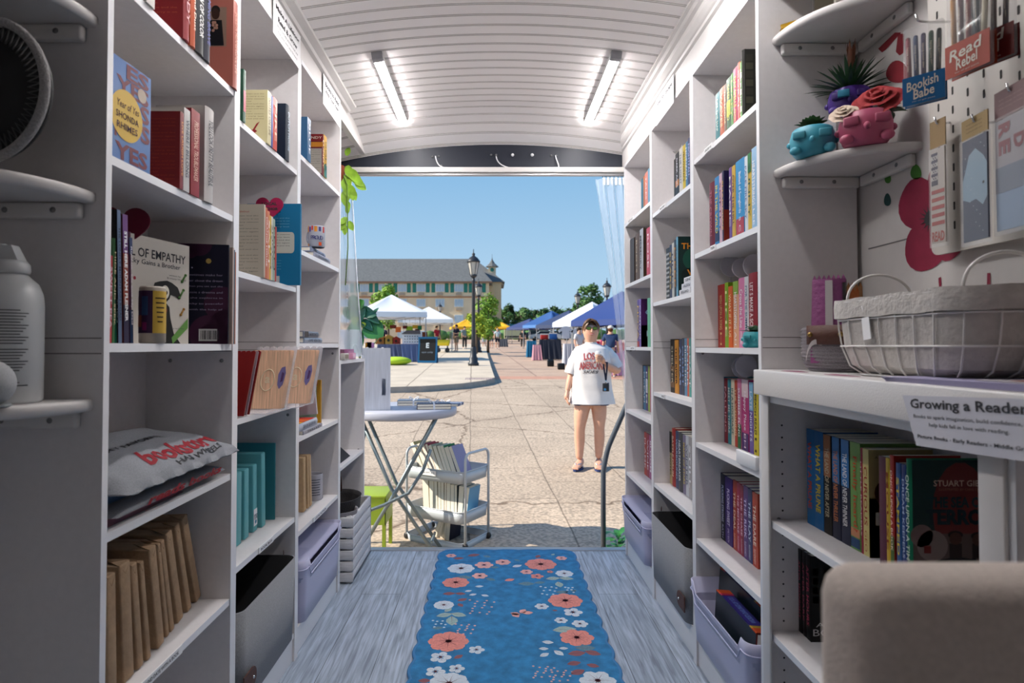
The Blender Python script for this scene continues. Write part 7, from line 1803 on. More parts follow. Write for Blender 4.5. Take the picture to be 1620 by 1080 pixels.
bowl = [('blue gift bag on the charcoal table','3a70b0',876,.35),('red and white tub on the charcoal table','c03830',862,.3)]
for l, c_, px, hgt in bowl: b = MB(); b.rbox(-.2,.2,-.1,.1,0,hgt,hm(c_,.6),c=.02); b.box(-.2,.2,-.105,.105,hgt-.05,hgt+.01,hm('e0dcd8')); b.build('gift_bag', label=l, cat='bag').location = (hx(px,32), 32.3, gz(32)+1.06)
# ------------------------------------------------------------------ just outside the door
TBL = mat('grey_blue_table_plastic', (.42,.44,.52), .4); STEEL = mat('grey_green_steel_tube', (.20,.25,.27), .35, metal=.5)
tb = empty('folding_table', (-.66, 4.30, gz(4.35)), 'round grey folding table on crossed tubular legs outside the door', 'table'); zt = .700-gz(4.35)
b = MB(); b.lathe([(.0001,zt-.012),(.36,zt-.012),(.375,zt-.056),(.394,zt-.056),(.403,zt-.040),(.403,zt-.008),(.396,zt),(.0001,zt)], TBL, n=64); b.build('tabletop', tb)
def leg(pts, r=.0125): b = MB(); b.tube(pts, r, STEEL, n=10); b.build('leg', tb)
Z = zt-.045
leg([(.28,-.24,Z),(.02,-.25,Z*.5),(-.27,-.26,.0)]); leg([(.28,.0,Z),(.02,.0,Z*.5),(-.27,.02,.0)])
leg([(-.23,-.22,Z),(-.02,-.22,Z*.5),(.31,-.23,.0)]); leg([(-.23,-.03,Z),(-.02,-.03,Z*.5),(.31,-.02,.0)])
for a, c_ in (((.252,-.228,.13),(.252,-.022,.13)),((-.22,-.26,.12),(-.22,.02,.12))):
    b = MB(); b.tube([a, c_], .010, STEEL, n=8); b.build('crossbar', tb)
b = MB(); b.tube([(-.20,-.20,Z-.10),(-.26,-.30,Z-.36),(-.30,-.36,Z-.56),(-.24,-.38,Z-.62),(-.05,-.33,Z-.56),(.10,-.26,Z-.50),(.19,-.22,Z-.36),(.24,-.21,Z-.22)], .0115, STEEL, n=10); b.build('locking_bar', tb)
b = MB(); b.box(-.05,.05,-.24,.02,Z-.004,Z+.004,STEEL); b.build('hinge_plate', tb)
# book bundles on the table
def bundle(x, y, rz, n, cols, label):
    o = empty('book_bundle', (x,y,.7005), label, 'books', 'tied book bundles on the folding table', R(rz)); z = 0
    for k in range(n):
        b = MB(); t = .018; b.box(-.115,.115,-.08,.08,z,z+t,hm(cols[k%len(cols)])); b.box(-.112,.113,-.0812,-.075,z+.002,z+t-.002,PAPER); b.build('book', o); z += t
    b = MB(); rb_ = mat('clear_ribbon',(.75,.78,.85),.3)
    b.box(-.006,.006,-.083,.083,-.0,z+.0015,rb_); b.box(-.117,.117,-.006,.006,0,z+.0015,rb_)
    for sg in (-1,1): b.tube(bezier((0,0,z),(sg*.03,.01,z+.03),(sg*.05,-.01,z+.025),(sg*.02,0,z+.003),8), .003, rb_, n=5)
    b.build('ribbon', o)
bundle(-.41, 4.20, 8, 2, ['5a2434','2c3c60'], 'ribbon tied bundle of two dark books at the front right of the table')
bundle(-.345, 4.42, -12, 1, ['7a8aa8'], 'single ribbon tied grey blue book at the table right side')
bundle(-.58, 4.46, 5, 2, ['24405c','5a7088'], 'ribbon tied bundle behind the white crate on the table')
# white end crate on the table
wcr = empty('wooden_box', (-.775, 4.05, .7005), 'tall white washed wooden box with oval handle hole on the table', 'box', None, R(10.5)); WW = mat('white_washed_ply', (.55,.57,.63), .6, var=.10, vscale=8, stretch=(12,12,.7))
b = MB(); hole = [(.046+.0125*math.cos(R(a)), .155+(.045 if math.sin(R(a)) >= 0 else -.045)+.0125*math.sin(R(a))) for a in range(0,360,20)]
# panel with a real hole: split into 4 strips round it
x0, x1, h = -.10, .090, .415; hx0, hx1, hz0, hz1 = .0335, .0585, .10, .21
for (a, c_, d, e_) in ((x0,hx0,0,h),(hx1,x1,0,h),(hx0,hx1,0,hz0),(hx0,hx1,hz1,h)): b.box(a,c_,0,.009,d,e_,WW)
b.box(x0,x0+.009,.009,.28,0,h,WW); b.box(x1-.009,x1,.009,.28,0,h,WW); b.box(x0,x1,.28,.289,0,h,WW); b.box(x0,x1,.009,.28,0,.009,WW); b.build('panels', wcr)
for k in range(3): b = MB(); b.box(-.07+.05*k,-.055+.05*k,-.002,.011,h-.002,h+.006,PLABEL); b.build('clip', wcr, label='small white clip')
for k, (px, c_, l) in enumerate(((575.5,'c8902c','small mustard box on the crate on the table'),(586,'c088b8','small mauve box on the crate on the table'))):
    q = at(px, 540, 4.2); b = MB(); b.box(-.022,.022,0,.04,0,.036,hm(c_),c=.001); b.box(-.023,.023,-.001,.041,.036,.040,PLABEL); o = b.build('small_box', label=l, cat='box', group='small boxes on the table crate'); o.location = (max(q.x,-.86), 4.19, .7005+.4155)
# fiddle leaf plant on the table behind the low bookcase
FIG = mat('glossy_fig_leaf', (.03,.15,.035), .3, var=.25, vscale=12, coat=.2); FIG2 = mat('blue_green_leaf', (.02,.11,.07), .35, var=.2, vscale=12); YG = mat('young_leaf', (.30,.45,.05), .45)
pl = empty('potted_plant', (-.985, 4.30, .7005), 'leafy green potted plant at the left of the doorway above low bookcase', 'plant')
b = MB(); b.lathe([(.05,0),(.062,.02),(.07,.12),(.066,.125),(.06,.11),(.0001,.11)], hm('c8c4be',.5), n=24); b.build('pot', pl)
b = MB(); b.tube([(0,0,.1),(.03,-.02,.25),(.06,-.03,.42),(.05,-.05,.62)], .006, hm('6a7a3a'), n=6); b.tube([(.03,-.02,.25),(.12,-.05,.40),(.20,-.08,.50)], .004, hm('b8c89a'), n=6); b.build('stem', pl)
b = MB(); O = Vector((-.985,4.30,.7005))
for (px, py, tx, ty, L, w, m_, cu_) in ((563,500,560,470,.20,.045,FIG,.2),(570,498,596,480,.15,.05,FIG2,.5),(566,505,556,535,.18,.05,FIG,.4),(560,512,585,478,.14,.04,FIG2,.0),(578,512,600,528,.17,.075,FIG,.0),(568,520,562,560,.20,.05,FIG,.0),
                                (572,508,590,512,.10,.03,FIG2,.5),(562,490,575,470,.12,.04,FIG,.2),(556,505,548,480,.14,.04,FIG,.3),(584,500,604,488,.09,.016,FIG2,-.2),(567,512,560,505,.08,.03,YG,.0),(572,516,580,508,.06,.02,YG,.2),(556,520,550,550,.15,.04,FIG2,.1),(575,494,600,500,.13,.035,FIG2,.4)):
    a = at(px, py, 4.22); c_ = at(tx, ty, 4.18); leafy(b, a-O, (c_-a), L, w, m_, cu_, n=7, fold=.2, up=(0,-1,.3))
b.build('leaves', pl, recalc=False)
# hanging pothos by the top left of the doorway
vn = empty('hanging_vine', (-.80, 3.20, 2.0), 'yellow green trailing vine at the upper left of the doorway', 'plant')
b = MB(); b.lathe([(.05,-.02),(.07,.02),(.075,.08)], hm('7a3a20',.6), M=Matrix.Translation((-.06,.0,.0)), n=16); b.build('pot', vn)
b = MB(); b.tube([(-.06,0,.08),(-.02,-.01,.10),(.03,-.01,-.02),(.035,-.01,-.35),(.02,0,-.55)], .003, hm('6a8a3a'), n=5); b.build('stem', vn)
b = MB(); rnd = random.Random(9); VL = mat('pothos_leaf', (.22,.40,.03), .4, var=.35, vscale=20)
for (px, py, L, dx, dz) in ((549,262,.07,.3,-.8),(553,268,.08,.6,-.8),(551,276,.09,-.2,-1),(556,274,.08,.8,-.9),(549,287,.08,.1,-1),(558,282,.07,.9,-.5),(553,293,.08,.3,-1),(562,288,.07,1,-.6),(548,300,.08,-.1,-1),(556,300,.06,.5,-1),(548,246,.05,.3,.8),(549,318,.05,.2,-1),(550,326,.04,0,-1),(549,344,.05,-.3,-.3),(551,350,.055,.5,-.8),(546,347,.06,-.3,-.8),(546,356,.05,0,-1)):
    a = at(px, py, 3.2)-Vector((-.80,3.20,2.0)); leafy(b, a, (dx,-.1,dz), L, L*.32, VL, .1, n=6, fold=.2, up=(0,-1,0))
b.build('leaves', vn, recalc=False)
# low plant right of the doorway
lp = empty('potted_plant', (.775, 3.75, gz(3.75)), 'low green plant just outside at the right foot of the doorway', 'plant')
b = MB(); b.lathe([(.06,0),(.08,.02),(.09,.16),(.0001,.15)], hm('4a4a4a',.6), n=20); b.build('pot', lp)
b = MB()
for k in range(26): a = k*2.4; leafy(b, (.02*math.cos(a),.02*math.sin(a),.15+.006*k), (math.cos(a)*.9, math.sin(a)*.6-.2, .5), .10, .022, FIG, .4)
b.build('leaves', lp, recalc=False)
# handrail
hr = empty('handrail', (.68, 3.72, gz(3.72)), 'dark grey bent tube handrail outside the door at right', 'handrail'); T = Matrix.Translation((-.68,-3.72,-gz(3.72)))
b = MB(T); p1 = at(987,650,3.62); p2 = at(960,712,3.70); p3 = at(954.5,745,3.72); b.tube([at(1010,600,3.55), p1]+bezier(p1.lerp(p2,.8), p2, p2.lerp(p3,.5), p3, 8)+[Vector((p3.x-.003,3.72,gz(3.72)))], .0155, mat('blue_grey_steel',(.10,.12,.15),.4,metal=.4), n=12); b.build('tube', hr)
b = MB(T); b.lathe([(.04,0),(.04,.006)], BLACK, M=Matrix.Translation((p3.x-.003,3.72,gz(3.72))), n=16); b.build('foot_plate', hr)
# green stool
st = empty('metal_stool', (-.86, 4.32, gz(4.32)), 'lime green square metal stool behind the slatted crate', 'stool'); LM = mat('lime_green_metal', (.33,.45,.03), .4); zs = .105-gz(4.32)
b = MB(); b.rbox(-.12,.13,-.15,.15,zs-.02,zs,LM,c=.006); b.build('seat', st)
b = MB(); b.box(-.115,.125,-.145,-.14,zs-.20,zs-.02,LM); b.box(.12,.125,-.145,.145,zs-.20,zs-.02,LM); b.box(-.115,-.11,-.145,.145,zs-.2,zs-.02,LM); b.build('apron', st)
for sx_ in (-1,1):
    for sy_ in (-1,1): b = MB(); b.box(sx_*.108+.005-.012, sx_*.108+.005+.012, sy_*.132-.012, sy_*.132+.012, 0, zs-.19, LM); b.build('leg', st)
# ---------------- trolley
TRM = mat('pale_grey_blue_steel', (.50,.55,.60), .4, metal=.15)
TH = R(-30.9); A0 = Vector((-.655, 4.52, gz(4.48))); TU = Vector((math.cos(TH), math.sin(TH), 0)); TV = Vector((-math.sin(TH), math.cos(TH), 0))
tr = empty('trolley', A0, 'three tier pale metal trolley of second hand books outside the door', 'trolley', None, TH); LU, LVv = .515, .37; zg = gz(4.48)
tz = [.242-zg, -.040-zg, -.255-zg]
for i, z in enumerate(tz):
    b = MB(); hgt = .085 if i < 2 else .06; shell(b, 0, LU, 0, LVv, z-hgt, z, TRM, TRM, r=.05, wall=.003, taper=.97); b.tube([(x,y,z) for x,y in rrect(0,LU,0,LVv,.05)], .004, TRM, n=6, closed=True); b.build('tray', tr)
for sx_ in (-.004, LU+.004):
    b = MB(); ztp = .368-zg; rr_ = .05
    pts = [(sx_,.03,.05),(sx_,.03,ztp-rr_)]+[(sx_,.03+rr_-rr_*math.cos(R(a)),ztp-rr_+rr_*math.sin(R(a))) for a in range(15,91,15)]+[(sx_,LVv-.03-rr_+rr_*math.sin(R(a)),ztp-rr_+rr_*math.cos(R(a))) for a in range(0,91,15)]+[(sx_,LVv-.03,.05)]
    b.tube(pts, .0095, TRM, n=10); b.build('end_frame', tr)
for sx_ in (0, LU):
    for sy_ in (.03, LVv-.03): b = MB(); b.lathe([(.0001,-.01),(.024,-.01),(.025,0),(.024,.01),(.0001,.01)], BLACK, M=Matrix.Translation((sx_,sy_,.026)) @ Matrix.Rotation(R(90),4,'X'), n=16); b.tube([(sx_,sy_,.03),(sx_,sy_,.06)], .006, CHROME, n=6); b.build('caster', tr)
b = MB(); b.box(.14,.29,-.008,-.005,tz[0]-.045,tz[0]-.008,PLABEL); b.text('Zines NYC $13', hm('506070'), (.215,-.008,tz[0]-.026),(1,0,0),(0,0,1), fit=(.12,.015)); b.build('price_label', tr, label='paper label reading Zines NYC')
def tray_books(zi, items, z0, grp, tier):
    u = .02
    for i, (t, h, lean, col, pc, lab, off) in enumerate(items):
        t *= 1.42 if zi < 2 else 1.25; h *= 1.16 if zi < 2 else 1.1; off *= .4
        u += off
        p_ = A0 + TU*u + TV*(.30); p_.z = z0
        o = place_book(1, p_.x, p_.y, p_.z, t, h, .13 if h < .2 else .15, col, '%s, %s from the left on the %s trolley tier' % (lab, ORD[i], tier), group=grp)
        o.rotation_euler = (R(lean), 0, R(-120.9)); o.location.z += max(0, 0)
        u += t/math.cos(R(abs(lean)))+.0015
P_ = 'second hand books on the %s tier of the trolley'
tray_books(0, [(.026,.215,28,'a8a070','', 'olive cream thick paperback',.06),(.030,.205,26,'c8bc98','', 'cream paperback',.0),(.022,.21,25,'b8505a','', 'rose covered paperback',.0),(.016,.21,24,'c03a3a','', 'red covered thin paperback',.0),(.022,.205,24,'d8cca8','', 'ivory paperback',0),(.024,.20,23,'b8a888','', 'tan paperback',0),(.018,.205,22,'e0dcd0','', 'white paperback',0),(.022,.205,22,'3a8a4a','', 'green covered paperback',0),(.028,.20,22,'303840','', 'dark covered thick paperback',0),(.020,.21,24,'b0a8c8','', 'lilac white paperback with printed back',.02)], tz[0]-.083+zg+.0, P_ % 'top', 'top')
tray_books(1, [(.040,.21,3,'c8b898','', 'tan thick hardcover',.10),(.030,.215,2,'d8c8a4','', 'pale cream paperback',.004),(.022,.21,2,'c0b090','', 'beige paperback',0),(.018,.21,1,'a09070','', 'brownish paperback',0),(.020,.208,1,'d8ccb0','', 'ivory paperback',0),(.012,.208,0,'9c2030','', 'thin crimson paperback',0),(.024,.205,0,'c8bca0','', 'cream paperback',0),(.024,.2,0,'8a9aa8','', 'blue grey paperback',0),(.016,.2,0,'40505c','', 'slate paperback',0),(.030,.2,-4,'b0b4b0','', 'pale grey paperback',.002),(.022,.2,-8,'7ab0d0','', 'sky blue covered paperback',.004)], tz[1]-.083+zg, P_ % 'middle', 'middle')
tray_books(2, [(.024,.17,-24,'9a8a68','', 'olive brown paperback',.27),(.020,.17,-22,'b8a078','', 'tan paperback',.0),(.014,.17,-18,'7a2434','', 'wine red paperback',0),(.014,.18,-8,'a8b848','', 'lime green paperback',0),(.026,.18,-5,'c8bc9c','', 'cream paperback',0),(.026,.19,-5,'3a3444','', 'dark plum hardcover',0)], tz[2]-.058+zg, P_ % 'bottom', 'bottom')
# ------------------------------------------------------------------ the woman in front
WY = 6.83
def W(px, py, dy=0.0): return at(px, py, WY+dy)
wo = empty('person', (1.03, WY, gz(WY)), 'smiling woman in oversized white t-shirt and sunglasses holding an iced drink', 'person')
WO = Vector((1.03, WY, gz(WY)))
def L_(p): return Vector(p)-WO
SK = mat('sunlit_skin', (.66,.36,.25), .5, var=.04, vscale=25)
zg_ = gz(WY)
pts = []; rad = []; edg = []
def node(p, r, link=None):
    pts.append(L_(p)); rad.append(r); 
    if link is not None: edg.append((link, len(pts)-1))
    return len(pts)-1
pel = node(W(935,630), (.15,.12)); sp1 = node(W(936,604), (.135,.11), pel); ch_ = node(W(936.5,572), (.14,.11), sp1); ub = node(W(936,557), (.10,.07), ch_)
nk = node(W(935.2,546), .066, ub); nk2 = node(W(935,541,-.01), .060, nk); hd1 = node(W(934.8,532,-.035), (.072,.082), nk2); hd2 = node(W(934.5,523,-.02), (.092,.104), hd1); hd3 = node(W(934,514,-.0), (.084,.098), hd2)
for (hip, kn, cf_, an, hl, toe) in (((921.5,634),(917,676),(917,694),(916.5,727),(918,734.5),(906,736.5)), ((948.5,634),(948,674),(948.5,692),(947,725.5),(947.5,732.5),(941,734.5))):
    h1 = node(W(*hip), .104, pel); h2 = node(W((hip[0]*.5+kn[0]*.5), (hip[1]+kn[1])/2, -.02), .094, h1); k1 = node(W(kn[0],kn[1],-.03), .062, h2); c1 = node(W(cf_[0],cf_[1],.01), .066, k1); a1 = node(W(*an,.02), .040, c1)
for (sh, eb, wr, rs_2) in (((914,553,0),(904,592,.0),(897.5,620,-.05),(.056,.044,.028)), ((958,554,0),(978,588,-.03),(956,575,-.24),(.056,.05,.032))):
    s1 = node(W(*sh), rs_2[0], ub); m1 = node(W((sh[0]+eb[0])/2,(sh[1]+eb[1])/2,(sh[2]+eb[2])/2), .052, s1); e1 = node(W(*eb), rs_2[1], m1); f1 = node(W(eb[0]*.5+wr[0]*.5, eb[1]*.5+wr[1]*.5, (eb[2]+wr[2])/2), .042, e1); w1 = node(W(*wr), rs_2[2], f1)
skin_obj('body', wo, pts, edg, rad, SK, sub=2)
# feet and sandals
def foot(hx_, hy_, tx_, ty_, nm):
    a = L_(W(hx_, hy_)); a.z = .0; t = L_(W(tx_, ty_)); d = Vector((t.x-a.x, 0, 0)); d.y = -.19; d.z = 0; d.normalize(); s = Vector((-d.y, d.x, 0)); L = .235
    b = MB(); T = Matrix.Translation(a - d*.05)
    M_ = T @ Matrix(((d.x, s.x, 0, 0),(d.y, s.y, 0, 0),(0,0,1,0),(0,0,0,1)))
    def sec(u, q):
        w = .030+.018*math.sin(math.pi*min(1,u*.75+.12))+.0*u; hgt = .075*(1-u)**1.3+.022; ang = 2*math.pi*q
        return (u*L, w*math.cos(ang)*(1 if u < .93 else .75), .022+hgt*.5+hgt*.5*math.sin(ang))
    b.grid(lambda q, u: sec(u, q), 16, 12, SK, M=M_, closed_u=True)
    b.add([sec(1, q/16) for q in range(16)], [tuple(range(16))], SK, M=M_); b.add([sec(0, q/16) for q in range(16)], [tuple(range(15,-1,-1))], SK, M=M_)
    for k in range(5): b.ball((L-.004*k-.004*(k==0), .030-.0155*k, .030), .0115-.0012*k, SK, n=10, M=M_, sz=(1.5,.9,.9))
    b.build('foot', wo)
    b = MB(); NV = mat('navy_sandal_sole', (.02,.04,.14), .7); out = [( -.012+.26*u, .05*math.sin(math.pi*min(1,.18+u*.72))*sg*(1 if u < .97 else .8)) for sg, us in ((1,[i/12 for i in range(13)]),(-1,[1-i/12 for i in range(13)])) for u in us]
    b.prism(out, 0, .020, NV, M=M_); sd_ = b.build('sandal', wo)
    b = MB(); ST = mat('white_navy_strap', (.66,.68,.76), .6)
    for sg in (-1, 1):
        b.tube(bezier((.19,0,.030),(.15,sg*.01,.075),(.11,sg*.04,.085),(.075,sg*.046,.018),10), .0065, ST, n=6, M=M_); b.tube(bezier((.19,0,.034),(.15,sg*.01,.081),(.11,sg*.04,.091),(.075,sg*.05,.022),10), .003, NV, n=5, M=M_)
    b.build('sandal_strap', sd_)
foot(917,734,905,737,'a'); foot(947.5,733,942,735,'b')
# shirt
SH = mat('white_cotton_tee', (.80,.77,.76), .85, var=.02, vscale=20, bump=.05, bscale=40)
secs = [(542.5,935,8.5,.062,-.01),(544.5,935,12,.075,-.005),(547,935.5,20,.09,0),(551,936,27,.11,0),(558,936,30.5,.13,0),(568,936.3,31.5,.15,-.01),(582,936,30.5,.155,-.01),(598,935.5,30,.15,-.005),(615,935.5,32,.155,0),(630,936,34.5,.165,0),(637.8,936,35.8,.17,0)]
def sec_at(t):
    t = min(max(t,0),.9999)*(len(secs)-1); i = int(t); f = t-i; return [a*(1-f)+c_*f for a, c_ in zip(secs[i], secs[i+1])]
def shirt_pt(q, t, out=0.0):
    py, cx_, hw, dp, dy = sec_at(t); c0 = L_(W(cx_, py, dy)); a = 2*math.pi*q; w = hw*WY/F_
    fold = 1 + (.045*math.sin(a*5+t*3)+.03*math.sin(a*9-t*8+1))*max(0,t-.35)*1.3 + .03*noise.noise(Vector((a*1.5, t*5, 2.2)))
    ex = abs(math.cos(a))**.85*(1 if math.cos(a) >= 0 else -1); ey = abs(math.sin(a))**.85*(1 if math.sin(a) >= 0 else -1)
    return c0 + Vector((ex*w*fold, ey*(dp*fold+out), 0))
b = MB(); b.grid(lambda q, t: shirt_pt(q, t), 64, 50, SH, closed_u=True); b.build('t_shirt', wo, recalc=False)
def sleeve(p0, p1, p2, r0, r1, r2):
    b = MB(); P = bezier(p0, p0.lerp(p1,.6), p1, p2, 12); rr_ = [r0+(r1-r0)*(i/12) if i < 12 else r2 for i in range(13)]
    rr_ = [r*(1+.05*math.sin(i*1.7)) for i, r in enumerate(rr_)]
    b.tube([L_(p) for p in P], rr_, SH, n=18, cap=False); b.build('sleeve', wo)
sleeve(W(921,556), W(911,566,-.01), W(903,591,-.01), .085, .075, .070)
sleeve(W(952,555), W(965,561,.0), W(976,583,-.02), .080, .078, .076)
b = MB(); b.tube([shirt_pt(q/32, 0)+Vector((0,0,.002)) for q in range(32)], .006, SH, n=6, closed=True); b.build('collar', wo)
def inv(px, py):
    """parameters on the shirt front for a pixel-ish position expressed in px of the local frame"""
    ys = [s[0] for s in secs]; i = max(k for k in range(len(ys)) if ys[k] <= py); i = min(i, len(ys)-2); t = (i+(py-ys[i])/(ys[i+1]-ys[i]))/(len(secs)-1)
    s = sec_at(t); c_ = max(-1, min(1, (px-s[1])/s[2])); ex = (abs(c_)**(1/.85))*(1 if c_ >= 0 else -1); a = -math.acos(max(-1,min(1,ex))); return a/(2*math.pi), t
def print_text(txt, cx_, cy_, w, h, mt, bold=0, shear=0, arch=0, out=.003):
    vs, fs, tw, th_ = glyphs(txt, bold, shear); P = []
    for p in vs:
        u = p.x/tw; px = cx_+u*w; py = cy_ - p.y/th_*h + arch*(u*u*4)
        q, t = inv(px, py); s = shirt_pt(q, t); P.append(s + Vector((0,-out,0)))
    b = MB(); b.add(P, fs, mt); b.build('shirt_print', wo, recalc=False)
RDP = hm('b83a40', .7); PKP = hm('d8a8a8', .7)
print_text('LOST', 932, 562.5, 22, 11, RDP, .02, 0, 1.0); print_text('LOST', 931, 563.5, 22, 11, PKP, -.01, 0, 1.0, .0042)
print_text('AMERICANA', 934, 577, 40, 12, RDP, .03, 0, 1.5); print_text('AMERICANA', 933.5, 577.6, 40, 11, PKP, -.012, 0, 1.5, .0042)
print_text('SKIES', 931, 587.3, 24, 4, hm('484450'), .02, .3, .5)
b = MB(); b.grid(lambda q, t: L_(W(936,636+3.5*t))+Vector((.20*math.cos(2*math.pi*q), .135*math.sin(2*math.pi*q), 0)), 32, 2, mat('blue_denim_shorts',(.03,.06,.16),.9), closed_u=True); b.build('shorts', wo, recalc=False)
for px in (921.5, 948.5): b = MB(); b.lathe([(.100,-.02),(.096,.08)], mat('blue_denim_shorts'), M=Matrix.Translation(L_(W(px,637.5))), n=20, cap=False); b.build('shorts_leg', wo)
# head details
HC = L_(W(934.4,521,-.02)); HAIR = mat('brown_hair', (.13,.065,.03), .45, var=.35, vscale=30, stretch=(1,1,.2)); HAIR2 = HAIR
b = MB()
def hairf(q, t):
    a = 2*math.pi*q; fr = max(0, -math.sin(a))**1.6; side = abs(math.cos(a))
    th_ = t*math.pi*(.78 - .55*fr); k_ = 1 + .012*math.sin(q*150+t*2) - .03*(1-side)*(1-t)*(fr > .2)
    return HC + Vector((.0905*math.sin(th_)*math.cos(a)*k_, .104*math.sin(th_)*math.sin(a)*k_+.004, .113*math.cos(th_)*k_+.012))
b.grid(hairf, 90, 22, HAIR, closed_u=True)
for sg in (-1, 1): b.tube([HC+Vector(v) for v in ((sg*.004,-.045,.116),(sg*.048,-.070,.094),(sg*.082,-.042,.052),(sg*.091,-.008,.0),(sg*.088,.02,-.04))], [.005,.009,.010,.010,.006], HAIR, n=8)
b.ball(HC+Vector((0,.034,.036)), .080, HAIR, n=24, sz=(1,1.0,1)); b.ball(HC+Vector((0,.10,.0)), .045, HAIR, n=14, sz=(1,1,1.2)); b.build('hair', wo, recalc=False)
b = MB(); fy = HC.y-.086
b.ball((HC.x, fy-.008, HC.z-.014), .011, SK, n=12, sz=(1,1.2,1.7)); b.ball((HC.x, fy-.010, HC.z-.026), .012, SK, n=12, sz=(1.25,1,.8)); b.build('nose', wo)
for sg in (-1,1): b = MB(); b.ball((HC.x+sg*.082, HC.y+.01, HC.z-.008), .017, SK, n=12, sz=(.45,.8,1.4)); b.build('ear', wo)
LIP = mat('rose_lips', (.50,.12,.11), .4); 
b = MB(); mz = HC.z-.052
b.tube([(HC.x+x, fy+.012+8*x*x-.010, mz+5.5*x*x) for x in [-.028+.004*i for i in range(15)]], [.002+.003*math.sin(math.pi*i/14) for i in range(15)], LIP, n=8)
b.tube([(HC.x+x, fy+.011+8*x*x-.010, mz-.008+8.5*x*x) for x in [-.024+.004*i for i in range(13)]], [.002+.0035*math.sin(math.pi*i/12) for i in range(13)], LIP, n=8); b.build('lips', wo)
b = MB(); b.tube([(HC.x+x, fy-.0045+8*x*x+.001, mz-.0035+6*x*x) for x in [-.020+.004*i for i in range(11)]], .0022, hm('e8e0d8',.3), n=6); b.build('teeth', wo)
sgl = MB(); FR = mat('black_frame', (.01,.01,.01), .3); LN = mat('green_mirror_lens', (.14,.20,.03), .08, metal=.7)
for sg in (-1, 1):
    cx_ = HC.x+sg*.034; ring = [(cx_+.027*math.cos(a)*(1 if abs(math.cos(a))<.9 else .97), fy-.008+.10*((cx_-HC.x+.027*math.cos(a))**2)*6, HC.z+.010+.0175*(abs(math.sin(a))**.7)*(1 if math.sin(a)>0 else -1)) for a in [2*math.pi*k/20 for k in range(20)]]
    sgl.tube(ring, .003, FR, n=6, closed=True); sgl.poly(ring, LN); sgl.tube([(HC.x+sg*.062,fy+.012,HC.z+.016),(HC.x+sg*.083,HC.y,HC.z+.012)], .0025, FR, n=6)
sgl.tube([(HC.x-.008,fy-.009,HC.z+.014),(HC.x,fy-.012,HC.z+.017),(HC.x+.008,fy-.009,HC.z+.014)], .003, FR, n=6); sgl.build('sunglasses', wo, recalc=False, label='green mirrored sunglasses with black frame')
# hands
def hand(wrist, palm_c, fdir, side_, ndir, curl, nm, thumb=None, spread=.0):
    """fingers start across the palm end; fdir finger direction, side_ across, ndir palm normal (curl direction)"""
    f = fdir.normalized(); s = side_.normalized(); n = ndir.normalized(); b = MB()
    b.tube([wrist-f*.03, wrist, wrist.lerp(palm_c,.5), palm_c, palm_c+f*.03], [.020,.020,.026,.029,.025], SK, n=12)
    for k, (o_, ln, r) in enumerate(((-.030,.070,.0088),(-.010,.078,.0092),(.010,.074,.009),(.029,.058,.008))):
        p = palm_c+f*.022+s*o_; P = [p-f*.01]; d = f.copy(); 
        for j, q in enumerate((.42,.32,.26)):
            d = (d*math.cos(curl*(.7+.3*j)) + n*math.sin(curl*(.7+.3*j))).normalized(); p = p + d*ln*q; P.append(p)
            n = n  # keep curl direction
        b.tube(P, [r*1.1, r, r*.92, r*.75], SK, n=8)
        b.ball(P[-1], r*.75, SK, n=8)
    tp = palm_c - f*.015 - s*.030; td = thumb or (f*.7 - s*.6 + n*.3)
    td = td.normalized(); b.tube([tp, tp+td*.03, tp+td*.055+n*.006], [.013,.0105,.0085], SK, n=8); b.ball(tp+td*.055+n*.006, .0085, SK, n=8)
    b.build('hand', wo)
wl = L_(W(897.5,620,-.05)); hand(wl, wl+Vector((-.008,-.015,-.05)), Vector((.02,-.1,-1)), Vector((0.1,-1,.0)), Vector((1,.1,0)), .28, 'l')
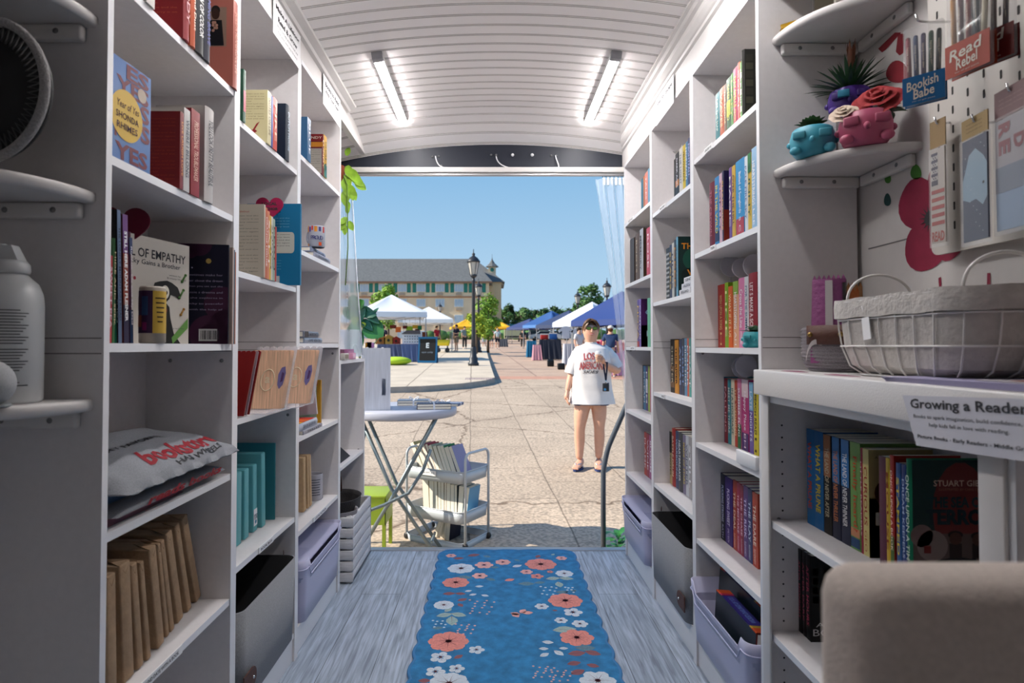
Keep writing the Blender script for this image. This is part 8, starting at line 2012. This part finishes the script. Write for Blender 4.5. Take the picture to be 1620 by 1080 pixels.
# cup in the right hand
CPC = L_(W(946.5,566.5,-.27)); cupm = mat('iced_coffee_in_cup', (.62,.48,.36), .2, coat=.4)
cpo = empty('iced_drink', W(946.5,573.5,-.27), 'clear cup of iced drink with domed lid held by the woman', 'cup')
b = MB(); b.lathe([(.0001,0),(.026,0),(.036,.085),(.037,.09)], cupm, n=20); b.build('cup', cpo)
b = MB(); b.lathe([(.038,.088),(.039,.094),(.034,.115),(.024,.128),(.0001,.131)], mat('clear_dome_lid',(.72,.76,.80),.1,alpha=.6), n=20); b.build('lid', cpo)
wr_ = L_(W(956,575,-.24)); pc = CPC + Vector((.040,-.010,-.012)); hand(wr_, pc, Vector((-.5,-1,.25)), Vector((0,.15,-1)), Vector((-1,.25,0)), .62, 'r', thumb=Vector((-.6,.5,.4)))
# wrist lanyard and card wallet
ln = empty('card_wallet', W(958.5,606,-.24), 'black card wallet with blue disc on a navy wrist strap', 'wallet'); LO = W(958.5,606,-.24)
NS = mat('navy_webbing', (.012,.018,.05), .8)
b = MB(); p_t = W(957,573,-.245)-LO; p_b = Vector((0,0,.028))
vs = []
for sg in (-1, 1):
    P = bezier(p_t+Vector((sg*.020,-.025,0)), p_t+Vector((sg*.020,-.02,-.08)), p_b+Vector((sg*.006,0,.08)), p_b, 12); vs = []
    for q in P: vs += [q-Vector((.009,0,0)), q+Vector((.009,0,0))]
    b.add(vs, [(2*i,2*i+2,2*i+3,2*i+1) for i in range(12)], NS); b.add([v+Vector((0,.0016,0)) for v in vs], [(2*i,2*i+2,2*i+3,2*i+1) for i in range(12)], NS)
b.tube([p_t+Vector((.03*math.cos(a)*.9,.026*math.sin(a),.0)) for a in [2*math.pi*k/16 for k in range(16)]], .006, NS, n=6, closed=True); b.build('strap', ln, recalc=False)
b = MB(); b.box(-.008,.008,-.004,.004,.0,.03,CHROME,c=.002); b.build('clasp', ln)
b = MB(); b.rbox(-.036,.032,-.009,.009,-.088,.0,BLACK,c=.004); b.build('wallet', ln)
b = MB(); b.box(.018,.036,.002,.006,-.086,.006,hm('2f7fa8')); b.build('card', ln, label='blue card edge')
b = MB(); b.disc((-.012,-.0095,-.066),(1,0,0),(0,0,1),.014,hm('5aa0d0'),lift=.001); b.build('round_sticker', ln, label='light blue disc')
